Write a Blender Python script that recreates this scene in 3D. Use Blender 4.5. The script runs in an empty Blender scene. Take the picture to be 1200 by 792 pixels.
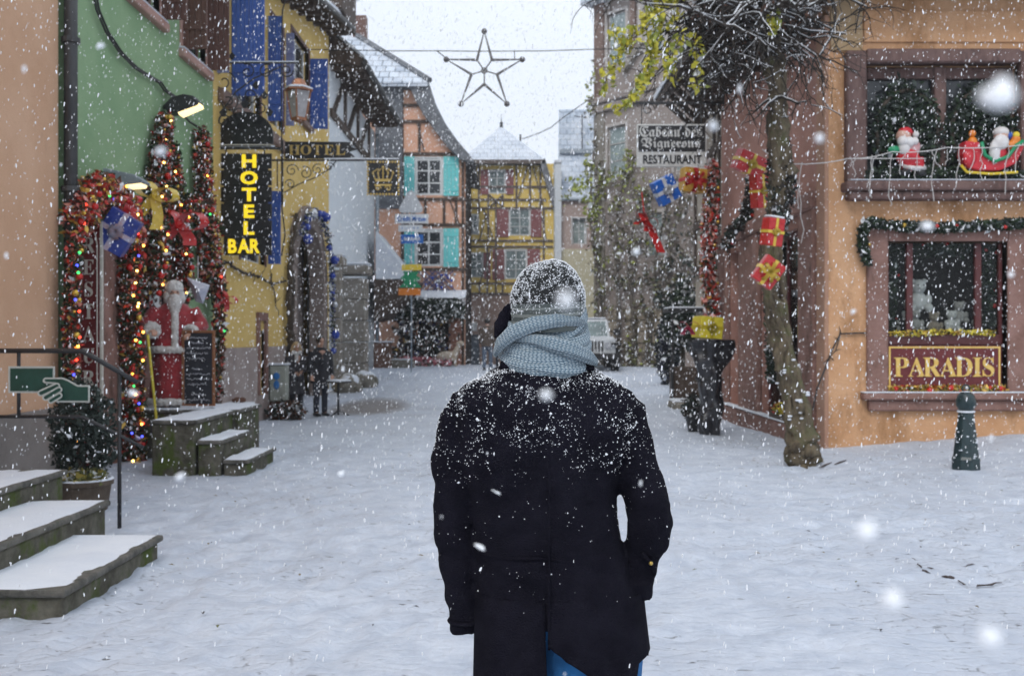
import bpy, bmesh, math, random
from mathutils import Vector, Matrix, noise
R = random.Random(7)
PI = math.pi
COL = bpy.context.scene.collection
SC = bpy.context.scene
V = Vector

# ---------------------------------------------------------------- helpers
def W(px, py, Y):
    """a point of the street read off the photograph at a depth of Y metres"""
    return V(((px - 600) / 1200 * Y, Y, 1.6 - (py - 396) / 1200 * Y))

def sm(a, b, t):
    t = max(0.0, min(1.0, (t - a) / (b - a)))
    return t * t * (3 - 2 * t)

def gz(x, y):
    """height of the street"""
    z = -0.08 * sm(14, 20, y) + 0.62 * sm(24, 36, y) - 0.30 * sm(40, 50, y)
    if x > 3.6 and y < 22:
        z += 0.075 * min(x - 3.6, 5) * sm(9, 14, y)
    if x < 0:
        z += -0.05 * sm(-2, -5, -x) if False else 0
    return z

class MB:
    def __init__(s):
        s.v = []; s.f = []; s.mi = []; s.cur = 0; s.M = None; s.uv = None
    def add(s, vs, fs):
        n = len(s.v)
        if s.M is not None: vs = [s.M @ V(p) for p in vs]
        s.v += [tuple(p) for p in vs]
        s.f += [tuple(i + n for i in f) for f in fs]
        s.mi += [s.cur] * len(fs)
        return s
    def box(s, x0, x1, y0, y1, z0, z1):
        return s.add([(x0,y0,z0),(x1,y0,z0),(x1,y1,z0),(x0,y1,z0),(x0,y0,z1),(x1,y0,z1),(x1,y1,z1),(x0,y1,z1)],
                     [(0,3,2,1),(4,5,6,7),(0,1,5,4),(1,2,6,5),(2,3,7,6),(3,0,4,7)])
    def fbox(s, F, u0, u1, d0, d1, z0, z1):
        P = [F(u0,d0,z0),F(u1,d0,z0),F(u1,d1,z0),F(u0,d1,z0),F(u0,d0,z1),F(u1,d0,z1),F(u1,d1,z1),F(u0,d1,z1)]
        return s.add(P, [(0,3,2,1),(4,5,6,7),(0,1,5,4),(1,2,6,5),(2,3,7,6),(3,0,4,7)])
    def bar(s, a, b, w, h=None):
        """a straight square bar from a to b"""
        a, b = V(a), V(b); h = h or w
        d = (b - a).normalized(); up = V((0,0,1)) if abs(d.z) < .95 else V((1,0,0))
        x = d.cross(up).normalized() * w / 2; y = x.cross(d).normalized() * h / 2
        return s.add([a-x-y,a+x-y,a+x+y,a-x+y,b-x-y,b+x-y,b+x+y,b-x+y],
                     [(0,3,2,1),(4,5,6,7),(0,1,5,4),(1,2,6,5),(2,3,7,6),(3,0,4,7)])
    def tube(s, pts, r, n=6, closed=False, sq=None):
        pts = [V(p) for p in pts]; m = len(pts)
        rs = r if isinstance(r, (list, tuple)) else [r] * m
        vs = []; fs = []; px = None
        for i, p in enumerate(pts):
            if closed: d = pts[(i+1) % m] - pts[i-1]
            else: d = pts[min(i+1, m-1)] - pts[max(i-1, 0)]
            d = d.normalized() if d.length > 1e-9 else V((0,0,1))
            if px is None:
                up = V((0,0,1)) if abs(d.z) < .9 else V((0,1,0))
                px = d.cross(up).normalized()
            px = (px - d * px.dot(d)).normalized(); py = d.cross(px)
            for k in range(n):
                a = 2 * PI * k / n
                q = px * math.cos(a) * rs[i] + py * math.sin(a) * rs[i] * (sq or 1)
                vs.append(p + q)
        for i in range(m if closed else m - 1):
            for k in range(n):
                a = i*n+k; b = i*n+(k+1) % n; j = (i+1) % m
                fs.append((a, b, j*n+(k+1) % n, j*n+k))
        if not closed:
            fs.append(tuple(range(n-1, -1, -1))); fs.append(tuple((m-1)*n+k for k in range(n)))
        return s.add(vs, fs)
    def lathe(s, prof, c=(0,0,0), n=16, ax=None):
        c = V(c); vs = []; fs = []
        for r, z in prof:
            for k in range(n):
                a = 2*PI*k/n
                vs.append(c + V((r*math.cos(a), r*math.sin(a), z)))
        for i in range(len(prof)-1):
            for k in range(n):
                fs.append((i*n+k, i*n+(k+1) % n, (i+1)*n+(k+1) % n, (i+1)*n+k))
        fs.append(tuple(range(n-1, -1, -1))); fs.append(tuple((len(prof)-1)*n+k for k in range(n)))
        return s.add(vs, fs)
    def prism(s, poly, ext):
        poly = [V(p) for p in poly]; n = len(poly); ext = V(ext)
        return s.add(poly + [p + ext for p in poly],
                     [tuple(range(n-1, -1, -1)), tuple(range(n, 2*n))] + [(i, (i+1) % n, n+(i+1) % n, n+i) for i in range(n)])
    def ball(s, c, r, n=8, m=6, sc=(1,1,1)):
        c = V(c); vs = [c + V((0,0,-r*sc[2]))]; fs = []
        for i in range(1, m):
            t = -PI/2 + PI*i/m
            for k in range(n):
                a = 2*PI*k/n
                vs.append(c + V((r*sc[0]*math.cos(t)*math.cos(a), r*sc[1]*math.cos(t)*math.sin(a), r*sc[2]*math.sin(t))))
        vs.append(c + V((0,0,r*sc[2])))
        for k in range(n):
            fs.append((0, 1+(k+1) % n, 1+k)); L = 1+(m-2)*n
            fs.append((len(vs)-1, L+k, L+(k+1) % n))
            for i in range(m-2):
                a = 1+i*n+k; b = 1+i*n+(k+1) % n
                fs.append((a, b, b+n, a+n))
        return s.add(vs, fs)
    def loft(s, rings, cap=True):
        n = len(rings[0]); vs = [p for r in rings for p in r]; fs = []
        for i in range(len(rings)-1):
            for k in range(n):
                fs.append((i*n+k, i*n+(k+1) % n, (i+1)*n+(k+1) % n, (i+1)*n+k))
        if cap: fs.append(tuple(range(n-1,-1,-1))); fs.append(tuple((len(rings)-1)*n+k for k in range(n)))
        return s.add(vs, fs)
    def poly(s, pts):
        return s.add(pts, [tuple(range(len(pts)))])
    def build(s, name, mat, parent=None, bevel=0, smooth=False, seg=1, tri=False):
        me = bpy.data.meshes.new(name); me.from_pydata(s.v, [], s.f); me.update()
        ms = mat if isinstance(mat, (list, tuple)) else [mat]
        for m in ms: me.materials.append(m)
        if len(ms) > 1: me.polygons.foreach_set('material_index', s.mi)
        bm = bmesh.new(); bm.from_mesh(me); bmesh.ops.recalc_face_normals(bm, faces=bm.faces); bm.to_mesh(me); bm.free()
        if smooth: me.shade_smooth()
        o = bpy.data.objects.new(name, me); COL.objects.link(o)
        if parent is not None: attach(o, parent)
        if bevel:
            b = o.modifiers.new('b', 'BEVEL'); b.width = bevel; b.segments = seg; b.limit_method = 'ANGLE'; b.angle_limit = .7
        return o

def attach(o, p):
    """parent o (whose vertices are in world space) under p"""
    o.parent = p
    L = V((0,0,0)); q = p
    while q is not None: L = L + q.location; q = q.parent
    o.location = -L if o.location.length == 0 else o.location - L
    return o

def thing(name, label, cat, loc=(0,0,0), group=None, kind=None):
    o = bpy.data.objects.new(name, None); COL.objects.link(o); o.location = loc; o.empty_display_size = .2
    return tag(o, label, cat, group, kind)
def tag(o, label, cat, group=None, kind=None):
    if label: o['label'] = label
    if cat: o['category'] = cat
    if group: o['group'] = group
    if kind: o['kind'] = kind
    return o
def structure(o):
    o['kind'] = 'structure'; return o
def dup(root, delta, label, sub=None):
    """copy of a thing with all its parts, moved by delta"""
    def rec(o, par):
        c = o.copy(); COL.objects.link(c)
        if par is not None: c.parent = par
        for ch in list(o.children): rec(ch, c)
        return c
    c = rec(root, None); c.location = root.location + V(delta)
    if label: c['label'] = label
    return c
def Fr(o, u, n):
    o, u, n = V(o), V(u).normalized(), V(n).normalized()
    def f(a, d, z): return V((o.x + u.x*a + n.x*d, o.y + u.y*a + n.y*d, o.z + z))
    f.u = u; f.n = n; f.o = o
    return f

def bake(o, name=None):
    dg = bpy.context.evaluated_depsgraph_get()
    me = bpy.data.meshes.new_from_object(o.evaluated_get(dg))
    o.modifiers.clear(); o.data = me
    return o

def holed(mb, F, u0, u1, z0, z1, holes, th=.3, d=0, top=None):
    """a wall of thickness th with rectangular openings (u0,u1,z0,z1); top(u) bends the upper edge"""
    us = sorted(set([u0, u1] + [h[0] for h in holes] + [h[1] for h in holes]))
    zs = sorted(set([z0, z1] + [h[2] for h in holes] + [h[3] for h in holes]))
    us = [u for u in us if u0 <= u <= u1]; zs = [z for z in zs if z0 <= z <= z1]
    def inside(a, b): return any(h[0] < a < h[1] and h[2] < b < h[3] for h in holes)
    nu, nz = len(us), len(zs); vs = []; fs = []
    for dd in (d, d - th):
        for z in zs:
            for u in us: vs.append(F(u, dd, z if (top is None or z < z1) else top(u)))
    N = nu * nz
    occ = [[not inside((us[i]+us[i+1])/2, (zs[j]+zs[j+1])/2) for i in range(nu-1)] for j in range(nz-1)]
    for j in range(nz-1):
        for i in range(nu-1):
            if not occ[j][i]: continue
            a = j*nu+i; q = (a, a+1, a+1+nu, a+nu)
            fs.append(q); fs.append(tuple(N+k for k in reversed(q)))
            for (ii, jj, e) in ((i-1, j, (a, a+nu)), (i+1, j, (a+1, a+1+nu)), (i, j-1, (a, a+1)), (i, j+1, (a+nu, a+1+nu))):
                if ii < 0 or jj < 0 or ii >= nu-1 or jj >= nz-1 or not occ[jj][ii]:
                    fs.append((e[0], e[1], e[1]+N, e[0]+N))
    mb.add(vs, fs)
    return mb

# ---------------------------------------------------------------- materials
MATS = {}
def mat(name, col, rough=.8, col2=None, nscale=6, bump=0, bscale=40, metal=0, emit=None, estr=0, spec=None, sheen=0, stain=None, detail=6, stretch=None, flip=(.35,.65), bstretch=None):
    if name in MATS: return MATS[name]
    m = bpy.data.materials.new(name); m.use_nodes = True; nt = m.node_tree; N = nt.nodes; L = nt.links
    b = N['Principled BSDF']; b.inputs['Roughness'].default_value = rough; b.inputs['Metallic'].default_value = metal
    b.inputs['Base Color'].default_value = (*col, 1)
    if spec is not None: b.inputs['Specular IOR Level'].default_value = spec
    if sheen: b.inputs['Sheen Weight'].default_value = sheen
    if emit: b.inputs['Emission Color'].default_value = (*emit, 1); b.inputs['Emission Strength'].default_value = estr
    g = N.new('ShaderNodeNewGeometry')
    def vec(st):
        if not st: return g.outputs['Position']
        mp = N.new('ShaderNodeMapping'); mp.inputs['Scale'].default_value = st; L.new(g.outputs['Position'], mp.inputs['Vector']); return mp.outputs[0]
    last = None
    if col2:
        n = N.new('ShaderNodeTexNoise'); n.inputs['Scale'].default_value = nscale; n.inputs['Detail'].default_value = detail; n.inputs['Roughness'].default_value = .65
        L.new(vec(stretch), n.inputs['Vector'])
        r = N.new('ShaderNodeValToRGB'); r.color_ramp.elements[0].position = flip[0]; r.color_ramp.elements[1].position = flip[1]
        r.color_ramp.elements[0].color = (*col, 1); r.color_ramp.elements[1].color = (*col2, 1)
        L.new(n.outputs['Fac'], r.inputs[0]); last = r.outputs[0]
        L.new(last, b.inputs['Base Color'])
    if stain:   # (colour, scale, threshold, stretch)
        n = N.new('ShaderNodeTexNoise'); n.inputs['Scale'].default_value = stain[1]; n.inputs['Detail'].default_value = 8; n.inputs['Roughness'].default_value = .7
        L.new(vec(stain[3]), n.inputs['Vector'])
        r = N.new('ShaderNodeMapRange'); r.inputs[1].default_value = stain[2]; r.inputs[2].default_value = stain[2] + .12; L.new(n.outputs['Fac'], r.inputs[0])
        mx = N.new('ShaderNodeMix'); mx.data_type = 'RGBA'; L.new(r.outputs[0], mx.inputs[0])
        if last: L.new(last, mx.inputs[6])
        else: mx.inputs[6].default_value = (*col, 1)
        mx.inputs[7].default_value = (*stain[0], 1); L.new(mx.outputs[2], b.inputs['Base Color'])
    if bump:
        n = N.new('ShaderNodeTexNoise'); n.inputs['Scale'].default_value = bscale; n.inputs['Detail'].default_value = 5
        L.new(vec(bstretch or stretch), n.inputs['Vector'])
        bp = N.new('ShaderNodeBump'); bp.inputs['Strength'].default_value = bump; bp.inputs['Distance'].default_value = .02
        L.new(n.outputs['Fac'], bp.inputs['Height']); L.new(bp.outputs[0], b.inputs['Normal'])
    MATS[name] = m
    return m

def stucco(name, a, b, dirt=None, s=1.2, bump=.5):
    return mat(name, a, .93, b, s, bump, 30, stain=(dirt or tuple(x*.72 for x in a), 1.6, .60, (1, 1, .35)), spec=.2)
SNOW = mat('snow', (.72,.76,.83), .75, (.80,.83,.88), 3, .35, 60, spec=.25)
def glassy(name, col=(.02,.022,.025), rough=.12):
    return mat(name, col, rough, tuple(c*2.2 for c in col), 2.5, .05, 3, spec=.6)
GLASS = glassy('window_glass')
GLASS2 = glassy('pale_glass', (.10,.13,.13), .2)
IRON = mat('black_iron', (.015,.015,.017), .45, (.03,.03,.032), 30, .2, 80)
WHITEP = mat('white_paint', (.72,.73,.72), .5, (.62,.63,.63), 12)
DKWOOD = mat('dark_timber', (.055,.035,.025), .8, (.10,.07,.055), 8, .5, 30, stretch=(1,1,.2))
SAND = mat('pink_sandstone', (.225,.125,.10), .88, (.32,.19,.16), 3, .7, 22, stain=((.13,.075,.06), 2.6, .54, (1,1,.5)), spec=.2)
STONE = mat('grey_stone', (.17,.155,.13), .9, (.27,.25,.21), 5, .7, 18, stain=((.09,.085,.06), 3, .55, (1,1,1)), spec=.2)
MOSS = mat('mossy_stone', (.065,.06,.045), .92, (.16,.15,.12), 6, .9, 22, stain=((.075,.10,.025), 4, .50, (1,1,.6)), spec=.2)

def text(s, height, F, u, z, d, m, name, parent, ext=.004, cx=True, bold=0, xs=1.0, mw=None):
    """lettering as flat relief on frame F; u,z = centre of the word"""
    c = bpy.data.curves.new(name, 'FONT'); c.body = s; c.size = 1; c.extrude = ext / height; c.offset = bold
    c.align_x = 'CENTER'; c.align_y = 'CENTER'; c.resolution_u = 3
    o = bpy.data.objects.new(name, c); COL.objects.link(o)
    bpy.context.view_layer.update()
    me = bpy.data.meshes.new_from_object(o.evaluated_get(bpy.context.evaluated_depsgraph_get()))
    bpy.data.objects.remove(o); bpy.data.curves.remove(c)
    xsn = [v.co.x for v in me.vertices]; ysn = [v.co.y for v in me.vertices]
    mx, my = (min(xsn)+max(xsn))/2, (min(ysn)+max(ysn))/2; H = max(ysn)-min(ysn)
    k = height / H
    if mw: xs = mw / ((max(xsn)-min(xsn))*k)
    for v in me.vertices:
        a = (v.co.x-mx)*k*xs; b = (v.co.y-my)*k; e = v.co.z*height
        v.co = F(u + a, d + e, z + b)
    me.materials.clear(); me.materials.append(m)
    for p in me.polygons: p.material_index = 0
    o = bpy.data.objects.new(name, me); COL.objects.link(o)
    if parent is not None: attach(o, parent)
    return o
def fraktur(s): return ''.join(chr(0x1D56C+ord(c)-65) if c.isupper() else chr(0x1D586+ord(c)-97) if c.islower() else c for c in s)
def serif(s): return ''.join(chr(0x1D400+ord(c)-65) if c.isupper() else chr(0x1D41A+ord(c)-97) if c.islower() else c for c in s)
def script(s): return ''.join(chr(0x1D4D0+ord(c)-65) if c.isupper() else chr(0x1D4EA+ord(c)-97) if c.islower() else c for c in s)

# ---------------------------------------------------------------- camera, world, sun
cam = bpy.data.cameras.new('camera'); co = bpy.data.objects.new('camera', cam); COL.objects.link(co)
co.location = (0, 0, 1.6); co.rotation_euler = (PI/2, 0, 0)
cam.lens = 36; cam.sensor_width = 36; cam.clip_start = .03; cam.clip_end = 2000
cam.dof.use_dof = True; cam.dof.focus_distance = 3.1; cam.dof.aperture_fstop = 5.6
SC.camera = co
SC.view_settings.view_transform = 'Standard'; SC.view_settings.look = 'None'; SC.view_settings.exposure = 0; SC.view_settings.gamma = 1
w = bpy.data.worlds.new('World'); SC.world = w; w.use_nodes = True; nt = w.node_tree
bg = nt.nodes['Background']; sky = nt.nodes.new('ShaderNodeTexSky'); sky.sky_type = 'NISHITA'; sky.sun_disc = False
sky.sun_elevation = math.radians(48); sky.sun_rotation = math.radians(20); sky.dust_density = 4; sky.air_density = 1
hs = nt.nodes.new('ShaderNodeHueSaturation'); hs.inputs['Saturation'].default_value = .18; hs.inputs['Value'].default_value = 1
nt.links.new(sky.outputs[0], hs.inputs['Color'])
# the closed cloud layer: an even pale veil over most of the clear sky, with soft unevenness
tc = nt.nodes.new('ShaderNodeTexCoord'); nz = nt.nodes.new('ShaderNodeTexNoise'); nz.inputs['Scale'].default_value = 1.6; nz.inputs['Detail'].default_value = 4
nt.links.new(tc.outputs['Generated'], nz.inputs['Vector'])
rp = nt.nodes.new('ShaderNodeValToRGB'); rp.color_ramp.elements[0].position = .3; rp.color_ramp.elements[1].position = .75
rp.color_ramp.elements[0].color = (9.2,10.2,11.7,1); rp.color_ramp.elements[1].color = (10.3,11.1,12.2,1)
nt.links.new(nz.outputs['Fac'], rp.inputs[0])
mx = nt.nodes.new('ShaderNodeMix'); mx.data_type = 'RGBA'; mx.inputs[0].default_value = .9
nt.links.new(hs.outputs[0], mx.inputs[6]); nt.links.new(rp.outputs[0], mx.inputs[7]); nt.links.new(mx.outputs[2], bg.inputs[0])
bg.inputs[1].default_value = .1
sl = bpy.data.lights.new('sun', 'SUN'); so = bpy.data.objects.new('sun', sl); COL.objects.link(so)
sl.energy = 1.35; sl.angle = math.radians(25); sl.color = (1,.97,.93)
so.rotation_euler = (math.radians(42), 0, math.radians(-20)); so.location = (0, 10, 30)
cy = SC.cycles
cy.use_denoising = True; cy.max_bounces = 5; cy.diffuse_bounces = 2; cy.glossy_bounces = 2; cy.transmission_bounces = 3; cy.volume_bounces = 0
cy.sample_clamp_indirect = 4; cy.use_adaptive_sampling = True; cy.adaptive_threshold = .02
HAZE = True
# ---------------------------------------------------------------- ground
def frange(a, b, s):
    r = []; x = a
    while x < b - 1e-6: r.append(x); x += s
    return r
xs = [-300,-120,-60,-30,-15,-9,-7] + frange(-6, 9, .07) + [9,10.5,12,16,30,60,120,300]
ys = [-200,-60,-20,-6,-2] + frange(0, 4, .25) + frange(4, 13, .06) + frange(13, 18, .09) + frange(18, 40, .3) + frange(40, 60, 1.2) + [60,70,90,140,220,400]
# trodden snow: lines of footprints
PR = {}
rp_ = random.Random(12)
def walker(x, y, a, n):
    for k in range(n):
        s_ = .11 if k % 2 else -.11; px_, py_ = x+math.cos(a)*s_, y-math.sin(a)*s_
        PR.setdefault((int(px_//.5), int(py_//.5)), []).append((px_, py_, a+rp_.gauss(0,.12)))
        x += math.sin(a)*.36; y += math.cos(a)*.36; a += rp_.gauss(0,.05)
for k in range(26): walker(rp_.uniform(-3.5,4.5), rp_.uniform(3.5,8), rp_.choice((0,0,0,.5,-.5,1.2,-1.2))+rp_.gauss(0,.15), rp_.randrange(14,40))
def prints(x, y):
    z = 0; i, j = int(x//.5), int(y//.5)
    for a in (i-1,i,i+1):
        for b in (j-1,j,j+1):
            for (px_, py_, an) in PR.get((a,b), ()):
                dx, dy = x-px_, y-py_; u_ = dx*math.sin(an)+dy*math.cos(an); v_ = dx*math.cos(an)-dy*math.sin(an)
                q = (u_/.15)**2+(v_/.065)**2
                if q < 4: z = min(z, -.030*math.exp(-q*q*.5)); z += .004*math.exp(-(q-2.2)**2*2)
    return z
vs = []; fs = []
for y in ys:
    for x in xs:
        z = gz(x, y)
        if -7 < x < 9 and 3 < y < 45:
            n1 = noise.noise(V((x*.7, y*.5, 3))); n2 = noise.noise(V((x*2.6, y*2.2, 9))); n3 = noise.noise(V((x*7, y*6, 1)))
            n4 = noise.noise(V((x*1.9, y*.5, 30))); z += .022*n1 + .015*n2 + .011*n3 + .014*abs(n4) + (prints(x, y) if y < 22 else 0)
        vs.append((x, y, z))
nx = len(xs)
for j in range(len(ys)-1):
    for i in range(nx-1):
        a = j*nx+i; fs.append((a, a+1, a+1+nx, a+nx))
g = MB(); g.add(vs, fs)
def ground_mat():
    m = bpy.data.materials.new('snowy_cobbles'); m.use_nodes = True; nt = m.node_tree; N = nt.nodes; L = nt.links
    b = N['Principled BSDF']; b.inputs['Roughness'].default_value = .7; b.inputs['Specular IOR Level'].default_value = .3
    ge = N.new('ShaderNodeNewGeometry'); P = ge.outputs['Position']
    def noise_(s, det=6, st=None, rough=.6):
        n = N.new('ShaderNodeTexNoise'); n.inputs['Scale'].default_value = s; n.inputs['Detail'].default_value = det; n.inputs['Roughness'].default_value = rough
        if st:
            mp = N.new('ShaderNodeMapping'); mp.inputs['Scale'].default_value = st; L.new(P, mp.inputs[0]); L.new(mp.outputs[0], n.inputs['Vector'])
        else: L.new(P, n.inputs['Vector'])
        return n.outputs['Fac']
    def mr(x, a, b_, c=0, d=1):
        r = N.new('ShaderNodeMapRange'); r.inputs[1].default_value = a; r.inputs[2].default_value = b_; r.inputs[3].default_value = c; r.inputs[4].default_value = d; L.new(x, r.inputs[0]); return r.outputs[0]
    def mth(op, a, b_=None):
        r = N.new('ShaderNodeMath'); r.operation = op; L.new(a, r.inputs[0])
        if b_ is not None:
            if isinstance(b_, float): r.inputs[1].default_value = b_
            else: L.new(b_, r.inputs[1])
        return r.outputs[0]
    def mix(f, a, c):
        r = N.new('ShaderNodeMix'); r.data_type = 'RGBA'; L.new(f, r.inputs[0])
        for k, s in ((6, a), (7, c)):
            if isinstance(s, tuple): r.inputs[k].default_value = (*s, 1)
            else: L.new(s, r.inputs[k])
        return r.outputs[2]
    # cobble joints showing through the thin snow
    wob = N.new('ShaderNodeTexVoronoi'); wob.feature = 'DISTANCE_TO_EDGE'; wob.inputs['Scale'].default_value = 6.5; wob.inputs['Randomness'].default_value = .7
    mp = N.new('ShaderNodeMapping'); mp.inputs['Scale'].default_value = (.8,1.25,1); L.new(P, mp.inputs[0]); L.new(mp.outputs[0], wob.inputs['Vector'])
    joint = mr(wob.outputs['Distance'], .0, .06, 1, 0)
    big = noise_(.55, 4); med = noise_(3.5, 8, None, .75); fine = noise_(22, 6, None, .7)
    patch = mr(mth('ADD', mth('MULTIPLY', big, .6), mth('MULTIPLY', med, .55)), .57, .72)
    j2 = mth('MULTIPLY', mth('MULTIPLY', joint, patch), mr(fine, .46, .60))
    dash = mth('MULTIPLY', mr(noise_(7, 4, (1,2.4,1)), .645, .69), mr(big, .42, .55))
    dark = mth('MAXIMUM', mth('MULTIPLY', j2, .75), mth('MULTIPLY', dash, .8))
    # the worn patch beside the stone gateway
    base = mix(mr(med, .38, .66), (.48,.53,.62), (.69,.735,.815))
    base = mix(mth('MULTIPLY', mr(fine, .45, .75), mr(big, .35,.65)), base, (.49,.53,.61))
    base = mix(mth('MULTIPLY', patch, .35), base, (.40,.42,.48))
    trk = mth('MULTIPLY', mr(noise_(1.0, 5, (1.5,.22,1), .7), .50, .66), mr(med, .35, .6))
    base = mix(mth('MULTIPLY', trk, .5), base, (.40,.435,.50))
    sp = N.new('ShaderNodeSeparateXYZ'); L.new(P, sp.inputs[0])
    dx = mth('DIVIDE', mth('ADD', sp.outputs[0], 3.45), .95); dy = mth('DIVIDE', mth('ADD', sp.outputs[1], -24.6), 2.5)
    rr = mth('ADD', mth('ADD', mth('MULTIPLY', dx, dx), mth('MULTIPLY', dy, dy)), mth('MULTIPLY', med, .9))
    worn = mr(rr, .9, 1.7, 1, 0)
    base = mix(mth('MULTIPLY', worn, mr(fine, .30, .55, .45, 1)), base, (.24,.215,.20))
    col = mix(dark, base, (.10,.095,.085))
    L.new(col, b.inputs['Base Color'])
    bp = N.new('ShaderNodeBump'); bp.inputs['Strength'].default_value = .8; bp.inputs['Distance'].default_value = .02
    h = mth('ADD', mth('ADD', mth('MULTIPLY', fine, .5), mth('MULTIPLY', med, 1.6)), mth('MULTIPLY', dark, -.8))
    h = mth('ADD', h, mth('MULTIPLY', trk, -.8)); h = mth('ADD', h, mr(wob.outputs['Distance'], 0, .2, 0, .30))
    L.new(h, bp.inputs['Height']); L.new(bp.outputs[0], b.inputs['Normal'])
    return m
go = g.build('ground', ground_mat(), smooth=True); structure(go)

# haze of falling snow: one closed box of thin even air
hz = MB().box(-150,150,-30,150,-1.2,34)
hm = bpy.data.materials.new('haze'); hm.use_nodes = True; hn = hm.node_tree; hn.nodes.remove(hn.nodes['Principled BSDF'])
pv = hn.nodes.new('ShaderNodeVolumePrincipled'); pv.inputs['Color'].default_value = (.93,.95,.98,1); pv.inputs['Density'].default_value = .0014; pv.inputs['Anisotropy'].default_value = .2
hn.links.new(pv.outputs[0], hn.nodes['Material Output'].inputs['Volume'])
if HAZE:
    ho = hz.build('haze', hm); ho['kind'] = 'stuff'
    cy.volume_step_rate = 5
# ================================================================ LEFT SIDE OF THE STREET
XL = -5.15
FL = Fr((XL,0,0), (0,1,0), (1,0,0))          # u = distance down the street, d = out of the wall
def LY(px, X=XL): return 1200 * -X / (600 - px)
def LW(px, py, X=-4.95): return W(px, py, LY(px, X))

def part(mb, name, m, parent, **k): return mb.build(name, m, parent, **k)

def window(F, u0, u1, z0, z1, parent, frame_m, pane_m, d=-.12, bars=(1,2), fw=.06, name='window', sill=None, surround=None, sw=.14, sd=.03):
    """glazed window as a part of a house, with its pane, surround and sill as sub-parts"""
    m = MB()
    m.fbox(F, u0, u0+fw, d-.04, d, z0, z1); m.fbox(F, u1-fw, u1, d-.04, d, z0, z1)
    m.fbox(F, u0+fw, u1-fw, d-.04, d, z0, z0+fw); m.fbox(F, u0+fw, u1-fw, d-.04, d, z1-fw, z1)
    for i in range(1, bars[0]+1):
        u = u0 + (u1-u0)*i/(bars[0]+1); m.fbox(F, u-fw*.4, u+fw*.4, d-.035, d+.005, z0+fw, z1-fw)
    for i in range(1, bars[1]+1):
        z = z0 + (z1-z0)*i/(bars[1]+1); m.fbox(F, u0+fw, u1-fw, d-.033, d+.002, z-fw*.3, z+fw*.3)
    w_ = m.build(name, frame_m, parent)
    p = MB().fbox(F, u0+.01, u1-.01, d-.035, d-.025, z0+.01, z1-.01).build('pane', pane_m, w_)
    if surround:
        s = MB()
        s.fbox(F, u0-sw, u0, -.1, sd, z0-.02, z1+sw); s.fbox(F, u1, u1+sw, -.1, sd, z0-.02, z1+sw)
        s.fbox(F, u0, u1, -.1, sd, z1, z1+sw)
        s.build('surround', surround, w_, bevel=.012)
    if sill:
        MB().fbox(F, u0-sw-.04, u1+sw+.04, -.1, sd+.07, z0-.15, z0-.02).build('sill', sill, w_, bevel=.015)
        MB().fbox(F, u0-sw-.03, u1+sw+.03, -.1, sd+.06, z0-.018, z0+.012).build('snow', SNOW, w_, bevel=.01)
    return w_

def shutter(F, u, d0, d1, z0, z1, m, parent, th=.04, name='shutter'):
    """leaf standing open, square to the wall, boards and two battens"""
    b = MB(); n = 4
    for i in range(n):
        a = d0+(d1-d0)*i/n; c = d0+(d1-d0)*(i+1)/n - .006
        b.fbox(F, u-th/2, u+th/2, a, c, z0, z1)
    for f in (.18, .8):
        z = z0+(z1-z0)*f; b.fbox(F, u-th/2-.02, u-th/2, d0+.02, d1-.02, z-.05, z+.05)
    return b.build(name, m, parent, bevel=.004)
def flat_shutter(F, u0, u1, z0, z1, d, m, parent):
    b = MB(); n = 4
    for i in range(n):
        a = u0+(u1-u0)*i/n; c = u0+(u1-u0)*(i+1)/n - .008
        b.fbox(F, a, c, d, d+.035, z0, z1)
    for f in (.15, .82):
        z = z0+(z1-z0)*f; b.fbox(F, u0+.02, u1-.02, d+.035, d+.055, z-.05, z+.05)
    return b.build('shutter', m, parent)

BEIGE = stucco('beige_stucco', (.60,.36,.225), (.67,.42,.275), (.50,.31,.20))
GREEN = stucco('green_stucco', (.235,.365,.20), (.30,.43,.245), (.19,.29,.17))
YELLOW = stucco('yellow_stucco', (.72,.50,.16), (.80,.58,.22), (.55,.40,.17))
PALE = stucco('pale_stucco', (.74,.79,.83), (.80,.84,.87), (.58,.62,.67))
PLINTH = stucco('grey_plinth', (.20,.175,.16), (.28,.25,.23), (.12,.11,.10))
PLINTHR = stucco('worn_plinth', (.34,.27,.245), (.46,.39,.36), (.2,.16,.15))
BROWNP = mat('brown_paint', (.115,.052,.038), .6, (.16,.08,.06), 8, .3, 30, stretch=(1,1,.2))
BLUEP = mat('blue_paint', (.035,.10,.42), .55, (.07,.16,.52), 5, .2, 30, stretch=(1,1,.3))
LAVP = mat('lavender_paint', (.22,.25,.46), .6, (.30,.33,.55), 5, .2, 30, stretch=(1,1,.3))
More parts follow.
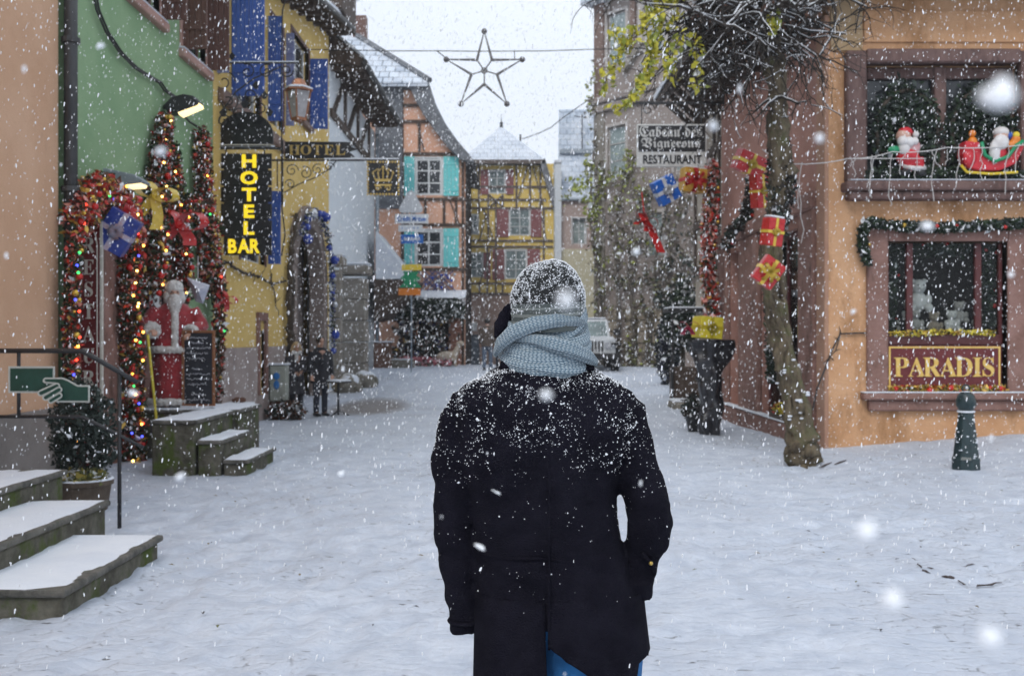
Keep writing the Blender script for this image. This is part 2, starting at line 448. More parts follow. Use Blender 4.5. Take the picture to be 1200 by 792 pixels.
def tiles_mat(name, a, b, mortar, sx=3.2, sz=4.5, axis='XZ'):
    m = bpy.data.materials.new(name); m.use_nodes = True; nt = m.node_tree; N = nt.nodes; L = nt.links
    p = N['Principled BSDF']; p.inputs['Roughness'].default_value = .85
    ge = N.new('ShaderNodeNewGeometry'); sp = N.new('ShaderNodeSeparateXYZ'); L.new(ge.outputs['Position'], sp.inputs[0])
    cb = N.new('ShaderNodeCombineXYZ'); L.new(sp.outputs['XYZ'.index(axis[0])], cb.inputs[0]); L.new(sp.outputs['XYZ'.index(axis[1])], cb.inputs[1])
    br = N.new('ShaderNodeTexBrick'); br.inputs['Scale'].default_value = 1; br.inputs['Brick Width'].default_value = 1/sx; br.inputs['Row Height'].default_value = 1/sz
    br.inputs['Mortar Size'].default_value = .028; br.inputs['Mortar Smooth'].default_value = .6
    br.inputs['Color1'].default_value = (*a,1); br.inputs['Color2'].default_value = (*b,1); br.inputs['Mortar'].default_value = (*mortar,1)
    L.new(cb.outputs[0], br.inputs['Vector'])
    nz = N.new('ShaderNodeTexNoise'); nz.inputs['Scale'].default_value = 1.3; nz.inputs['Detail'].default_value = 8; L.new(ge.outputs['Position'], nz.inputs['Vector'])
    r = N.new('ShaderNodeMapRange'); r.inputs[1].default_value = .4; r.inputs[2].default_value = .62; L.new(nz.outputs['Fac'], r.inputs[0])
    mx = N.new('ShaderNodeMix'); mx.data_type = 'RGBA'; L.new(r.outputs[0], mx.inputs[0]); L.new(br.outputs['Color'], mx.inputs[6]); mx.inputs[7].default_value = (.74,.78,.84,1)
    sc_ = N.new('ShaderNodeMath'); sc_.operation = 'MULTIPLY'; sc_.inputs[1].default_value = .65; L.new(r.outputs[0], sc_.inputs[0]); L.new(sc_.outputs[0], mx.inputs[0])
    L.new(mx.outputs[2], p.inputs['Base Color'])
    bp = N.new('ShaderNodeBump'); bp.inputs['Strength'].default_value = .6; bp.inputs['Distance'].default_value = .03; bp.invert = True
    L.new(br.outputs['Fac'], bp.inputs['Height']); L.new(bp.outputs[0], p.inputs['Normal'])
    return m
TILES = tiles_mat('snowy_tiles', (.62,.67,.74), (.42,.46,.52), (.13,.15,.18))
TILESY = tiles_mat('snowy_tiles_side', (.62,.67,.74), (.42,.46,.52), (.13,.15,.18), axis='YX')

# ---------------------------------------------------------------- beige house (nearest on the left)
h = thing('beige_house', 'beige plastered house with grey plinth at the picture\'s left edge beside the handrail', 'house', (XL-3, 7, 0))
mb = MB(); holed(mb, FL, 1.0, 11.62, -.3, 8.5, [(4.2,5.4,.5,2.9)], .3); part(mb, 'wall', BEIGE, h)
mb = MB(); mb.fbox(FL, 5.6, 11.6, 0, .035, -.3, .82); mb.fbox(FL, 1, 4.0, 0, .035, -.3, .82); part(mb, 'plinth', PLINTH, h, bevel=.01)
mb = MB().fbox(FL, 4.2, 5.4, -.2, -.14, .5, 2.9); dr = part(mb, 'door', BROWNP, h); MB().ball(FL(5.25,-.1,1.55), .035).build('handle', IRON, dr, smooth=True)
mb = MB().fbox(FL, 1, 11.62, -6.5, -.3, -.3, 8.5); part(mb, 'rear_wall', BEIGE, h)
mb = MB().prism([FL(1,.5,8.4), FL(1,.5,8.55), FL(1,-3.3,12), FL(1,-7,8.55), FL(1,-7,8.4)], (0,10.62,0)); part(mb, 'roof', TILESY, h)

# black downpipe between the beige and green houses
pm = mat('pipe_paint', (.035,.036,.038), .55, (.075,.075,.075), 6, .3, 20, stretch=(1,1,.3))
dp = thing('downpipe', 'dark grey downpipe between the beige and green walls', 'drainpipe', FL(11.72,.08,0))
mb = MB().tube([FL(11.72,.1,8.3), FL(11.72,.1,1.7)], .075, 12); part(mb, 'pipe', pm, dp, smooth=True)
mb = MB().tube([FL(11.72,.1,1.72), FL(11.72,.1,.12)], .092, 12); part(mb, 'cast_foot', pm, dp, smooth=True)
for z in (1.72, 3.3, 5.0, 6.8):
    MB().tube([FL(11.72,.1,z-.03), FL(11.72,.1,z+.03)], .105, 12).build('clamp', pm, dp)

# ---------------------------------------------------------------- green house
h = thing('green_house', 'pale green plastered house hung with red and gold christmas garlands', 'house', (XL-3, 15, 0))
holes = [(13.42,14.25,.05,3.0), (14.55,15.9,.6,3.1), (13.75,14.95,6.25,7.9), (16.0,17.2,6.1,8.0), (12.25,12.72,.6,2.7)]
mb = MB(); holed(mb, FL, 11.8, 17.63, -.3, 9.0, holes, .32); part(mb, 'wall', GREEN, h)
MB().fbox(FL, 11.8, 17.63, -6.5, -.5, -.3, 9).build('rear_wall', GREEN, h)
# sandstone door frames
mb = MB()
def arch_ring(mb, F, u0, u1, zs, za, wd, d0, d1, n=14, z0=0):
    """sandstone surround with a round head: jambs u0..u1 outside, springing at zs, crown of the opening at za"""
    uc = (u0+u1)/2; ro = (u1-u0)/2; ri = ro - wd
    prof = [(u0, u0+wd, z0)]
    for (a, b) in ((u0, u0+wd), (u1-wd, u1)):
        mb.fbox(F, a, b, d0, d1, z0, zs)
    k = (za - zs) / ri
    for i in range(n):
        a0 = PI - PI*i/n; a1 = PI - PI*(i+1)/n
        q = [(uc+ro*math.cos(a0), zs+(ro*math.sin(a0))*(k*ri+wd)/ro), (uc+ro*math.cos(a1), zs+ro*math.sin(a1)*(k*ri+wd)/ro),
             (uc+ri*math.cos(a1), zs+ri*math.sin(a1)*k), (uc+ri*math.cos(a0), zs+ri*math.sin(a0)*k)]
        P = [F(u, d1, z) for u, z in q]; P2 = [F(u, d0, z) for u, z in q]
        mb.add(P+P2, [(0,1,2,3),(7,6,5,4),(0,4,5,1),(2,6,7,3),(1,5,6,2),(3,7,4,0)])
mb = MB(); arch_ring(mb, FL, 11.95, 14.5, 2.55, 3.35, .27, -.06, .05); mb.fbox(FL, 12.72, 13.40, -.1, .09, -.1, 2.95); part(mb, 'door_surround', SAND, h, bevel=.015)
mb = MB(); mb.fbox(FL, 14.52, 14.85, -.1, .07, .1, 3.1); mb.fbox(FL, 15.75, 16.1, -.1, .07, .1, 3.1); mb.fbox(FL, 14.52, 16.1, -.1, .075, 3.102, 3.45); part(mb, 'door_surround', SAND, h, bevel=.015)
d_ = MB().fbox(FL, 14.85, 15.75, -.24, -.18, .5, 3.1).build('door', BROWNP, h); MB().fbox(FL, 15.0,15.6,-.178,-.165,1.6,2.8).build('pane', GLASS, d_)
d_ = MB().fbox(FL, 13.42, 14.25, -.24, -.18, .05, 3.0).build('door', BROWNP, h); MB().fbox(FL, 13.55,14.12,-.178,-.165,1.1,2.8).build('pane', GLASS, d_)
window(FL, 12.25, 12.72, .6, 2.7, h, BROWNP, GLASS, bars=(0,3))
PS = mat('light_sandstone', (.40,.23,.19), .9, (.47,.29,.24), 4, .5, 25)
for (a, b, z0, z1) in ((13.75,14.95,6.25,7.9), (16.0,17.2,6.1,8.0)):
    w_ = window(FL, a, b, z0, z1, h, BROWNP, GLASS, bars=(1,2), surround=PS, sill=PS)
    shutter(FL, a-.03, .03, .40, z0, z1, BROWNP, h); shutter(FL, b+.03, .03, .40, z0, z1, BROWNP, h)
mb = MB().fbox(FL, 12.3, 17.6, .001, .03, -.3, .45); part(mb, 'plinth', SAND, h)
mb = MB().prism([FL(11.7,.5,8.9), FL(11.7,.5,9.05), FL(11.7,-3.3,12.6), FL(11.7,-7,9.05), FL(11.7,-7,8.9)], (0,5.9,0)); part(mb, 'roof', TILESY, h)
# board standing in front of the wall: low brown bench and box at the foot
# ---------------------------------------------------------------- yellow house
h = thing('yellow_house', 'yellow plastered house with blue shutters and a tall arched stone gateway', 'house', (XL-3, 22, 0))
holes = [(18.9,20.9,6.0,8.5), (21.9,23.0,6.2,8.5), (23.9,25.9,6.95,8.8), (19.4,21.3,3.1,4.6), (23.75,27.75,-.3,4.5), (20.75,21.25,.45,1.75)]
top = lambda u: 9.45 + (u-23.9)*.165
mb = MB(); holed(mb, FL, 17.65, 28.8, -.3, 9.4, holes, .35, top=top); part(mb, 'wall', YELLOW, h)
MB().fbox(FL, 17.65, 28.8, -7, -.6, -.3, 8.3).build('rear_wall', YELLOW, h)
mb = MB(); mb.fbox(FL, 17.7, 20.6, .001, .035, -.3, 1.42); mb.fbox(FL, 20.6, 21.4, .001, .05, -.3, .44); mb.fbox(FL, 21.4, 23.3, .001, .034, -.3, 1.42); part(mb, 'plinth', PLINTHR, h)
mb = MB(); mb.fbox(FL, 20.6, 20.75, -.05, .06, .44, 1.95); mb.fbox(FL, 21.25, 21.4, -.05, .06, .44, 1.95); mb.fbox(FL, 20.6, 21.4, -.05, .062, 1.952, 2.12); part(mb, 'vent_surround', SAND, h)
MB().fbox(FL, 20.75, 21.25, -.2, -.12, .45, 1.95).build('vent_door', BROWNP, h)
MB().fbox(FL, 17.9, 23.75, .002, .13, 5.74, 5.98).build('sill_band', mat('brown_band', (.19,.125,.10), .9, (.25,.17,.14), 5, .4, 25), h, bevel=.02)
MB().fbox(FL, 23.7, 26.1, .002, .12, 6.8, 6.94).build('sill_band', MATS['brown_band'], h, bevel=.02)
for a, b, z0, z1 in holes[:4]:
    window(FL, a, b, z0, z1, h, WHITEP, GLASS, bars=(1,2), surround=BROWNP, sw=.1)
shutter(FL, 17.78, .03, .24, 6.2, 8.8, LAVP, h); shutter(FL, 18.73, .03, .34, 6.02, 8.6, BLUEP, h); shutter(FL, 18.73, .345, .63, 6.02, 8.6, BLUEP, h)
shutter(FL, 21.5, .03, .34, 6.15, 8.35, BLUEP, h); shutter(FL, 23.2, .03, .22, 6.4, 8.5, LAVP, h)
shutter(FL, 26.0, .03, .48, 6.9, 8.68, BLUEP, h)
shutter(FL, 21.5, .03, .30, 3.15, 4.68, BLUEP, h); shutter(FL, 19.2, .03, .26, 3.15, 4.68, BLUEP, h)
GATE = stucco('gate_stone', (.24,.19,.165), (.34,.28,.25), (.14,.11,.10), 2)
mb = MB(); arch_ring(mb, FL, 23.5, 28.0, 3.0, 4.4, .5, -.3, .12, 18, -.3); part(mb, 'gateway', GATE, h, bevel=.02)
mb = MB()                                   # spandrels behind the ring
mb.fbox(FL, 23.75, 27.75, -.62, -.5, -.3, 4.5); d_ = part(mb, 'gate_leaf', mat('gate_wood', (.13,.105,.095), .85, (.20,.165,.15), 3, .6, 14, stretch=(1,1,.15)), h)
for k in range(7):
    pass
sp = MB()
for i in range(14):                          # fill between the ring and the square opening
    a0 = PI - PI*i/14; a1 = PI - PI*(i+1)/14; uc, ro, hh = 25.75, 2.0, 1.60
    P = [(uc+ro*math.cos(a0), 3.0+hh*math.sin(a0)*.99), (uc+ro*math.cos(a1), 3.0+hh*math.sin(a1)*.99), (uc+ro*math.cos(a1), 4.62), (uc+ro*math.cos(a0), 4.62)]
    sp.prism([FL(u, -.04, min(z,4.61)) for u, z in P], (-.2,0,0))
part(sp, 'spandrel', YELLOW, h)
# roof: dark rafters under a snowy verge that climbs away
mb = MB()
P = [FL(17.5,.62,top(17.5)), FL(28.9,.62,top(28.9)), FL(28.9,.62,top(28.9)+.14), FL(17.5,.62,top(17.5)+.14)]
mb.prism(P, (-8.5, 0, 0)); part(mb, 'roof', DKWOOD, h)
mb = MB(); P = [p+V((.04,0,.15)) for p in P]; P = [P[0]+V((0,0,0)),P[1]+V((0,0,0)),P[2]-V((0,0,.06)),P[3]-V((0,0,.06))]; mb.prism(P, (-8.5,0,0)); part(mb, 'roof_snow', SNOW, h)
for k in range(12):
    u = 18.2 + k*.92; MB().fbox(FL, u, u+.14, .002, .56, top(u)-.19, top(u)-.02).build('rafter', DKWOOD, h)
mb = MB(); mb.tube([FL(17.6,.7,top(17.6)+.02), FL(28.8,.7,top(28.8)+.02)], .075, 8); part(mb, 'gutter', pm, h)
mb = MB(); mb.fbox(FL, 26.5, 28.9, .3, .75, top(28)+.0, top(28)+1.0); part(mb, 'dormer', DKWOOD, h, bevel=.03)
mb = MB(); mb.fbox(FL, 26.3, 29.0, .2, .85, top(28)+1.0, top(28)+1.08); part(mb, 'dormer_snow', SNOW, h, bevel=.03)

# ---------------------------------------------------------------- white house
h = thing('white_house', 'pale bluish white house with dark timber eaves beyond the yellow house', 'house', (XL-3, 33, 0))
mb = MB(); holed(mb, FL, 28.82, 38.4, -.3, 8.0, [(31.2,32.4,2.0,3.3)], .3); part(mb, 'wall', PALE, h)
window(FL, 31.2, 32.4, 2.0, 3.3, h, WHITEP, GLASS)
mb = MB().fbox(FL, 28.82, 38.4, -.3, -.0, 8.0, 9.3); part(mb, 'attic_wall', PALE, h)
MB().fbox(FL, 28.82, 38.4, -7, -.32, -.3, 9.2).build('rear_wall', PALE, h)
mb = MB(); mb.fbox(FL, 28.9, 38.3, 0, .08, 7.86, 8.08); part(mb, 'beam', DKWOOD, h)
for u0 in (29.3, 31.9, 34.5):
    b = MB(); b.bar(FL(u0,.04,8.08), FL(u0+1.7,.04,9.3), .16, .08); b.build('brace', DKWOOD, h)
    MB().fbox(FL, u0+2.0, u0+2.18, 0, .082, 8.08, 9.3).build('post', DKWOOD, h)
ev = lambda u: 9.35 + (u-29)*.02
mb = MB(); mb.prism([FL(28.9,.85,ev(29)-.05), FL(28.9,.95,ev(29)+.12), FL(28.9,-4,ev(29)+4.2), FL(28.9,-4,ev(29)+3.9), FL(28.9,0,ev(29)+.0)], (0,9.5,.2)); part(mb, 'roof', DKWOOD, h)
mb = MB(); mb.prism([FL(28.85,.99,ev(29)+.12), FL(28.85,.99,ev(29)+.2), FL(28.85,-4,ev(29)+4.35), FL(28.85,-4,ev(29)+4.2)], (0,9.6,.2)); part(mb, 'roof_snow', TILESY, h)
for k in range(11):
    u = 29.1+k*.85; b = MB(); b.bar(FL(u,.0,ev(u)-.1), FL(u,.85,ev(u)-.12), .13, .15); b.build('rafter', DKWOOD, h)
mb = MB(); mb.tube([FL(28.9,1.0,ev(29)+.03), FL(38.4,1.0,ev(38)+.03)], .08, 8); part(mb, 'gutter', pm, h)
# downpipe at the far corner
dp = thing('downpipe', 'thin bluish downpipe at the far corner of the white house', 'drainpipe', FL(38.2,.12,.5))
MB().tube([FL(38.2,.12,.45), FL(38.2,.12,9.2)], .07, 8).build('pipe', mat('zinc', (.30,.35,.40), .5, (.40,.45,.5), 8, metal=.3), dp, smooth=True)
for z in (1.2, 4, 7): MB().tube([FL(38.2,.12,z), FL(38.2,.12,z+.08)], .095, 8).build('clamp', MATS['zinc'], dp)
# small snowy pent roof over a doorway between the white and orange houses
pr = thing('canopy', 'small pent roof with snow on it above the passage by the white house', 'canopy', FL(38.5,.2,3.2))
Y0, Y1 = 36.2, 39.2
a = lambda px, py, Y: W(px, py, Y)
P = [a(440,270,36.2), a(440,327,36.2), a(484,327,36.2)]
mb = MB().prism([P[0], P[1]+V((0,0,.0)), P[2]], (0,2.6,0)); part(mb, 'roof_snow', SNOW, pr, bevel=.02)
q = [P[1]+V((-.05,0,-.02)), P[2]+V((.15,0,-.02)), P[2]+V((.05,0,-.28)), P[1]+V((.35,0,-1.35)), P[1]+V((-.05,0,-1.5))]
mb = MB().prism(q, (0,2.6,0)); part(mb, 'bracket', DKWOOD, pr, bevel=.02)
bx = thing('wooden_bin', 'tall brown wooden box standing by the thin bluish downpipe', 'bin', a(449,436,36))
z0 = gz(-4.5,36); mb = MB().box(-4.83,-4.25,35.7,36.3,z0-.05,1.45); part(mb, 'box', mat('bin_wood', (.12,.065,.045), .85, (.18,.10,.075), 5, .5, 20, stretch=(1,1,.2)), bx, bevel=.02)
MB().box(-4.87,-4.21,35.66,36.34,1.45,1.49).build('snow', SNOW, bx, bevel=.01)

# ---------------------------------------------------------------- stone pillars and boulders by the gateway
STP = stucco('pillar_stone', (.22,.195,.165), (.34,.31,.27), (.12,.105,.08), 2.4, .9)
def pillar(px, Y, wd, ztop, label, nm='stone_pillar'):
    c = W(px, 400, Y); z0 = gz(c.x, Y)
    t = thing(nm, label, 'pillar', (c.x, Y, z0))
    hw = wd/2; mb = MB(); n = 5
    for i in range(n):
        za = z0-.1+(ztop-.35-z0)*i/n; zb = z0-.1+(ztop-.35-z0)*(i+1)/n-.015; j = R.uniform(-.015,.015)
        mb.box(c.x-hw+j, c.x+hw+j, Y-hw, Y+hw, za, zb)
    part(mb, 'shaft', STP, t, bevel=.03)
    MB().box(c.x-hw-.1, c.x+hw+.1, Y-hw-.1, Y+hw+.1, ztop-.36, ztop-.08).build('capital', STP, t, bevel=.05)
    MB().box(c.x-hw-.09, c.x+hw+.09, Y-hw-.09, Y+hw+.09, ztop-.08, ztop+.02).build('snow', SNOW, t, bevel=.04)
    return t
pillar(416, 31, .74, 3.85, 'massive weathered stone pillar with a snowy capital before the white house')
pillar(392, 29.4, .42, 4.0, 'narrower stone pillar half behind the massive one')
def rock(mb, c, r, sc=(1,1,.7), seed=0, n=12, m=8):
    t = MB(); t.ball((0,0,0), r, n, m, sc)
    mb.add([V(c) + V(p)*(1+.28*noise.noise(V(p)/r*1.3+V((seed,0,0)))) for p in t.v], t.f)
for (px, py, Y, r, lab) in ((408,446,28.5,.42,'slanting pale boulder at the foot of the massive stone pillar'), (428,442,29.5,.36,'rounded snow-topped boulder right of the massive stone pillar')):
    c = W(px, py, Y); c.z = gz(c.x, Y) + .12
    t = thing('boulder', lab, 'boulder', c); mb = MB(); rock(mb, c, r, (1,1,.85), px); part(mb, 'stone', STONE, t, smooth=True)
    mb = MB(); rock(mb, c+V((0,0,.12)), r*.85, (.95,.95,.75), px+.1); part(mb, 'snow', SNOW, t, smooth=True)
c = W(470,437,36.5); z0 = gz(c.x,36.5)
t = thing('stone_trough', 'low stone trough beside the tall wooden box', 'trough', (c.x,36.5,z0))
MB().box(c.x-.45,c.x+.45,36.2,36.8,z0-.05,z0+.28).build('basin', STONE, t, bevel=.03); MB().box(c.x-.42,c.x+.42,36.23,36.77,z0+.28,z0+.32).build('snow', SNOW, t, bevel=.02)
# ================================================================ THINGS ON THE LEFT
def pxpoly(mb, pts, Y, th):
    """flat plate facing the camera side: outline points at depth Y, thickness th"""
    return mb.prism([W(x, y, Y) for x, y in pts], (0, th, 0))
def capsule(x0, y0, x1, y1, r, n=7):
    a = math.atan2(y1-y0, x1-x0); P = []
    for i in range(n+1): t = a + PI/2 + PI*i/n; P.append((x0+r*math.cos(t), y0+r*math.sin(t)))
    for i in range(n+1): t = a - PI/2 + PI*i/n; P.append((x1+r*math.cos(t), y1+r*math.sin(t)))
    return P
def step_block(t, x0, x1, y0, y1, z0, z1, m=MOSS, side=1):
    """one stone step: block, overhanging tread, snow on the tread"""
    b = MB().box(x0, x1-.03, y0+.03, y1-.03, z0, z1-.055); s = b.build('step', m, t, bevel=.02, seg=2)
    MB().box(x0, x1, y0, y1, z1-.053, z1-.008).build('tread', mat('tread_stone', (.06,.058,.05), .9, (.16,.15,.13), 7, .8, 24, stain=((.07,.085,.035), 5, .6, None)), s, bevel=.014, seg=2)
    nx, ny = 12, 16; vs = []; fs = []
    for j in range(ny+1):
        for i in range(nx+1):
            x = x0+.005+(x1-x0-.02)*i/nx; y = y0+.012+(y1-y0-.024)*j/ny; e = min((i), nx-i, j, ny-j)
            if e == 0 : x += R.uniform(-.014,.006); y += R.uniform(-.006,.014)
            vs.append((x, y, z1-.010 + (0 if e == 0 else .016+.016*noise.noise(V((x*3,y*3,z1)))+.010*noise.noise(V((x*11,y*11,z1))))))
    for j in range(ny):
        for i in range(nx): a = j*(nx+1)+i; fs.append((a,a+1,a+nx+2,a+nx+1))
    MB().add(vs, fs).build('snow', SNOW, s, smooth=True)
t = thing('stone_steps', 'three mossy stone steps with smooth snow on their treads below the iron handrail', 'steps', (-3.6,7,0))
step_block(t, -5.1, -2.55, 5.84, 7.5, -.1, .17)
step_block(t, -5.09, -3.13, 5.3, 8.0, -.11, .345)
step_block(t, -5.08, -3.68, 5.0, 8.5, -.12, .52)
t = thing('stone_steps', 'chunky mossy stone steps descending rightwards from the red-robed figure', 'steps', (-4,13,0))
step_block(t, -3.36, -3.06, 11.9, 13.3, -.15, .19)
step_block(t, -3.66, -3.365, 11.9, 13.25, -.15, .417)
step_block(t, -4.20, -3.665, 11.9, 13.58, -.15, .65)
step_block(t, -5.1, -3.60, 13.59, 14.75, -.15, .656)

# handrail
rl = thing('handrail', 'black iron handrail beside the front steps carrying a hand-shaped sign', 'handrail', (-3.3,8.6,0))
YR = 8.6
MB().tube([W(-60,411,YR), W(92,411,YR), W(98,412,YR), W(161,448,YR)], .021, 8).build('top_rail', IRON, rl, smooth=True)
MB().tube([W(-60,488,YR), W(92,488,YR), W(98,489,YR), W(168,524,YR)], .015, 8).build('lower_rail', IRON, rl, smooth=True)
MB().tube([W(140,437,YR), W(140,620,YR)], .018, 8).build('post', IRON, rl, smooth=True)
MB().tube([W(22,411,YR), W(22,488,YR)], .016, 8).build('post', IRON, rl, smooth=True)
MB().tube([W(-55,411,YR), W(-55,575,YR)], .018, 8).build('post', IRON, rl, smooth=True)
GRS = mat('sign_green', (.006,.045,.030), .45, (.010,.065,.045), 12, .1, 40); WHS = mat('sign_white', (.62,.63,.58), .5, (.50,.51,.47), 20)
sg = thing('hand_sign', 'dark green signboard shaped like a pointing hand with a cream outline', 'sign', W(60,450,YR-.06))
q = lambda x, y: (x/6.6, 380+y/6.6)
MB().__class__
mb = MB(); pxpoly(mb, [q(64,325),q(420,325),q(420,530),q(64,530)], YR-.05, .012); mb.build('border', WHS, sg)
mb = MB(); pxpoly(mb, [q(78,340),q(406,340),q(406,516),q(78,516)], YR-.058, .007); mb.build('panel', GRS, sg)
hand = [(330,430),(345,412),(480,411),(520,425),(600,470),(692,470),(692,603),(440,603),(400,560),(380,500),(420,462),(345,455),(332,445)]
hin = [(342,430),(352,424),(478,424),(515,437),(597,483),(679,483),(679,590),(450,590),(415,555),(400,505),(450,465),(430,448),(352,443)]
mb = MB(); pxpoly(mb, [q(*p) for p in hand], YR-.066, .007)
fg = [(438,476,315,532,25),(455,505,352,566,25),(458,550,392,590,23)]
mb2 = MB(); pxpoly(mb2, [q(*p) for p in hin], YR-.074, .007)
mb.build('hand_border', WHS, sg); mb2.build('hand', GRS, sg)
for i, (a,b,c,d,r) in enumerate(fg):
    f1 = MB(); pxpoly(f1, [(x/6.6, 380+y/6.6) for x,y in capsule(c,d,a,b,r)], YR-.082-.012*i, .006); f1 = f1.build('finger_border', WHS, sg)
    f2 = MB(); pxpoly(f2, [(x/6.6, 380+y/6.6) for x,y in capsule(c,d,a,b,r-12)], YR-.088-.012*i, .006); f2.build('finger', GRS, sg)

# ------------------------------------------------------------ garlands
LEAFG = mat('garland_green', (.012,.03,.012), .7, (.03,.055,.02), 20); LEAFR = mat('tinsel_red', (.40,.018,.012), .3, (.66,.07,.04), 30, metal=.2)
LEAFO = mat('tinsel_gold', (.55,.32,.05), .35, (.75,.50,.12), 30, metal=.4); LEAFB = mat('dry_brown', (.10,.045,.03), .8, (.16,.07,.04), 20)
LEAFP = mat('tinsel_pink', (.55,.16,.12), .4, (.75,.35,.28), 30)
SNB = mat('bright_snow', (.85,.87,.9), .7)
REDG = mat('bauble_red', (.50,.012,.012), .18, (.60,.03,.02), 10); GOLDG = mat('bauble_gold', (.65,.40,.06), .2, (.75,.5,.1), 10, metal=.7)
BLUEG = mat('bauble_blue', (.02,.05,.35), .2, (.03,.08,.45), 10); SILV = mat('bauble_silver', (.6,.62,.66), .2, (.7,.72,.75), 10, metal=.6)
def lamp_m(n, c, s): return mat(n, c, .4, emit=c, estr=s)
LIGHTS = [lamp_m('light_amber', (1,.42,.06), 9), lamp_m('light_red', (1,.06,.03), 4), lamp_m('light_green', (.05,.9,.18), 2.2), lamp_m('light_blue', (.08,.10,1), 3), lamp_m('light_warm', (1,.55,.15), 8)]
_sph = {}
def ball_at(c, r, m, parent, name):
    """a small ball part sharing one mesh per size and material"""
    k = (round(r,3), m.name)
    if k not in _sph:
        me = bpy.data.meshes.new(name); b = MB().ball((0,0,0), r, 12, 8); me.from_pydata(b.v, [], b.f); me.shade_smooth(); me.materials.append(m); _sph[k] = me
    o = bpy.data.objects.new(name, _sph[k]); COL.objects.link(o); o.parent = parent; o.location = V(c) - parent.location
    return o
def leaf(mb, c, s, asp=.45):
    a = V((R.gauss(0,1),R.gauss(0,1),R.gauss(0,1))).normalized(); b = a.cross(V((R.gauss(0,1),R.gauss(0,1),R.gauss(0,1)))).normalized()
    a *= s; b *= s*asp; c = V(c)
    mb.add([c-a, c-a*.2+b, c+a, c-a*.2-b], [(0,1,2,3)])
def resample(pts, step):
    pts = [V(p) for p in pts]; out = [pts[0]]; carry = 0
    for a, b in zip(pts, pts[1:]):
        L = (b-a).length; d = step - carry
        while d < L: out.append(a.lerp(b, d/L)); d += step
        carry = L - (d - step)
    return out
def garland(name, label, pts, rad, mix, parent_loc, balls=20, lights=10, dens=420, ls=.045, group=None, ballm=None, lm=None, flat=1.0, cat='garland', snow=.0):
    """mix: list of (material, weight); rad: radius or (start,end)"""
    t = thing(name, label, cat, parent_loc, group)
    P = resample(pts, .03); n = len(P); rr = rad if isinstance(rad, tuple) else (rad, rad)
    tot = sum(w for _, w in mix); ms = [m for m, _ in mix]; cum = []; c = 0
    for _, w_ in mix: c += w_/tot; cum.append(c)
    mb = MB()
    for i in range(int(dens*n*.03)):
        f = R.random(); k = int(f*(n-1)); r = rr[0]+(rr[1]-rr[0])*f
        while True:
            o = V((R.uniform(-1,1),R.uniform(-1,1),R.uniform(-1,1)))
            if o.length < 1: break
        o *= r; x = R.random(); mb.cur = next(j for j, q_ in enumerate(cum) if x <= q_+1e-9)
        leaf(mb, P[k]+V((o.x*flat, o.y, o.z)), ls*R.uniform(.5,1.3), R.uniform(.3,.6))
    mb.build('foliage', ms, t)
    st = MB(); st.tube(P[::4]+[P[-1]], .012, 5); st.build('cord', LEAFG, t)
    for k_, (num, which) in enumerate(((balls, ballm or [REDG, REDG, GOLDG]), (lights, lm or LIGHTS))):
        for i in range(num):
            f = (i+R.random())/max(num,1); k = min(n-1, int(f*(n-1))); r = rr[0]+(rr[1]-rr[0])*f
            a = R.uniform(-1.3, 1.3)
            o = V((abs(math.cos(a))*r*.9, -abs(R.uniform(.2,1))*r*.9, R.uniform(-.5,.5)*r))
            if k_: ball_at(P[k]+o*1.1, .016, R.choice(which), t, 'fairy_light')
            else: ball_at(P[k]+o, R.choice((.02,.028,.04)), R.choice(which), t, 'bauble')
    return t
MX = [(LEAFG,6),(LEAFR,2.0),(LEAFP,.8),(LEAFO,.6),(LEAFB,3.5),(SNB,.6)]
GG = 'red and gold christmas garlands on the green house'
garland('christmas_garland', 'garland with coloured lights running up left of the tall maroon sign', [LW(85,560,-4.95),LW(86,480,-4.95),LW(84,400,-4.95),LW(85,320,-4.95),LW(92,262,-4.95)], (.09,.11), MX, LW(86,560,-4.9), 18, 18, 900, .04, GG, lm=LIGHTS[1:4]+LIGHTS[:1])
garland('christmas_garland', 'thick bunch of red and gold tinsel crowning the arched doorway under the grey lamp', [LW(92,262),LW(100,235),LW(116,222),LW(132,232),LW(146,250),LW(150,285)], (.22,.26), [(LEAFG,3),(LEAFR,4),(LEAFP,2.5),(LEAFO,2.2),(LEAFB,2),(SNB,.6)], LW(120,225), 26, 7, 1700, .05, GG)
garland('christmas_garland', 'garland hanging straight down right of the tall maroon sign, reddest at its foot', [LW(152,285),LW(150,340),LW(153,400),LW(152,450),LW(156,500),LW(154,548)], (.20,.19), [(LEAFG,6),(LEAFR,2.4),(LEAFP,.8),(LEAFO,.8),(LEAFB,3),(SNB,.5)], LW(152,548), 26, 20, 1300, .045, GG)
garland('christmas_garland', 'tall peaked garland rising to the black wall lamp', [LW(194,140,-4.98),LW(190,170),LW(186,205),LW(183,250),LW(181,300),LW(176,345)], (.13,.24), MX, LW(176,345), 30, 9, 1700, .05, GG, lm=[LIGHTS[0],LIGHTS[4]])
garland('christmas_garland', 'garland falling between the gold bow and the red bow', [LW(200,170,-4.98),LW(206,215),LW(212,262),LW(216,320),LW(212,352)], (.12,.17), MX, LW(212,352), 16, 5, 1300, .045, GG, lm=[LIGHTS[0],LIGHTS[4]])
garland('christmas_garland', 'narrow garland at the right end of the green wall beside the yellow house', [LW(237,157,-5.0),LW(238,200),LW(241,250),LW(245,300),LW(252,345)], (.13,.24), [(LEAFG,5),(LEAFR,2.4),(LEAFP,1.8),(LEAFO,.8),(LEAFB,4),(SNB,.9)], LW(252,345), 22, 2, 1400, .05, GG)
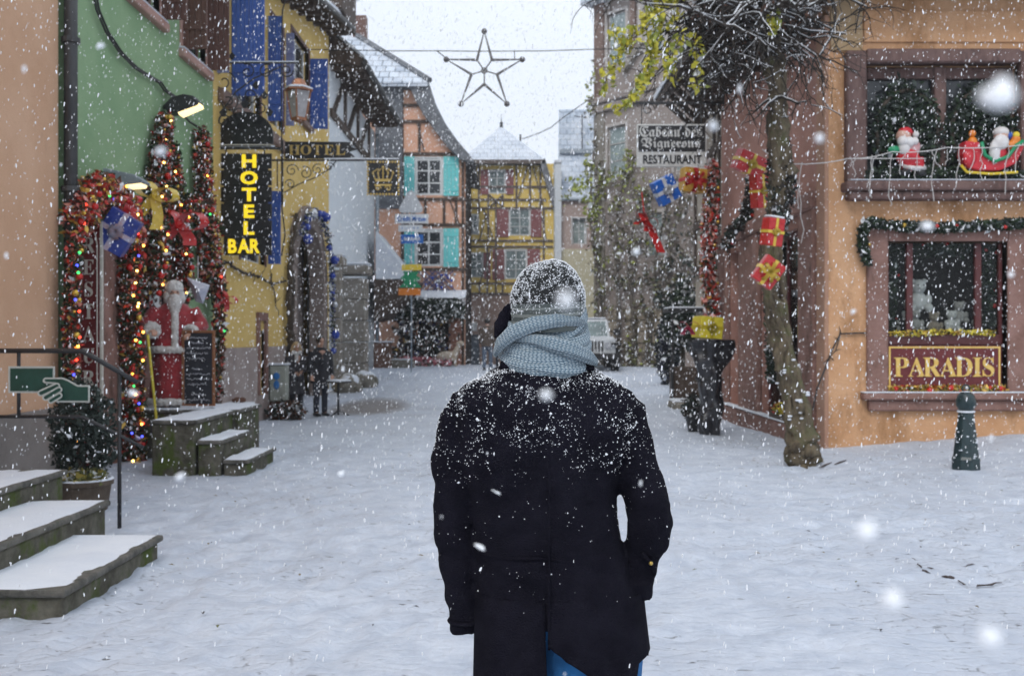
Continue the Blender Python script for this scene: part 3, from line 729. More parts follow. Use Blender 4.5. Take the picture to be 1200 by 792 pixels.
garland('christmas_garland', 'swag of red tinsel joining the hanging garlands above the doorstep', [LW(205,262),LW(220,238),LW(236,250),LW(250,275)], (.17,.20), MX, LW(220,240), 20, 6, 1100, .05, GG)
garland('christmas_garland', 'dry brown vine-like garland down the right side of the figure\'s doorway', [LW(250,300),LW(258,350),LW(256,400),LW(252,450),LW(254,478)], (.12,.14), [(LEAFB,5),(LEAFG,3),(LEAFR,1),(SNB,.8)], LW(254,478), 6, 2, 420, .06, GG)

def ribbon(mb, pts, w, side):
    """flat strip along pts, width w across the vector side"""
    pts = [V(p) for p in pts]; s = V(side).normalized()*w/2; vs = []; fs = []
    for p in pts: vs += [p-s, p+s]
    for i in range(len(pts)-1): fs.append((2*i,2*i+1,2*i+3,2*i+2))
    mb.add(vs, fs)
def bow(name, label, c, s, m, knot_m=None, group=None, tails=1.0, rot=0, cat='bow'):
    t = thing(name, label, cat, c, group); c = V(c); rm = Matrix.Rotation(rot, 3, 'Y')
    for sx in (-1, 1):
        mb = MB(); P = []
        for i in range(13):
            a = 2*PI*i/12; P.append(c + rm @ V((sx*s*(.5-.5*math.cos(a)), -s*.1, s*.42*math.sin(a)*(1 if i < 7 else .7)+s*.12*(.5-.5*math.cos(a)))))
        ribbon(mb, P, s*.62, (.25,1,.1)); mb.build('loop', m, t, smooth=True)
        mb = MB(); P = [c + rm @ V((sx*s*.9*f*(.5+.25*math.sin(f*3)), -s*.05-.02*math.sin(f*8), -s*1.5*f*tails)) for f in (0,.2,.4,.6,.8,1)]
        ribbon(mb, P, s*.5, (1,.4,0)); mb.build('tail', m, t, smooth=True)
    mb = MB().ball(c+V((0,-s*.12,0)), s*.16, 8, 6); mb.build('knot', knot_m or m, t, smooth=True)
    return t
RIBR = mat('ribbon_red', (.48,.012,.012), .35, (.62,.03,.03), 14, .3, 20); RIBG = mat('ribbon_gold', (.62,.42,.04), .35, (.75,.55,.08), 14, .3, 20)
bow('ribbon_bow', 'shiny yellow-gold bow with long tails on the tall peaked garland', LW(183,228,-4.68), .27, RIBG, group='bows on the green house', tails=1.1, rot=.3)
bow('ribbon_bow', 'big puffy red bow right of the gold bow', LW(211,262,-4.68), .36, RIBR, group='bows on the green house', tails=.55, rot=.1)
bow('ribbon_bow', 'small red bow tail hanging near the yellow wall beside the silver parcel', LW(266,350,-4.7), .17, RIBR, group='bows on the green house', tails=.8, rot=.5)
bow('ribbon_bow', 'red bow tucked in the garland beside the blue parcel', LW(152,236,-4.65), .14, RIBR, group='bows on the green house', tails=1.4)

def gift(name, label, c, sz, rot, m, rm_, group=None, bow_s=.5, snow=False):
    """wrapped parcel: box, crossed ribbons and a rosette"""
    t = thing(name, label, 'parcel', c, group); E = Matrix.Translation(V(c)) @ Matrix.Rotation(rot[2],4,'Z') @ Matrix.Rotation(rot[1],4,'Y') @ Matrix.Rotation(rot[0],4,'X')
    a, b, d = sz[0]/2, sz[1]/2, sz[2]/2
    mb = MB(); mb.M = E; mb.box(-a,a,-b,b,-d,d); mb.build('wrapping', m, t, bevel=.008, seg=2)
    mb = MB(); mb.M = E; k = min(a,d)*.16; e = .004
    mb.box(-k,k,-b-e,b+e,-d-e,d+e); mb.build('ribbon', rm_, t); mb = MB(); mb.M = E; mb.box(-a-e*1.6,a+e*1.6,-b-e*1.6,b+e*1.6,-k,k); mb.build('ribbon', rm_, t)
    mb = MB(); mb.M = E
    for i in range(7):
        an = 2*PI*i/7; P = []
        for j in range(9):
            f = j/8*2*PI; rr = min(a,d)*bow_s
            P.append((math.cos(an)*rr*(.5-.5*math.cos(f)), -b-.01-rr*.5*abs(math.sin(f/1)), math.sin(an)*rr*(.5-.5*math.cos(f))))
        ribbon(mb, P, min(a,d)*.3, (math.sin(an),0,-math.cos(an)))
    mb.build('rosette', rm_, t, smooth=True)
    if snow:
        mb = MB(); mb.M = E; mb.box(-a*.95,a*.95,-b*.9,b*.9,d+.005,d+.03); mb.build('snow', SNOW, t, bevel=.012)
    return t
gift('gift_parcel', 'dark blue parcel with pale ribbon hanging over the arched doorway', LW(138,272,-4.72), (.38,.20,.48), (0.1,.55,.2), mat('foil_blue', (.012,.03,.20), .3, (.02,.05,.30), 20, .4, 12), mat('ribbon_pale', (.42,.48,.66), .35, (.5,.3,.3), 12))
# silver parcel folded like a kite
t = thing('silver_parcel', 'silver foil parcel hanging point-down above the chalkboard', 'parcel', LW(233,340,-4.6)); Y_ = LY(233,-4.6)
mb = MB(); c_ = [(219,325),(246,334),(238,356),(229,353)]; mb.add([W(x,y,Y_) for x,y in c_]+[W(232,340,Y_-.12)]+[W(x,y,Y_+.1) for x,y in c_], [(0,1,4),(1,2,4),(2,3,4),(3,0,4),(0,1,6,5),(1,2,7,6),(2,3,8,7),(3,0,5,8),(5,6,7,8)])
mb.build('foil', mat('foil_silver', (.42,.43,.52), .3, (.62,.63,.70), 10, .4, 14, metal=.3), t)
MB().tube([W(232,300,Y_),W(232,326,Y_)], .006, 5).build('string', WHITEP, t)

# warm light tube beside the doorway
t = thing('light_tube', 'vertical glowing orange light tube beside the doorway under the gold bow', 'lamp', LW(192,330,-5.0))
MB().tube([LW(192,272,-5.02),LW(192,333,-5.02)], .022, 8).build('tube', lamp_m('glow_orange', (1,.16,.04), 2.2), t, smooth=True)
MB().tube([LW(192,268,-5.02),LW(192,272.5,-5.02)], .03, 8).build('cap', IRON, t)
t = thing('light_tube', 'short glowing orange light tube low beside the blue parcel', 'lamp', LW(157,300,-5.0))
MB().tube([LW(157,278,-5.0),LW(157,312,-5.0)], .018, 8).build('tube', MATS['glow_orange'], t, smooth=True)
MB().tube([LW(157,275,-5.0),LW(157,278.5,-5.0)], .026, 8).build('cap', IRON, t)
# menu notice
t = thing('notice_board', 'small white framed notice on the wall left of the bearded figure', 'notice', LW(178,340,-5.05))
mb = MB(); F_ = FL; u_ = LY(178,-5.06); mb.fbox(FL, u_-.22, u_+.22, .092, .12, 1.98, 2.38); mb.build('frame', IRON, t); MB().fbox(FL, u_-.19, u_+.19, .121, .126, 2.01, 2.35).build('sheet', WHITEP, t)

# ------------------------------------------------------------ tall red sign
Yr = 12.12; Fs = Fr((-5.01,Yr,0),(1,0,0),(0,-1,0))
MAR = mat('sign_maroon', (.115,.012,.014), .5, (.16,.02,.02), 12, .1, 30); CREAM = mat('sign_cream', (.60,.56,.48), .55, (.5,.46,.4), 15)
t = thing('restaurant_sign', 'tall narrow maroon sign reading RESTAURANT downwards in cream letters', 'sign', (-5.01,Yr,.1))
MB().fbox(Fs,-.135,.135,-.03,0,.02,2.95).build('board', MAR, t, bevel=.006)
mb = MB(); mb.tube([Fs(-.10,.004,.08),Fs(-.10,.004,2.70),Fs(-.085,.004,2.80),Fs(-.05,.004,2.88),Fs(.05,.004,2.88),Fs(.085,.004,2.80),Fs(.10,.004,2.70),Fs(.10,.004,.08)], .008, 4, closed=True); mb.build('border', CREAM, t)
for i, ch in enumerate('RESTAURANT'): text(serif(ch), .175, Fs, 0, 2.70-.262*i-.0, .003, CREAM, 'letter', t, ext=.004, xs=.82)
MB().fbox(Fs,.135,.16,-.04,.01,.02,2.97).build('edge_strip', CREAM, t)

# ------------------------------------------------------------ wall lamps with their cables
def wall_lamp(label, body, lit, Y, th, m, lm_, arm):
    t = thing('wall_lamp', label, 'lamp', W(*body[0], Y))
    mb = MB(); pxpoly(mb, body, Y, th); mb.build('housing', m, t, bevel=.02, seg=2)
    mb = MB(); mb.prism([W(x,y,Y+.03) for x,y in lit], (0, th-.06, 0)); mb.build('lens', lm_, t)
    MB().tube([W(*p, Y+th/2) for p in arm], .03, 8).build('arm', m, t)
    x, y = body[len(body)//2]; 
    return t
LIT = lamp_m('lit_lens', (1,.80,.42), 1.6)
wall_lamp('black wall lamp with lit lens above the tall garland', [(190,124),(200,114),(214,110),(226,112),(233,119),(231,123),(209,131),(197,133)], [(208,131),(233,120.5),(234,124.5),(210,135)], 15.0, .26, IRON, LIT, [(184,128),(200,124)])
wall_lamp('grey wall lamp with lit lens over the arched doorway', [(118,196),(137,200),(156,204),(167,211),(166,214),(141,217),(122,214)], [(139,216),(166,213),(163,218),(141,219.5)], 12.9, .30, mat('grey_enamel', (.20,.24,.26), .5, (.27,.31,.33), 10), LIT, [(112,197),(124,204)])
t = thing('wall_cable', 'pair of dark cables curving down the green wall to the black lamp', 'cable', LW(110,-10,-5.08))
for dx in (0, 3.2): MB().tube([LW(x+dx,y,-5.09) for x,y in ((108,-14),(113,12),(124,38),(140,62),(158,80),(172,89),(186,97),(192,106),(203,114))], .016, 6).build('cable', IRON, t, smooth=True)
MB().tube([LW(x,y,-5.09) for x,y in ((213,133),(222,143),(232,149),(238,152))], .018, 6).build('cable', IRON, t, smooth=True)

# ------------------------------------------------------------ tub with shrub by the handrail
def leafy(name, mats, c, rads, n, ls, parent, weights=None, power=1, snowtop=0, asp=.5):
    mb = MB(); c = V(c)
    for i in range(n):
        while True:
            o = V((R.uniform(-1,1),R.uniform(-1,1),R.uniform(-1,1)))
            if .25 < o.length < 1: break
        o = o.normalized() * (o.length ** power)
        o *= 1 + .25*noise.noise(o*2.3 + c)
        mb.cur = R.choices(range(len(mats)), weights)[0] if weights else R.randrange(len(mats))
        leaf(mb, c+V((o.x*rads[0],o.y*rads[1],o.z*rads[2])), ls*R.uniform(.6,1.4), asp)
    return mb.build(name, mats, parent)
CON = mat('conifer_green', (.02,.032,.026), .8, (.045,.06,.05), 14); YLEAF = mat('yellow_leaf', (.30,.24,.045), .7, (.42,.36,.09), 14); OLEAF = mat('olive_leaf', (.10,.11,.03), .7, (.16,.17,.05), 14)
TWIG = mat('bark', (.05,.036,.028), .9, (.10,.08,.06), 16, .7, 40)
c = V((-3.98, 9.5, 0))
t = thing('planter_tub', 'snow-rimmed round tub with a dark shrub and yellowed leaves behind the steps', 'planter', c)
mb = MB().lathe([(.21,-.02),(.25,.24),(.27,.245),(.27,.29),(.24,.29),(.23,.25)], c, 24); mb.build('tub', mat('tub_wood', (.07,.05,.035), .85, (.13,.10,.075), 6, .5, 20), t, smooth=False)
MB().lathe([(.232,.285),(.245,.305),(.262,.305),(.272,.29)], c, 24).build('snow_rim', SNOW, t)
MB().tube([c+V((0,0,.2)),c+V((-.05,.05,.6)),c+V((-.05,.05,1.0))], [.03,.02,.01], 6).build('stem', TWIG, t)
leafy('foliage', [CON,CON,SNB], c+V((-.05,.15,.70)), (.30,.32,.50), 4200, .026, t, [6,3,.35])
leafy('dead_leaves', [YLEAF,OLEAF,SNB], c+V((.0,-.05,.31)), (.24,.22,.07), 330, .05, t, [5,3,1.4])
# ------------------------------------------------------------ mossy stone block, brush pole
c = V((-4.88,18.3,-.06))
t = thing('stone_planter', 'mossy square stone block with a snowy top right of the doorstep', 'planter', c)
MB().box(c.x-.27,c.x+.27,18.05,18.55,-.1,.40).build('block', MOSS, t, bevel=.04, seg=2); MB().box(c.x-.24,c.x+.24,18.07,18.52,.40,.45).build('snow', SNOW, t, bevel=.02)
mb = MB(); rock(mb, (c.x,18.3,.49), .10, (1.2,1,.6), 4); mb.build('clod', LEAFB, t)
t = thing('broom', 'yellow broom handle leaning beside the doorstep', 'broom', W(183,500,13.45)); MB().tube([W(173,392,13.45),W(184,498,13.45)], .018, 8).build('handle', mat('yellow_stick', (.60,.50,.04), .5, (.7,.6,.08), 10), t)
MB().box(*[k for p in ((W(178,500,13.45).x, W(190,500,13.45).x),(13.40,13.50),(W(0,508,13.45).z, W(0,497,13.45).z)) for k in p]).build('brush', IRON, t)

# ------------------------------------------------------------ scrolls in wrought iron
def scroll(mb, F, u, z, r, a0=0, turns=1.4, dirn=1, d=0, th=.012, n=26):
    P = []
    for i in range(n):
        f = i/(n-1); a = a0 + dirn*2*PI*turns*f; rr = r*(1-.82*f); P.append(F(u+rr*math.cos(a), d, z+rr*math.sin(a)))
    mb.tube(P, th, 5)
def leaf_iron(mb, F, u, z, s, d=0):
    mb.prism([F(u-s*.2,d,z-s*.5),F(u-s*.5,d,z),F(u,d,z+s*.6),F(u+s*.45,d,z+.1*s),F(u+s*.2,d,z-s*.5)], F(0,.008,0)-F(0,0,0))
Yb = 17.95; Fb = Fr((0,Yb,0),(1,0,0),(0,-1,0)); k_ = 1200/Yb
bu = lambda px: (px-600)/k_
bz = lambda py: 1.6-(py-396)/k_
# lantern and its bracket
t = thing('lantern_bracket', 'black scrolled iron bracket reaching out from the yellow house to the copper lantern', 'bracket', Fb(bu(250),0,bz(75)))
mb = MB(); mb.bar(Fb(bu(252),0,bz(74)), Fb(bu(350),0,bz(74)), .025); mb.bar(Fb(bu(253),0,bz(56)), Fb(bu(253),0,bz(150)), .03); mb.build('arm', IRON, t)
MB().fbox(Fb, bu(252), bu(350), -.014, .014, bz(74)+.013, bz(74)+.03).build('snow', SNOW, t)
mb = MB(); 
for (px,py,r,a,tn,dn) in ((262,96,14,0,1.4,1),(290,84,9,2,1.3,-1),(312,84,9,1,1.3,1),(336,83,8,0,1.5,-1),(268,120,12,1,1.5,-1),(292,112,12,3,1.3,1),(305,128,7,2,1.2,-1),(262,142,8,0,1.3,1),(281,134,9,4,1.3,-1)):
    scroll(mb, Fb, bu(px), bz(py), r/k_, a, tn, dn)
mb.tube([Fb(bu(x),0,bz(y)) for x,y in ((253,150),(262,128),(276,108),(298,92),(330,78))], .014, 5)
for (px,py,s) in ((262,80,9),(272,66,8),(256,112,9),(300,100,9),(287,122,10),(310,112,9),(262,132,10),(298,138,9),(316,132,9),(275,145,8),(255,58,9)): leaf_iron(mb, Fb, bu(px), bz(py), s/k_)
mb.build('scrollwork', IRON, t)
c = Fb(bu(350),0,bz(96)); lt = thing('street_lantern', 'copper-roofed glass lantern hanging from the scrolled bracket', 'lantern', c)
COP = mat('copper', (.30,.12,.06), .45, (.42,.20,.11), 10, .1, 30, metal=.5)
MB().tube([Fb(bu(350),0,bz(74)), Fb(bu(350),0,bz(93))], .018, 6).build('hook', IRON, lt)
MB().lathe([(.05,.02),(.10,.0),(.17,-.14),(.25,-.17),(.25,-.195),(.2,-.20)], c+V((0,0,.03)), 6).build('roof', COP, lt)
MB().lathe([(.17,-.135),(.25,-.165),(.245,-.14),(.17,-.115)], c+V((0,0,.035)), 6).build('snow', SNOW, lt)
g1 = c.z-.17; g2 = c.z-.63
MB().lathe([(.12,0),(.20,g1-g2)], V((c.x,c.y,g2)), 4).build('glass', mat('lantern_glass', (.36,.35,.36), .25, (.48,.47,.47), 4), lt)
mb = MB()
for i in range(4):
    a = PI/2*i; mb.bar(V((c.x+.13*math.cos(a),c.y+.13*math.sin(a),g2)), V((c.x+.21*math.cos(a),c.y+.21*math.sin(a),g1)), .025)
mb.lathe([(.14,-.05),(.14,.0)], V((c.x,c.y,g2)), 4); mb.lathe([(.03,-.09),(.06,-.05)], V((c.x,c.y,g2)), 8); mb.build('frame', COP, lt)

# hotel bar sign
BLK = mat('sign_black', (.010,.010,.012), .4, (.02,.02,.022), 12)
YEL = mat('letter_yellow', (.95,.72,.02), .4, emit=(1,.72,.02), estr=.75)
Yh = 18.1; Fh = Fr((0,Yh,0),(1,0,0),(0,-1,0)); kh = 1200/Yh; hu = lambda px: (px-600)/kh; hz_ = lambda py: 1.6-(py-396)/kh
t = thing('hotel_bar_sign', 'black projecting sign with glowing yellow letters HOTEL down and BAR beneath', 'sign', Fh(hu(290),0,hz_(240)))
mb = MB()
for i in range(5): mb.fbox(Fh, hu(259), hu(318), -.05, 0, hz_(197.5+19.6*i), hz_(180+19.6*i))
mb.fbox(Fh, hu(262), hu(318), -.05, 0, hz_(299), hz_(278)); mb.fbox(Fh, hu(262), hu(314), -.04, -.01, hz_(298), hz_(181)); mb.build('panel', BLK, t, bevel=.004)
for i, ch in enumerate('HOTEL'): text(ch, .235, Fh, hu(292), hz_(189+19.6*i), .006, YEL, 'letter', t, ext=.012, bold=.035, xs=1.25)
for i, ch in enumerate('BAR'): text(ch, .25, Fh, hu(272.5+13.2*i), hz_(288.5), .006, YEL, 'letter', t, ext=.012, bold=.03, xs=.82)
mb = MB(); mb.bar(Fh(hu(252),0,hz_(174)),Fh(hu(330),0,hz_(174)),.04); mb.bar(Fh(hu(265),0,hz_(174)),Fh(hu(265),0,hz_(182)),.02); mb.bar(Fh(hu(310),0,hz_(174)),Fh(hu(310),0,hz_(182)),.02); mb.build('hanger', IRON, t)
MB().fbox(Fh, hu(254), hu(322), -.03, .03, hz_(174)+.02, hz_(174)+.045).build('snow', SNOW, t)
t = thing('arched_panel', 'black half-round plate standing on the bar over the yellow letters', 'panel', Fh(hu(288),0,hz_(170)))
P = [(255,169)] + [(287.5-32.5*math.cos(PI*i/14), 158-27*math.sin(PI*i/14)) for i in range(15)] + [(320,169)]
mb = MB(); mb.prism([Fh(hu(x),0,hz_(y)) for x,y in P], Fh(0,-.05,0)-Fh(0,0,0)); mb.build('plate', BLK, t, bevel=.004)
MB().fbox(Fh, hu(257), hu(318), -.05, .03, hz_(172.5), hz_(169.5)).build('ledge', CREAM, t)

# gilded HOTEL cut-out and crown sign on the next bracket
Yg = 20.0; Fg = Fr((0,Yg,0),(1,0,0),(0,-1,0)); gu = lambda px: (px-600)/60; gz_ = lambda py: 1.6-(py-396)/60
GOLD = mat('gilding', (.52,.36,.10), .4, (.62,.45,.16), 12, metal=.3)
t = thing('hotel_bracket_sign', 'long black iron bracket with a swallow-tailed plate reading HOTEL in gold', 'sign', Fg(gu(375),0,gz_(176)))
mb = MB(); pl = [(334,166),(405,166.5),(418,168),(411,172),(419,175),(409,178),(416,184),(400,186),(334,186)]
mb.prism([Fg(gu(x),0,gz_(y)) for x,y in pl], Fg(0,-.03,0)-Fg(0,0,0)); mb.build('plate', BLK, t)
for i, ch in enumerate('HOTEL'): text(serif(ch), .19, Fg, gu(345+13.5*i), gz_(176), .004, GOLD, 'letter', t, ext=.006, xs=1.1)
mb = MB(); mb.bar(Fg(gu(291),0,gz_(188)),Fg(gu(467),0,gz_(188)),.035); mb.bar(Fg(gu(331),0,gz_(165)),Fg(gu(331),0,gz_(240)),.03); mb.bar(Fg(gu(325),0,gz_(186)),Fg(gu(325),0,gz_(222)),.02); mb.build('arm', IRON, t)
MB().fbox(Fg, gu(380), gu(467), -.02, .02, gz_(188)+.018, gz_(188)+.04).build('snow', SNOW, t)
mb = MB()
for (px,py,r,a,tn,dn) in ((342,200,8,0,1.4,1),(358,203,8,2,1.4,-1),(372,199,7,1,1.3,1),(340,216,6,3,1.4,-1),(386,196,6,0,1.3,1)): scroll(mb, Fg, gu(px), gz_(py), r/60, a, tn, dn, th=.010)
mb.tube([Fg(gu(x),0,gz_(y)) for x,y in ((333,226),(350,216),(370,208),(385,199),(394,189))], .012, 5); mb.build('scrollwork', IRON, t)
t = thing('crown_sign', 'black square hanging sign with a gilt crown and gilt leafy border', 'sign', Fg(gu(449),0,gz_(207)))
MB().fbox(Fg, gu(431), gu(467), -.04, 0, gz_(228), gz_(190)).build('board', BLK, t)
mb = MB()
for i in range(40):
    f = i/40*4; s_ = int(f); g_ = f-s_
    x, y = [(431+36*g_,190),(467,190+38*g_),(467-36*g_,228),(431,228-38*g_)][s_]
    mb.ball(Fg(gu(x),.01,gz_(y)), .026, 5, 4, (1,.5,1))
mb.build('border', GOLD, t)
mb = MB(); mb.fbox(Fg, gu(440), gu(458), .0, .02, gz_(213), gz_(210))
for i in range(5):
    x = 440+4.5*i; mb.tube([Fg(gu(x),.012,gz_(211)),Fg(gu(x+(x-449)*.35),.012,gz_(202)),Fg(gu(449+(x-449)*.6),.012,gz_(198))], .014, 5); mb.ball(Fg(gu(x+(x-449)*.3),.012,gz_(203.5)), .024, 6, 5)
mb.ball(Fg(gu(449),.012,gz_(196.5)), .032, 6, 5); mb.build('crown', GOLD, t)
mb = MB(); 
for (px,py,r,a,tn,dn) in ((443,221,3.6,0,1.2,1),(455,221,3.6,3,1.2,-1)): scroll(mb, Fg, gu(px), gz_(py), r/60, a, tn, dn, d=.012, th=.014)
mb.fbox(Fg, gu(439), gu(459), 0, .015, gz_(218), gz_(216)); mb.build('ornament', GOLD, t)
t = thing('service_cable', 'thin black cable hanging down the yellow facade past the hotel bracket', 'cable', Fg(gu(330),0,7)); MB().tube([W(338,-10,20.1),W(331,12,20.1),W(330,60,20.1),W(330,240,20.1),W(334,275,20.1),W(330,300,20.1)], .014, 6).build('cable', IRON, t)

# ------------------------------------------------------------ blue baubles round the gateway
P = [FL(25.75+2.15*math.cos(a), .25, 3.0+1.75*math.sin(a)) for a in [PI*.80-PI*.80*i/12 for i in range(13)]] + [FL(27.9,.25,2.4),FL(27.95,.25,1.6),FL(28.0,.25,1.2)]
garland('blue_garland', 'garland with blue and white baubles round the arched stone gateway', P, .10, [(LEAFG,4),(mat('tinsel_blue', (.03,.06,.38), .35, (.05,.1,.5), 20),2),(SNB,2)], P[-1], 0, 0, 260, .05)
gt = COL.objects.get('blue_garland')
for i, f in enumerate((.05,.12,.18,.24,.30,.34,.42,.5,.58,.66,.74,.82,.9,.97)):
    p = P[min(len(P)-1, int(f*len(P)))] + V((R.uniform(.0,.15), -.1, R.uniform(-.15,.15)))
    ball_at(p, .085 if i % 3 else .12, [BLUEG,BLUEG,BLUEG,SILV][i % 4], gt, 'bauble')
# bare creeper on the gateway's near side and along the yellow wall
def twigs(mb, pts, r, br=8, L=.4, seed=0, th=.006):
    P = resample(pts, .12); P = [p+V((R.gauss(0,.018),R.gauss(0,.018),R.gauss(0,.018))) for p in P]
    rr = r if isinstance(r, tuple) else (r, r*.4); mb.tube(P, [rr[0]+(rr[1]-rr[0])*i/(len(P)-1) for i in range(len(P))], 6)
    for i in range(br):
        p = R.choice(P); d = V((R.gauss(0,1),R.gauss(0,1),R.gauss(.2,1))).normalized(); Q = [p]
        for k in range(4): d = (d+V((R.gauss(0,.3),R.gauss(0,.3),R.gauss(0,.3)))).normalized(); Q.append(Q[-1]+d*L/4*R.uniform(.6,1.2))
        mb.tube(Q, [th*1.6,th*1.3,th,th*.7,th*.4], 4)
t = thing('bare_creeper', 'bare dark creeper climbing the near side of the arched gateway', 'creeper', FL(23.2,.1,-.08))
mb = MB(); twigs(mb, [FL(23.2,.12,-.1),FL(23.3,.12,1.2),FL(23.1,.12,2.4),FL(23.4,.12,3.6),FL(24,.12,4.5)], (.10,.05), 26, .5); twigs(mb, [FL(23.35,.16,-.1),FL(23.2,.16,1.5),FL(23.4,.16,3.2)], (.07,.03), 18, .5); mb.build('stem', TWIG, t)
t = thing('bare_creeper', 'thin bare vine stem trained across the yellow wall below the hotel sign', 'creeper', FL(18,.06,3.1))
mb = MB(); Z = lambda px, py: LW(px,py,-5.10); twigs(mb, [Z(262,305),Z(280,318),Z(300,322),Z(318,333),Z(336,330)], (.03,.015), 8, .3); twigs(mb, [Z(318,322),Z(322,345),Z(326,372)], (.02,.008), 3, .25); mb.build('stem', TWIG, t)
# meter cabinet
c = W(327,486,21.6); z0 = gz(c.x,21.6)
t = thing('meter_cabinet', 'pale street cabinet with a blue mark standing by the gateway', 'cabinet', (c.x,21.6,z0))
MB().box(c.x-.18,c.x+.17,21.5,21.8,z0+.35,1.03).build('case', mat('cabinet_grey', (.33,.35,.30), .7, (.42,.44,.38), 6), t, bevel=.02)
MB().box(c.x-.21,c.x+.2,21.47,21.83,1.03,1.07).build('snow', SNOW, t, bevel=.01)
mb = MB(); mb.ball((c.x-.03,21.49,.80), .07, 8, 6, (1,.2,1.1)); mb.ball((c.x-.03,21.49,.62), .06, 8, 6, (1,.2,1.6)); mb.build('blue_mark', mat('mark_blue', (.03,.20,.55), .5), t)
MB().box(c.x-.12,c.x+.10,21.55,21.75,z0-.05,z0+.35).build('foot', STONE, t)
t = thing('dark_shrub', 'low dark leafless shrub flecked with snow at the foot of the street cabinet', 'shrub', W(330,490,21.2)); c = W(335,482,21.1)
leafy('foliage', [CON,LEAFB,SNB], c, (.42,.3,.24), 900, .05, t, [4,4,.8]); mb = MB(); twigs(mb, [c+V((0,0,-.25)),c+V((.05,0,.2))], (.03,.01), 10, .4); mb.build('stem', TWIG, t)
# ================================================================ RIGHT SIDE
XR = 4.4
FR = Fr((XR,0,0), (0,1,0), (-1,0,0))
FP = Fr((XR,14.3,0), (1,0,0), (0,-1,0))
sp_ = 1200/14.3
pu = lambda px: (px-600)/sp_ - XR
pz = lambda py: 1.6-(py-396)/sp_
PINK = stucco('pink_render', (.38,.20,.16), (.48,.27,.22), (.25,.14,.115), 1.5)
ORANGE = mat('orange_stucco', (.59,.32,.165), .93, (.69,.41,.235), 1.6, .7, 22, stain=((.42,.225,.11), 1.5, .50, (1,1,.45)), spec=.2)
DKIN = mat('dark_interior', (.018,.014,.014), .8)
MARP = mat('maroon_paint', (.085,.018,.018), .45, (.12,.028,.026), 8, .15, 25)
def clear_glass():
    m = bpy.data.materials.new('display_glass'); m.use_nodes = True; nt = m.node_tree; N = nt.nodes; L = nt.links
    N.remove(N['Principled BSDF']); tr = N.new('ShaderNodeBsdfTransparent'); gl = N.new('ShaderNodeBsdfGlossy'); gl.inputs['Roughness'].default_value = .04
    tr.inputs[0].default_value = (.86,.88,.87,1)
    fr = N.new('ShaderNodeFresnel'); fr.inputs[0].default_value = 1.22; mx = N.new('ShaderNodeMixShader'); L.new(fr.outputs[0], mx.inputs[0]); L.new(tr.outputs[0], mx.inputs[1]); L.new(gl.outputs[0], mx.inputs[2])
    L.new(mx.outputs[0], N['Material Output'].inputs[0]); return m
CGLASS = clear_glass()
h = thing('corner_house', 'pink and orange rendered corner house with a shop window reading PARADIS', 'house', (8,17,0))
# street side
holes = [(19.5,20.6,.28,3.3), (15.45,18.0,.28,3.3)]
topR = lambda u: 6.15 + (u-14.3)*.085
mb = MB(); holed(mb, FR, 14.602, 21.5, -.4, 6.0, holes, .3, top=topR); part(mb, 'side_wall', PINK, h)
hf = [(pu(1040),pu(1180),pz(458),pz(283)), (pu(1012),pu(1192),pz(213),pz(76)), (pu(1222),pu(1300),.28,2.3)]
mb = MB(); holed(mb, FP, .015, 7.5, -.4, 6.9, hf, .3); mb.fbox(FP,.0,.3,-.301,-.0,-.4,6.9) if False else None; part(mb, 'front_wall', ORANGE, h)
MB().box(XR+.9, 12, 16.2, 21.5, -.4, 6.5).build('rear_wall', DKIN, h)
MB().fbox(FR, 14.3-.03, 14.66, -.014, .045, -.3, 6.1).build('corner_quoin', mat('quoin', (.40,.22,.15), .9, (.46,.27,.18), 4, .4, 24), h, bevel=.01)
for a, b in ((20.62,21.48),(18.02,19.48),(14.66,15.43)): MB().fbox(FR, a, b, .0, .10, .29, 3.45).build('pilaster', SAND, h, bevel=.02)
MB().fbox(FR, 14.66, 21.5, 0, .13, 3.452, 3.72).build('lintel', SAND, h, bevel=.03)
MB().fbox(FR, 14.6, 21.55, 0, .17, -.4, .28).build('plinth', SAND, h, bevel=.03)
MB().fbox(FR, 15.5, 21.5, .02, .18, .28, .305).build('plinth_snow', SNOW, h, bevel=.01)
window(FR, 19.55, 20.55, .34, 3.28, h, MARP, GLASS, d=-.16, bars=(0,1))
w_ = window(FR, 15.5, 17.95, .34, 3.28, h, MARP, CGLASS, d=-.10, bars=(1,0), fw=.08)
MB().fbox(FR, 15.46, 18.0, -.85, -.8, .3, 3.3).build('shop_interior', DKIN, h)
# front: shop window with sandstone surround, sill, upper bay
mb = MB(); mb.fbox(FP, pu(1015), pu(1040), -.2, .04, pz(459), pz(263)); mb.fbox(FP, pu(1180), pu(1204), -.2, .04, pz(459), pz(263)); mb.fbox(FP, pu(1040), pu(1180), -.2, .042, pz(283), pz(263)); part(mb, 'window_surround', SAND, h, bevel=.015)
mb = MB(); mb.fbox(FP, pu(1008), pu(1204), -.2, .17, pz(468), pz(460)); mb.fbox(FP, pu(1016), pu(1200), -.1, .10, pz(481), pz(468.2)); part(mb, 'window_sill', SAND, h, bevel=.02)
MB().fbox(FP, pu(1008), pu(1204), -.1, .165, pz(460)+.002, pz(460)+.018).build('sill_snow', SNOW, h, bevel=.008)
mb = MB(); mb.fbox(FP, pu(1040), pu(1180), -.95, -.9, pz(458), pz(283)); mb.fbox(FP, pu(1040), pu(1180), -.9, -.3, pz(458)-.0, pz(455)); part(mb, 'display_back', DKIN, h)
mb = MB()
for x in (1066,1147): mb.fbox(FP, pu(x), pu(x+7.5), -.18, -.11, pz(404), pz(284))
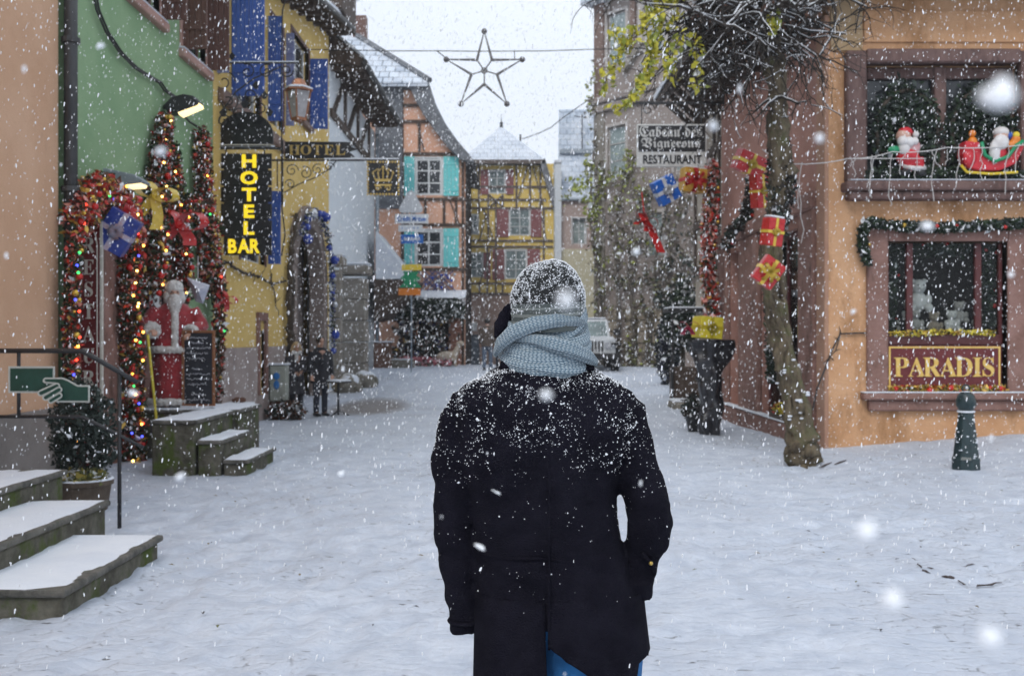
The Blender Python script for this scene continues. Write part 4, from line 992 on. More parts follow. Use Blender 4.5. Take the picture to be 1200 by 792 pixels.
mb.fbox(FP, pu(1041), pu(1179), -.18, -.10, pz(404), pz(392)); mb.fbox(FP, pu(1041), pu(1045), -.18, -.11, pz(392), pz(284)); mb.fbox(FP, pu(1175), pu(1179), -.18, -.11, pz(392), pz(284)); part(mb, 'window_frame', MARP, h, bevel=.006)
MB().fbox(FP, pu(1041), pu(1179), -.15, -.145, pz(392), pz(284)).build('window_glass', CGLASS, h)
MB().fbox(FP, pu(1041), pu(1179), -.17, -.12, pz(457), pz(404.5)).build('lower_panel', MARP, h)
MB().fbox(FP, pu(1222), pu(1300), -.16, -.1, .28, 2.3).build('door', MARP, h)
mb = MB(); mb.fbox(FP, pu(1206), pu(1222), -.1, .05, -.2, 2.5); mb.fbox(FP, pu(1300), pu(1316), -.1, .05, -.2, 2.5); mb.fbox(FP, pu(1222), pu(1300), -.1, .05, 2.3, 2.5); part(mb, 'door_surround', SAND, h, bevel=.015)
MB().fbox(FP, pu(1222), pu(1300), -.1, .25, .05, .28).build('doorstep', STONE, h, bevel=.02)
# bay above
BAYP = mat('bay_paint', (.11,.06,.052), .8, (.19,.115,.10), 6, .6, 25, stretch=(1,1,.3), stain=((.06,.035,.03), 3, .55, (1,1,.4)))
mb = MB(); mb.fbox(FP, pu(989), pu(1012), -.1, .13, pz(214), pz(62)); mb.fbox(FP, pu(1192), pu(1216), -.1, .13, pz(214), pz(62)); mb.fbox(FP, pu(1012), pu(1192), -.1, .132, pz(76), pz(60)); part(mb, 'bay_frame', BAYP, h, bevel=.02)
mb = MB(); mb.fbox(FP, pu(985), pu(1222), -.1, .26, pz(226), pz(214.5)); mb.fbox(FP, pu(990), pu(1218), -.1, .2, pz(236), pz(226.3)); part(mb, 'bay_sill', BAYP, h, bevel=.035, seg=2)
MB().fbox(FP, pu(990), pu(1216), -.02, .25, pz(214.5)+.002, pz(214.5)+.016).build('bay_snow', SNOW, h, bevel=.01)
mb = MB(); mb.fbox(FP, pu(1012), pu(1020), -.22, -.12, pz(213), pz(77)); mb.fbox(FP, pu(1098), pu(1112), -.22, -.08, pz(213), pz(77)); mb.fbox(FP, pu(1184), pu(1192), -.22, -.12, pz(213), pz(77)); mb.fbox(FP, pu(1020), pu(1184), -.22, -.12, pz(90), pz(77)); part(mb, 'bay_window_frame', BAYP, h, bevel=.01)
MB().fbox(FP, pu(1020), pu(1184), -.21, -.2, pz(213), pz(90)).build('bay_glass', GLASS, h)
MB().fbox(FP, pu(973), pu(1010), 0, .03, pz(60), pz(0)).build('pale_panel', mat('pale_ochre', (.45,.30,.16), .9, (.52,.37,.22), 3, .3), h)
MB().fbox(FP, pu(1012), pu(1260), 0, .03, pz(50), pz(14)).build('ochre_band', ORANGE, h)
# roof
mb = MB()
for (Fx, a, b, zt) in ((FR, 13.8, 22.0, None),):
    P = [FR(13.7,.42,topR(13.7)-.02), FR(21.9,.42,topR(21.9)-.02), FR(21.9,.42,topR(21.9)+.12), FR(13.7,.42,topR(13.7)+.12)]
    mb.add(P + [p+V((5,0,3.6)) for p in P], [(0,1,2,3),(7,6,5,4),(0,4,5,1),(1,5,6,2),(2,6,7,3),(3,7,4,0)])
part(mb, 'roof', DKWOOD, h)
mb = MB(); P = [p+V((-.03,0,.16)) for p in P[:2]]+[p+V((-.03,0,.1)) for p in P[2:]]; mb.add(P + [p+V((5,0,3.6)) for p in P], [(0,1,2,3),(7,6,5,4),(0,4,5,1),(1,5,6,2),(2,6,7,3),(3,7,4,0)]); part(mb, 'roof_snow', SNOW, h)
MB().tube([FR(13.7,.5,topR(13.7)), FR(21.9,.5,topR(21.9))], .08, 8).build('gutter', pm, h)
MB().fbox(FP, -.5, 7.6, -.3, .55, 6.32, 6.45).build('eave', DKWOOD, h)
for k in range(9): MB().fbox(FR, 14.5+k*.85, 14.63+k*.85, .002, .4, topR(14.5+k*.85)-.18, topR(14.5+k*.85)-.04).build('rafter', DKWOOD, h)

# sign on the shop front
t = thing('shop_sign', 'maroon signboard with gold border reading PARADIS under the shop window', 'sign', FP(pu(1107),0,pz(430)))
MB().fbox(FP, pu(1040.5), pu(1173), -.118, .0, pz(455), pz(405)).build('board', MAR, t)
GLET = mat('letter_gold', (.72,.46,.10), .45, (.80,.56,.16), 10)
mb = MB()
for (a,b,c,d) in ((1041.5,1172,454,452),(1041.5,1172,408,406),(1041.5,1043.5,452,408),(1170,1172,452,408)): mb.fbox(FP, pu(a), pu(b), 0, .008, pz(c), pz(d))
mb.build('border', GLET, t)
for ch, x in zip('PARADIS', (1056,1074,1092,1111,1129,1145,1158)): text(serif(ch), .265 if ch != 'I' else .265, FP, pu(x), pz(430), .004, GLET, 'letter', t, ext=.008, xs=.92)
# tinsel and baubles on the sill
garland('tinsel_row', 'gold and red tinsel with baubles lying under the maroon signboard', [FP(pu(1042),.03,pz(456)), FP(pu(1110),.04,pz(455)), FP(pu(1178),.03,pz(456))], .055, [(LEAFO,5),(LEAFR,2),(YLEAF,3),(LEAFG,1)], FP(pu(1042),.03,pz(458)), 9, 0, 700, .035, ballm=[REDG,REDG,SILV])
garland('tinsel_row', 'yellow tinsel along the foot of the display window above the signboard', [FP(pu(1047),-.07,pz(391)), FP(pu(1110),-.07,pz(389)), FP(pu(1172),-.07,pz(390))], .04, [(LEAFO,3),(mat('bright_yellow', (.75,.62,.05), .5, (.85,.75,.12), 20),4),(LEAFG,1)], FP(pu(1047),-.07,pz(392)), 0, 0, 520, .03)
garland('pine_garland', 'dark pine garland over the shop window drooping at its left corner', [FP(pu(1012),.12,pz(308)),FP(pu(1006),.12,pz(280)),FP(pu(1012),.13,pz(262)),FP(pu(1050),.12,pz(266)),FP(pu(1090),.12,pz(268)),FP(pu(1140),.12,pz(266)),FP(pu(1210),.12,pz(262))], .075, [(CON,6),(LEAFG,5),(SNB,.7)], FP(pu(1012),.1,pz(308)), 5, 0, 900, .05)
garland('pine_garland', 'pine branches with red baubles framing the inside of the shop window', [FP(pu(1050),-.30,pz(385)),FP(pu(1050),-.30,pz(320)),FP(pu(1052),-.3,pz(292)),FP(pu(1110),-.3,pz(288)),FP(pu(1168),-.3,pz(292)),FP(pu(1170),-.3,pz(330)),FP(pu(1170),-.3,pz(385))], .13, [(CON,6),(LEAFG,5),(SNB,.4)], FP(pu(1050),-.3,pz(392)), 9, 0, 800, .055, ballm=[REDG])
PLG = mat('plush_grey', (.42,.40,.38), .95, (.56,.54,.52), 12, .6, 60, sheen=.4); PLB = mat('plush_beige', (.34,.27,.20), .95, (.44,.37,.30), 12, .6, 60, sheen=.4); PLW = mat('plush_white', (.75,.74,.73), .95, (.8,.79,.78), 12, .6, 60)
def plush(label, px, py, s, m, d=-.42):
    c = FP(pu(px), d, pz(py)); t = thing('plush_bear', label, 'soft toy', c, 'soft toys in the shop window')
    mb = MB(); mb.ball(c, s*.5, 10, 8, (.9,.75,1)); mb.ball(c+V((-s*.4,-s*.3,-s*.3)), s*.22, 8, 6); mb.ball(c+V((s*.4,-s*.3,-s*.3)), s*.22, 8, 6)
    mb.ball(c+V((-s*.45,-s*.15,s*.1)), s*.17, 8, 6, (1,1,1.5)); mb.ball(c+V((s*.45,-s*.15,s*.1)), s*.17, 8, 6, (1,1,1.5)); mb.build('body', m, t, smooth=True)
    e = c+V((0,-s*.05,s*.72)); mb = MB(); mb.ball(e, s*.36, 10, 8); mb.ball(e+V((-s*.28,0,s*.27)), s*.13, 6, 5); mb.ball(e+V((s*.28,0,s*.27)), s*.13, 6, 5); mb.ball(e+V((0,-s*.32,-s*.08)), s*.15, 6, 5); mb.build('head', m, t, smooth=True)
    for sx in (-1,1): MB().ball(e+V((sx*s*.13,-s*.335,s*.07)), s*.04, 5, 4).build('eye', IRON, t)
plush('large pale grey soft bear sitting highest in the shop window', 1094, 352, .30, PLW, -.55)
plush('grey soft bear under the highest pale bear', 1086, 380, .20, PLG); plush('beige soft bear in the middle of the shop window row', 1109, 383, .20, PLB)
plush('white soft bear right of the middle beige bear', 1130, 380, .19, PLW); plush('grey soft bear by the right window bar', 1142, 370, .2, PLG, -.5); plush('grey soft bear by the left window bar', 1080, 368, .16, PLG, -.5); plush('grey soft bear beyond the left window bar', 1057, 380, .19, PLG)
plush('grey soft bear beyond the right window bar', 1163, 379, .19, PLG)
# display shelf so that the bears sit on something
t = thing('display_shelf', 'dark shelf carrying the soft toys inside the shop window', 'shelf', FP(pu(1110),-.5,pz(391))); MB().fbox(FP, pu(1046), pu(1174), -.85, -.2, pz(394), pz(391.5)).build('board', DKWOOD, t)
# dark topiary wreaths behind the bay
for x, lab in ((1062,'big dark round evergreen wreath behind the climbing figure'), (1150,'big dark round evergreen wreath behind the sleigh figure')):
    c = FP(pu(x), .02, pz(155)); t = thing('evergreen_wreath', lab, 'wreath', c)
    leafy('foliage', [CON,LEAFG,SNB], c, (.52,.12,.70), 2400, .05, t, [6,5,.15]); MB().tube([c+V((.42*math.cos(a),0,.58*math.sin(a))) for a in [2*PI*i/20 for i in range(20)]], .03, 6, closed=True).build('hoop', TWIG, t)
garland('pine_garland', 'pine greenery lying along the bay sill under the two figures', [FP(pu(1015),.12,pz(208)), FP(pu(1100),.13,pz(206)), FP(pu(1195),.12,pz(208))], .11, [(CON,6),(LEAFG,5),(SNB,.3)], FP(pu(1015),.12,pz(213)), 0, 0, 900, .05)

# plastic figures on the sill
REDP = mat('plastic_red', (.55,.018,.03), .35, (.62,.03,.045), 8); WHP = mat('plastic_white', (.72,.70,.69), .4, (.66,.62,.60), 6); GRP = mat('plastic_green', (.01,.28,.12), .35); SKIN = mat('skin', (.48,.27,.19), .6, (.54,.32,.23), 10)
ORP = mat('plastic_orange', (.75,.22,.02), .4); YEP = mat('plastic_yellow', (.80,.58,.04), .4); BLP = mat('plastic_blue', (.02,.10,.45), .4)
def P3(px, py, d): return FP(pu(px), d, pz(py))
def blob(parts, name, m, parent, vox=.012):
    """balls and limbs fused into one smooth skin"""
    mb = MB()
    for p in parts:
        if p[0] == 'b': mb.ball(p[1], p[2], 12, 8, p[3] if len(p) > 3 else (1,1,1))
        else: mb.tube(p[1], p[2], 10)
    me = bpy.data.meshes.new(name); me.from_pydata(mb.v, [], mb.f); o = bpy.data.objects.new(name, me); COL.objects.link(o)
    r = o.modifiers.new('r', 'REMESH'); r.mode = 'VOXEL'; r.voxel_size = vox; r.use_smooth_shade = True
    s = o.modifiers.new('s', 'SMOOTH'); s.iterations = 3; bake(o, name); o.data.materials.clear(); o.data.materials.append(m); o.data.shade_smooth()
    if parent is not None: attach(o, parent)
    return o
t = thing('christmas_figure', 'small plastic red-suited figure climbing with a green mitten raised', 'figurine', P3(1062,208,.15), 'plastic figures on the bay sill')
blob([('b',P3(1058,186,.17),.16,(1,.8,.9)), ('t',[P3(1060,190,.16),P3(1056,205,.18)],[.11,.06]), ('t',[P3(1068,190,.16),P3(1073,203,.18)],[.11,.06])], 'trousers', REDP, t)
blob([('b',P3(1062,176,.17),.14,(.9,.8,1)), ('t',[P3(1056,172,.2),P3(1047,176,.24)],[.07,.05])], 'coat', mat('plastic_pale_red', (.62,.25,.25), .4, (.68,.5,.5), 5), t)
blob([('b',P3(1052,177,.24),.085,(1,.8,1.3)),('b',P3(1063,170,.26),.06)], 'beard', WHP, t)
blob([('b',P3(1053,163,.18),.105)], 'head', mat('plastic_skin', (.60,.36,.28), .45), t)
for k, (x,y,r) in enumerate(((1050,170,.08),(1057,171,.08),(1065,162,.045))): MB().ball(P3(x,y,.25), r, 8, 6).build('trim', WHP, t, smooth=True)
blob([('b',P3(1055,158,.18),.10,(1,.9,.7)),('t',[P3(1055,157,.18),P3(1064,160,.17)],[.07,.03])], 'cap', REDP, t)
MB().ball(P3(1041,179,.22), .07, 8, 6, (1.3,.8,.8)).build('mitten', GRP, t, smooth=True)
for x, y in ((1054,205),(1072,206)): MB().ball(P3(x,y,.2), .075, 8, 6, (1.2,1,.7)).build('boot', IRON, t, smooth=True)
mb = MB(); mb.tube([P3(1052,198,.2),P3(1063,201,.26),P3(1077,200,.2)], .035, 6); mb.build('hem', WHP, t, smooth=True)
t = thing('christmas_figure', 'small plastic bearded figure riding a green-edged sleigh full of toys', 'figurine', P3(1150,208,.15), 'plastic figures on the bay sill')
sl_ = [(1120,170),(1138,172),(1140,186),(1152,193),(1166,188),(1176,176),(1184,172),(1187,178),(1178,196),(1160,204),(1134,204),(1122,200),(1117,186)]
MB().prism([P3(x,y,.10) for x,y in sl_], FP(0,.22,0)-FP(0,0,0)).build('sleigh', REDP, t, bevel=.02, seg=2)
mb = MB(); mb.tube([P3(x,y,.34) for x,y in ((1137,172),(1141,187),(1152,194),(1167,189),(1177,176),(1185,171))], .028, 6); mb.build('green_edge', GRP, t, smooth=True)
mb = MB(); mb.tube([P3(x,y,.3) for x,y in ((1115,198),(1122,206),(1150,208),(1180,206))], .018, 6); mb.build('runner', YEP, t)
blob([('b',P3(1160,184,.26),.12,(.9,.8,1.2))], 'coat', REDP, t)
blob([('b',P3(1153,183,.32),.085,(.9,.7,2)),('b',P3(1160,172,.33),.10,(1.1,.7,1.1))], 'beard', WHP, t)
blob([('b',P3(1162,164,.27),.095)], 'head', MATS['plastic_skin'], t)
MB().ball(P3(1162,160,.27), .10, 10, 7, (1.1,1,.8)).build('hat', WHP, t, smooth=True)
blob([('b',P3(1178,175,.25),.10,(1.3,.8,.8)),('b',P3(1180,168,.25),.065)], 'duck', ORP, t); MB().ball(P3(1173,163,.2), .07, 8, 6, (1.3,1,.8)).build('bag', BLP, t, smooth=True); MB().ball(P3(1180,163,.26), .05, 8, 6).build('duck_head', YEP, t, smooth=True)
MB().ball(P3(1130,172,.25), .07, 8, 6, (1,1,1.3)).build('teddy', ORP, t, smooth=True); MB().ball(P3(1130,161,.25), .05, 8, 6).build('teddy_head', ORP, t, smooth=True)
blob([('b',P3(1125,190,.3),.10,(1,.6,1.2))], 'sack', REDP, t)

# icicle light string
t = thing('light_string', 'white icicle light string with dangling strands across the bay and vine', 'light string', W(985,190,13.9))
def sag(a, b, s, n=10): return [a.lerp(b, i/n)+V((0,0,-s*4*(i/n)*(1-i/n))) for i in range(n+1)]
wl = mat('white_cable', (.62,.60,.58), .5)
mb = MB(); A_ = [W(893,175,14.1), W(925,192,14.0), W(994,186,13.95), W(1045,178,13.95), W(1110,173,13.95), W(1215,168,13.9)]
for a, b in zip(A_, A_[1:]): mb.tube(sag(a, b, .03), .007, 5)
mb.tube(sag(W(994,186,13.9), W(1085,186,13.9), .0), .006, 5); mb.build('cable', wl, t)
for x, L_ in ((912,70),(928,95),(940,55),(996,24),(1004,12),(1022,50),(1030,38),(1046,60),(1062,26),(1076,34),(1092,22),(1098,60),(1110,18),(1124,46),(1140,28),(1151,40),(1166,22),(1182,58),(1195,30)):
    y0 = 184 - (x-994)*.075 if x > 990 else 190; P = []; xx = x
    for i in range(7): P.append(W(xx, y0+L_*i/6, 13.93)); xx += R.gauss(0,2.0)
    MB().tube(P, .0055, 4).build('strand', wl, t)
    
# thin cable looping on the orange wall
t = thing('wall_cable', 'thin dark cable looping from the pink corner to the shop window', 'cable', P3(1000,392,.05)); MB().tube([P3(1014,390,.03),P3(984,391,.03),P3(974,410,.04),P3(966,430,.06),P3(955,455,.1),P3(950,480,.1)], .012, 5).build('cable', IRON, t)
twb = MB(); twigs(twb, [P3(984,391,.04),P3(974,412,.05),P3(964,430,.05)], .01, 6, .12); twb.build('tendril', TWIG, t)

# ------------------------------------------------------------ bollard
c = V(((1132-600)/1200*11.9, 11.9, 0)); c.z = gz(c.x, c.y)
t = thing('bollard', 'dark green octagonal cast-iron bollard with ring on top in front of the shop', 'bollard', c)
BOL = mat('bollard_green', (.005,.018,.021), .3, (.012,.036,.040), 14, .3, 40, spec=.6)
MB().lathe([(.155,-.02),(.165,.02),(.16,.10),(.165,.12),(.15,.15),(.092,.64),(.092,.66)], c, 8).build('post', BOL, t, bevel=.006)
MB().lathe([(.098,.66),(.098,.68)], c, 16).build('snow_collar', SNOW, t)
MB().lathe([(.05,.66),(.085,.69),(.112,.74),(.112,.80),(.09,.86),(.055,.895),(.02,.90)], c, 16).build('head', BOL, t, smooth=True)
MB().tube([c+V((.042*math.cos(a),0,.935+.042*math.sin(a))) for a in [2*PI*i/12 for i in range(12)]], .010, 6, closed=True).build('ring', BOL, t)
mb = MB()
for i in range(26):
    zz = R.uniform(.12,.62); r_ = .15-(zz-.15)*.118; a = R.uniform(PI, 2*PI); mb.ball(c+V((r_*.97*math.cos(a), r_*.97*math.sin(a), zz)), R.uniform(.006,.018), 5, 4, (1.3,.7,.7))
mb.ball(c+V((0,0,.885)), .06, 8, 6, (1,1,.35)); mb.build('snow', SNOW, t, smooth=True)['kind'] = 'stuff'

# ------------------------------------------------------------ old vine in front of the pink wall
t = thing('old_vine', 'gnarled old vine trunk rising past the pink wall into snowy branches', 'vine', W(943,545,12.9))
Yv = 12.95
trunk = [W(945,548,Yv),W(938,515,Yv),W(932,478,Yv),W(922,435,Yv+.1),W(914,395,Yv+.2),W(906,350,Yv+.3),W(903,300,Yv+.4),W(908,250,Yv+.4),W(916,200,Yv+.3),W(912,150,Yv+.2),W(911,110,Yv+.2),W(907,70,Yv+.1),W(902,40,Yv)]
rad = [.20,.17,.13,.12,.115,.11,.105,.12,.15,.12,.11,.12,.10]
BARK = mat('vine_bark', (.06,.045,.03), .95, (.17,.135,.085), 14, 1.0, 45, stain=((.10,.10,.045), 4, .52, None), stretch=(1,1,.3))
BARKD = mat('vine_bark_dark', (.02,.016,.014), .95, (.05,.04,.033), 10, 1.0, 30, stretch=(1,1,.3))
def gnarl(mb, pts, rs, n=14, amp=.35, seed=0):
    P = []; rr = []
    for i in range(len(pts)-1):
        for k in range(7):
            f = k/7; P.append(pts[i].lerp(pts[i+1], f*f*(3-2*f))); rr.append(rs[i]+(rs[i+1]-rs[i])*f)
    t_ = MB(); t_.tube(P, rr, n); ctr = P
    out = []
    for j, v in enumerate(t_.v):
        k = min(j//n, len(P)-1); v = V(v); o = v - P[k]; a = math.atan2(o.y, o.x) + P[k].z*2.2
        out.append(P[k] + o*(1 + amp*math.sin(4*a+seed)*.6 + amp*1.6*noise.noise(v*7+V((seed,0,0))) + amp*.8*noise.noise(v*19)))
    mb.add(out, t_.f)
mb = MB(); gnarl(mb, trunk[:8], rad[:8], seed=1); mb.build('trunk', BARK, t, smooth=True)
mb = MB(); gnarl(mb, trunk[7:], rad[7:], seed=2); mb.build('upper_trunk', BARK, t, smooth=True)
mb = MB(); gnarl(mb, [p+V((.10*math.sin(i*1.1),-.08*math.cos(i*1.1),0)) for i, p in enumerate(trunk[:9])], [r*.55 for r in rad[:9]], 10, seed=5); mb.build('twining_stem', BARK, t, smooth=True)
for k_ in (1,2):
    mb = MB(); gnarl(mb, [p+V((.13*math.cos(i*.8+k_*2.2),-.11*abs(math.sin(i*.8+k_*2.2)),0)) for i, p in enumerate(trunk[:8])], [r*.38 for r in rad[:8]], 9, seed=7+k_); mb.build('twining_stem', BARK, t, smooth=True)
mb = MB()
for k in range(10):
    a = R.uniform(0,2*PI); p = W(945,548,Yv)+V((.16*math.cos(a),.16*math.sin(a)-.05,R.uniform(0,.25))); rock(mb, p, R.uniform(.05,.11), (1,1,.9), k)
mb.build('root_knots', BARK, t, smooth=True)
mb = MB()
for k in range(34):
    p = R.choice(trunk[:4]) ; a = R.uniform(PI, 2*PI); mb.ball(p+V((.15*math.cos(a), .15*math.sin(a), R.uniform(-.15,.2))), R.uniform(.01,.03), 5, 4, (1.3,1,.6))
for k in range(10):
    i = R.randrange(4, 12); p = trunk[i]; mb.ball(p+V((R.uniform(-.1,.1), -rad[i]*.9, R.uniform(-.2,.2))), R.uniform(.008,.02), 5, 4, (1.3,1,.6))
mb.build('snow', SNOW, t, smooth=True)['kind'] = 'stuff'
# crown of dark twigs carrying snow
mb = MB(); ms_ = MB()
def branch(p, d, L, r, depth, mb, ms_, gr=-.05):
    P = [p]; n = 5
    for k in range(n):
        d = (d + V((R.gauss(0,.22),R.gauss(0,.22),R.gauss(gr,.2)))).normalized(); P.append(P[-1]+d*L/n)
    mb.tube(P, [r*(1-.13*k) for k in range(n+1)], 5)
    if r > .014 or R.random() < .12: ms_.tube([q+V((0,0,r*.75+.003)) for q in P], [max(r*.5*(1-.1*k),.003) for k in range(n+1)], 4, sq=.8)
    if depth > 0:
        for k in range(R.choice((2,3,3))):
            q = P[R.randrange(1, n+1)]; e = (d + V((R.gauss(0,.8),R.gauss(0,.6),R.gauss(.0,.6)))).normalized(); branch(q, e, L*R.uniform(.5,.8), r*.55, depth-1, mb, ms_, gr)
tp = trunk[-1]
for (tx, ty, Y2, r) in ((800,25,13.4,.055),(770,5,14,.05),(840,60,13.8,.045),(860,10,12.6,.06),(940,5,12.6,.06),(975,2,13.2,.05),(1040,-28,13.4,.035),(900,-40,12.8,.07),(820,-20,13,.05),(780,45,14.2,.03),(870,80,13.4,.03),(850,30,12.4,.03)):
    e = W(tx, ty, Y2); a = tp+V((R.uniform(-.05,.05),0,R.uniform(-.3,.2))); P = [a.lerp(e, f)+V((0,0,.25*math.sin(PI*f)+R.gauss(0,.05))) for f in (0,.2,.4,.6,.8,1)]
    mb.tube(P, [r*(1-.12*k) for k in range(6)], 7); ms_.tube([q+V((0,0,r*.55)) for q in P], [r*.65*(1-.12*k) for k in range(6)], 5, sq=.8)
    for k in range(12 if tx < 930 else 5):
        q = P[R.randrange(1,6)]; d = V((R.gauss(0,.9),R.gauss(0,.5),R.gauss(-.1,.6))).normalized(); branch(q, d, R.uniform(.5,1.1), .020, 2, mb, ms_)
for (px,py) in ((885,115),(928,112),(893,122)): branch(W(911,115,Yv+.1), (W(px,py,Yv-.1)-W(911,115,Yv)).normalized(), .32, .022, 2, mb, ms_)
mb.build('branches', BARKD, t); ms_.build('snow', SNB, t)
leafy('withered_leaves', [BARKD,LEAFB,SNB], W(880,25,13.2), (.85,.5,.42), 2600, .05, t, [7,2,1.0])
leafy('withered_leaves', [BARKD,CON,SNB], W(915,212,13.3), (.17,.18,.75), 1300, .05, t, [7,3,.9])
# hanging yellow creeper
YV = mat('creeper_yellow', (.52,.47,.03), .6, (.66,.60,.08), 12); YV2 = mat('creeper_lime', (.28,.33,.04), .6, (.38,.42,.08), 12)
t = thing('yellow_creeper', 'hanging creeper sprays with bright yellow-green leaves under the snowy branches', 'creeper', W(765,-20,13.3))
def spray(mb, st, pts, n, sp, ls=.05):
    P = resample([W(x,y,Y) for x,y,Y in pts], .04); st.tube(P[::3]+[P[-1]], .006, 4)
    for i in range(n):
        p = R.choice(P); o = V((R.gauss(0,1),R.gauss(0,1),R.gauss(0,1)))*sp*(.5+.9*abs(noise.noise(p*3))*2); mb.cur = R.choices((0,1,2),(6,3,.5))[0]; leaf(mb, p+o, ls*R.uniform(.6,1.3), .6)
mb = MB(); st = MB()
spray(mb, st, [(785,-15,13.3),(770,15,13.3),(752,30,13.3),(738,45,13.3),(728,62,13.3),(720,78,13.3),(710,92,13.3),(707,108,13.3)], 260, .055)
spray(mb, st, [(775,-5,13),(768,30,13),(764,60,13),(758,85,13),(748,105,13),(735,122,13),(722,132,13)], 400, .055)
spray(mb, st, [(735,60,13.4),(722,40,13.4),(716,35,13.4)], 60, .05); spray(mb, st, [(790,15,13),(792,50,13),(786,78,13),(784,92,13)], 110, .07)
spray(mb, st, [(815,40,13),(816,60,13),(818,110,13)], 70, .05); spray(mb, st, [(905,20,12.7),(909,40,12.7)], 60, .05); spray(mb, st, [(800,-5,13),(775,0,13.1),(755,25,13.2)], 120, .07)
mb.build('foliage', [YV,YV2,SNB], t); st.build('stem', TWIG, t)

# ------------------------------------------------------------ restaurant sign on its bracket
Yc = 21.2; Fc = Fr((0,Yc,0),(1,0,0),(0,-1,0)); kc = 1200/Yc; cu = lambda px: (px-600)/kc; cz = lambda py: 1.6-(py-396)/kc
t = thing('restaurant_sign', 'hanging black and white sign with gothic lettering and the word RESTAURANT', 'sign', Fc(cu(787),0,cz(170)))
SGW = mat('sign_offwhite', (.62,.62,.60), .5, (.55,.55,.53), 12)
MB().fbox(Fc, cu(746), cu(828.5), -.06, 0, cz(196), cz(145.5)).build('board', SGW, t, bevel=.02, seg=2)
MB().fbox(Fc, cu(748), cu(826.5), .0, .006, cz(178), cz(147.5)).build('black_panel', BLK, t)
text(fraktur('Cabeau des'), .235, Fc, cu(786), cz(154.5), .008, SGW, 'lettering', t, ext=.006, mw=1.30, bold=.004)
text(fraktur('Vignerons'), .25, Fc, cu(786), cz(169), .008, SGW, 'lettering', t, ext=.006, mw=1.22, bold=.004)
text('RESTAURANT', .185, Fc, cu(788), cz(187), .003, BLK, 'lettering', t, ext=.006, bold=.03, mw=1.22)
mb = MB(); mb.bar(Fc(cu(742),0,cz(121)), Fc(cu(850),0,cz(121)), .05)
for x in (752, 822): mb.tube([Fc(cu(x),-.02,cz(121)), Fc(cu(x),-.02,cz(146))], .012, 5)
for (px,py,r,a,tn,dn) in ((760,128,8,0,1.3,1),(778,115,8,2,1.3,-1),(800,128,8,1,1.3,1),(818,114,8,3,1.3,-1),(838,130,9,0,1.3,1)): scroll(mb, Fc, cu(px), cz(py), r/kc, a, tn, dn, d=-.05)
mb.build('bracket', IRON, t)
PR_ = mat('foil_red', (.42,.012,.015), .28, (.55,.03,.03), 16, .5, 14); PY_ = mat('foil_yellow', (.78,.62,.03), .3, (.85,.72,.08), 12, .5, 14); PB_ = mat('foil_bright_blue', (.01,.10,.48), .3, (.02,.16,.6), 14, .4, 12); PO_ = mat('foil_ochre', (.55,.30,.04), .35, (.65,.40,.08), 12, .4, 14)
RW_ = mat('ribbon_white', (.6,.62,.66), .4)
gift('gift_parcel', 'bright blue parcel with white ribbon hanging under the black and white sign', W(780,223,20.6), (.46,.22,.50), (.1,-.5,.25), PB_, RW_, 'gift parcels hanging on the right')
gift('gift_parcel', 'ochre parcel with a big red rosette hanging under the right end of the sign', W(812,212,20.8), (.48,.3,.48), (.05,.08,.2), PO_, RIBR, 'gift parcels hanging on the right', bow_s=1.0, snow=True)
gift('gift_parcel', 'flat shiny red parcel tilted beside the vine, uppermost of the red ones', W(878,192,14.2), (.42,.2,.28), (.2,.35,.3), PR_, RIBG, 'gift parcels hanging on the right')
gift('gift_parcel', 'tall red parcel with gold ribbon hanging just under the uppermost tilted one', W(891,224,14.2), (.22,.2,.46), (.1,-.12,.3), PR_, RIBG, 'gift parcels hanging on the right')
gift('gift_parcel', 'small red parcel with snow on top hanging beside the vine trunk', W(905,272,12.7), (.22,.18,.34), (.1,.1,.3), PR_, RIBG, 'gift parcels hanging on the right', snow=True)
gift('gift_parcel', 'large red diamond-tilted parcel with gold bow tied to the vine trunk', W(900,319,12.6), (.29,.12,.34), (.1,.62,.15), PR_, RIBG, 'gift parcels hanging on the right', bow_s=.9)
bow('ribbon_bow', 'red bow on a ribbon above the long dangling red tail', W(757,258,19.5), .24, RIBR, tails=.5, rot=.6)
t = thing('ribbon_streamer', 'long crumpled red ribbon tail dangling left of the blue parcel', 'ribbon', W(770,280,19.5))
mb = MB(); ribbon(mb, [W(x,y,19.5) for x,y in ((752,250),(758,262),(764,268),(766,276),(770,284),(775,296))], .20, (.8,.5,0)); mb.build('tail', RIBR, t, smooth=True)
MB().tube([W(752,225,19.5),W(755,252,19.5)], .012, 5).build('string', RIBR, t)
# hanging loops from the lights to the parcels
garland('christmas_garland', 'long vertical garland of red and pink bows at the far corner of the pink house', [W(834,196,21),W(832,250,21),W(829,300,21),W(832,340,21),W(833,372,21)], .17, [(LEAFG,3),(LEAFR,3.0),(LEAFP,3.2),(LEAFO,.8),(SNB,1)], W(833,372,21), 22, 0, 620, .075, ballm=[REDG,REDG,GOLDG])
garland('dark_garland', 'dark twig garland with tiny red berries looping over the first pink shop opening', [W(884,192,18.6),W(880,230,18.6),W(872,262,18.8),W(858,268,19),(W(850,290,19))], .13, [(BARKD,5),(CON,4),(SNB,.8)], W(884,190,18.6), 8, 0, 620, .055, ballm=[REDG])
garland('dark_garland', 'dark green garland hanging inside the pink shop opening behind the vine', [FR(16.8,.16,3.4),FR(16.7,.18,2.2),FR(16.7,.16,1.4),FR(16.6,.16,.9)], .12, [(CON,5),(LEAFG,4),(LEAFR,.3),(SNB,.8)], FR(16.8,.2,3.4), 5, 0, 700, .05, ballm=[REDG])
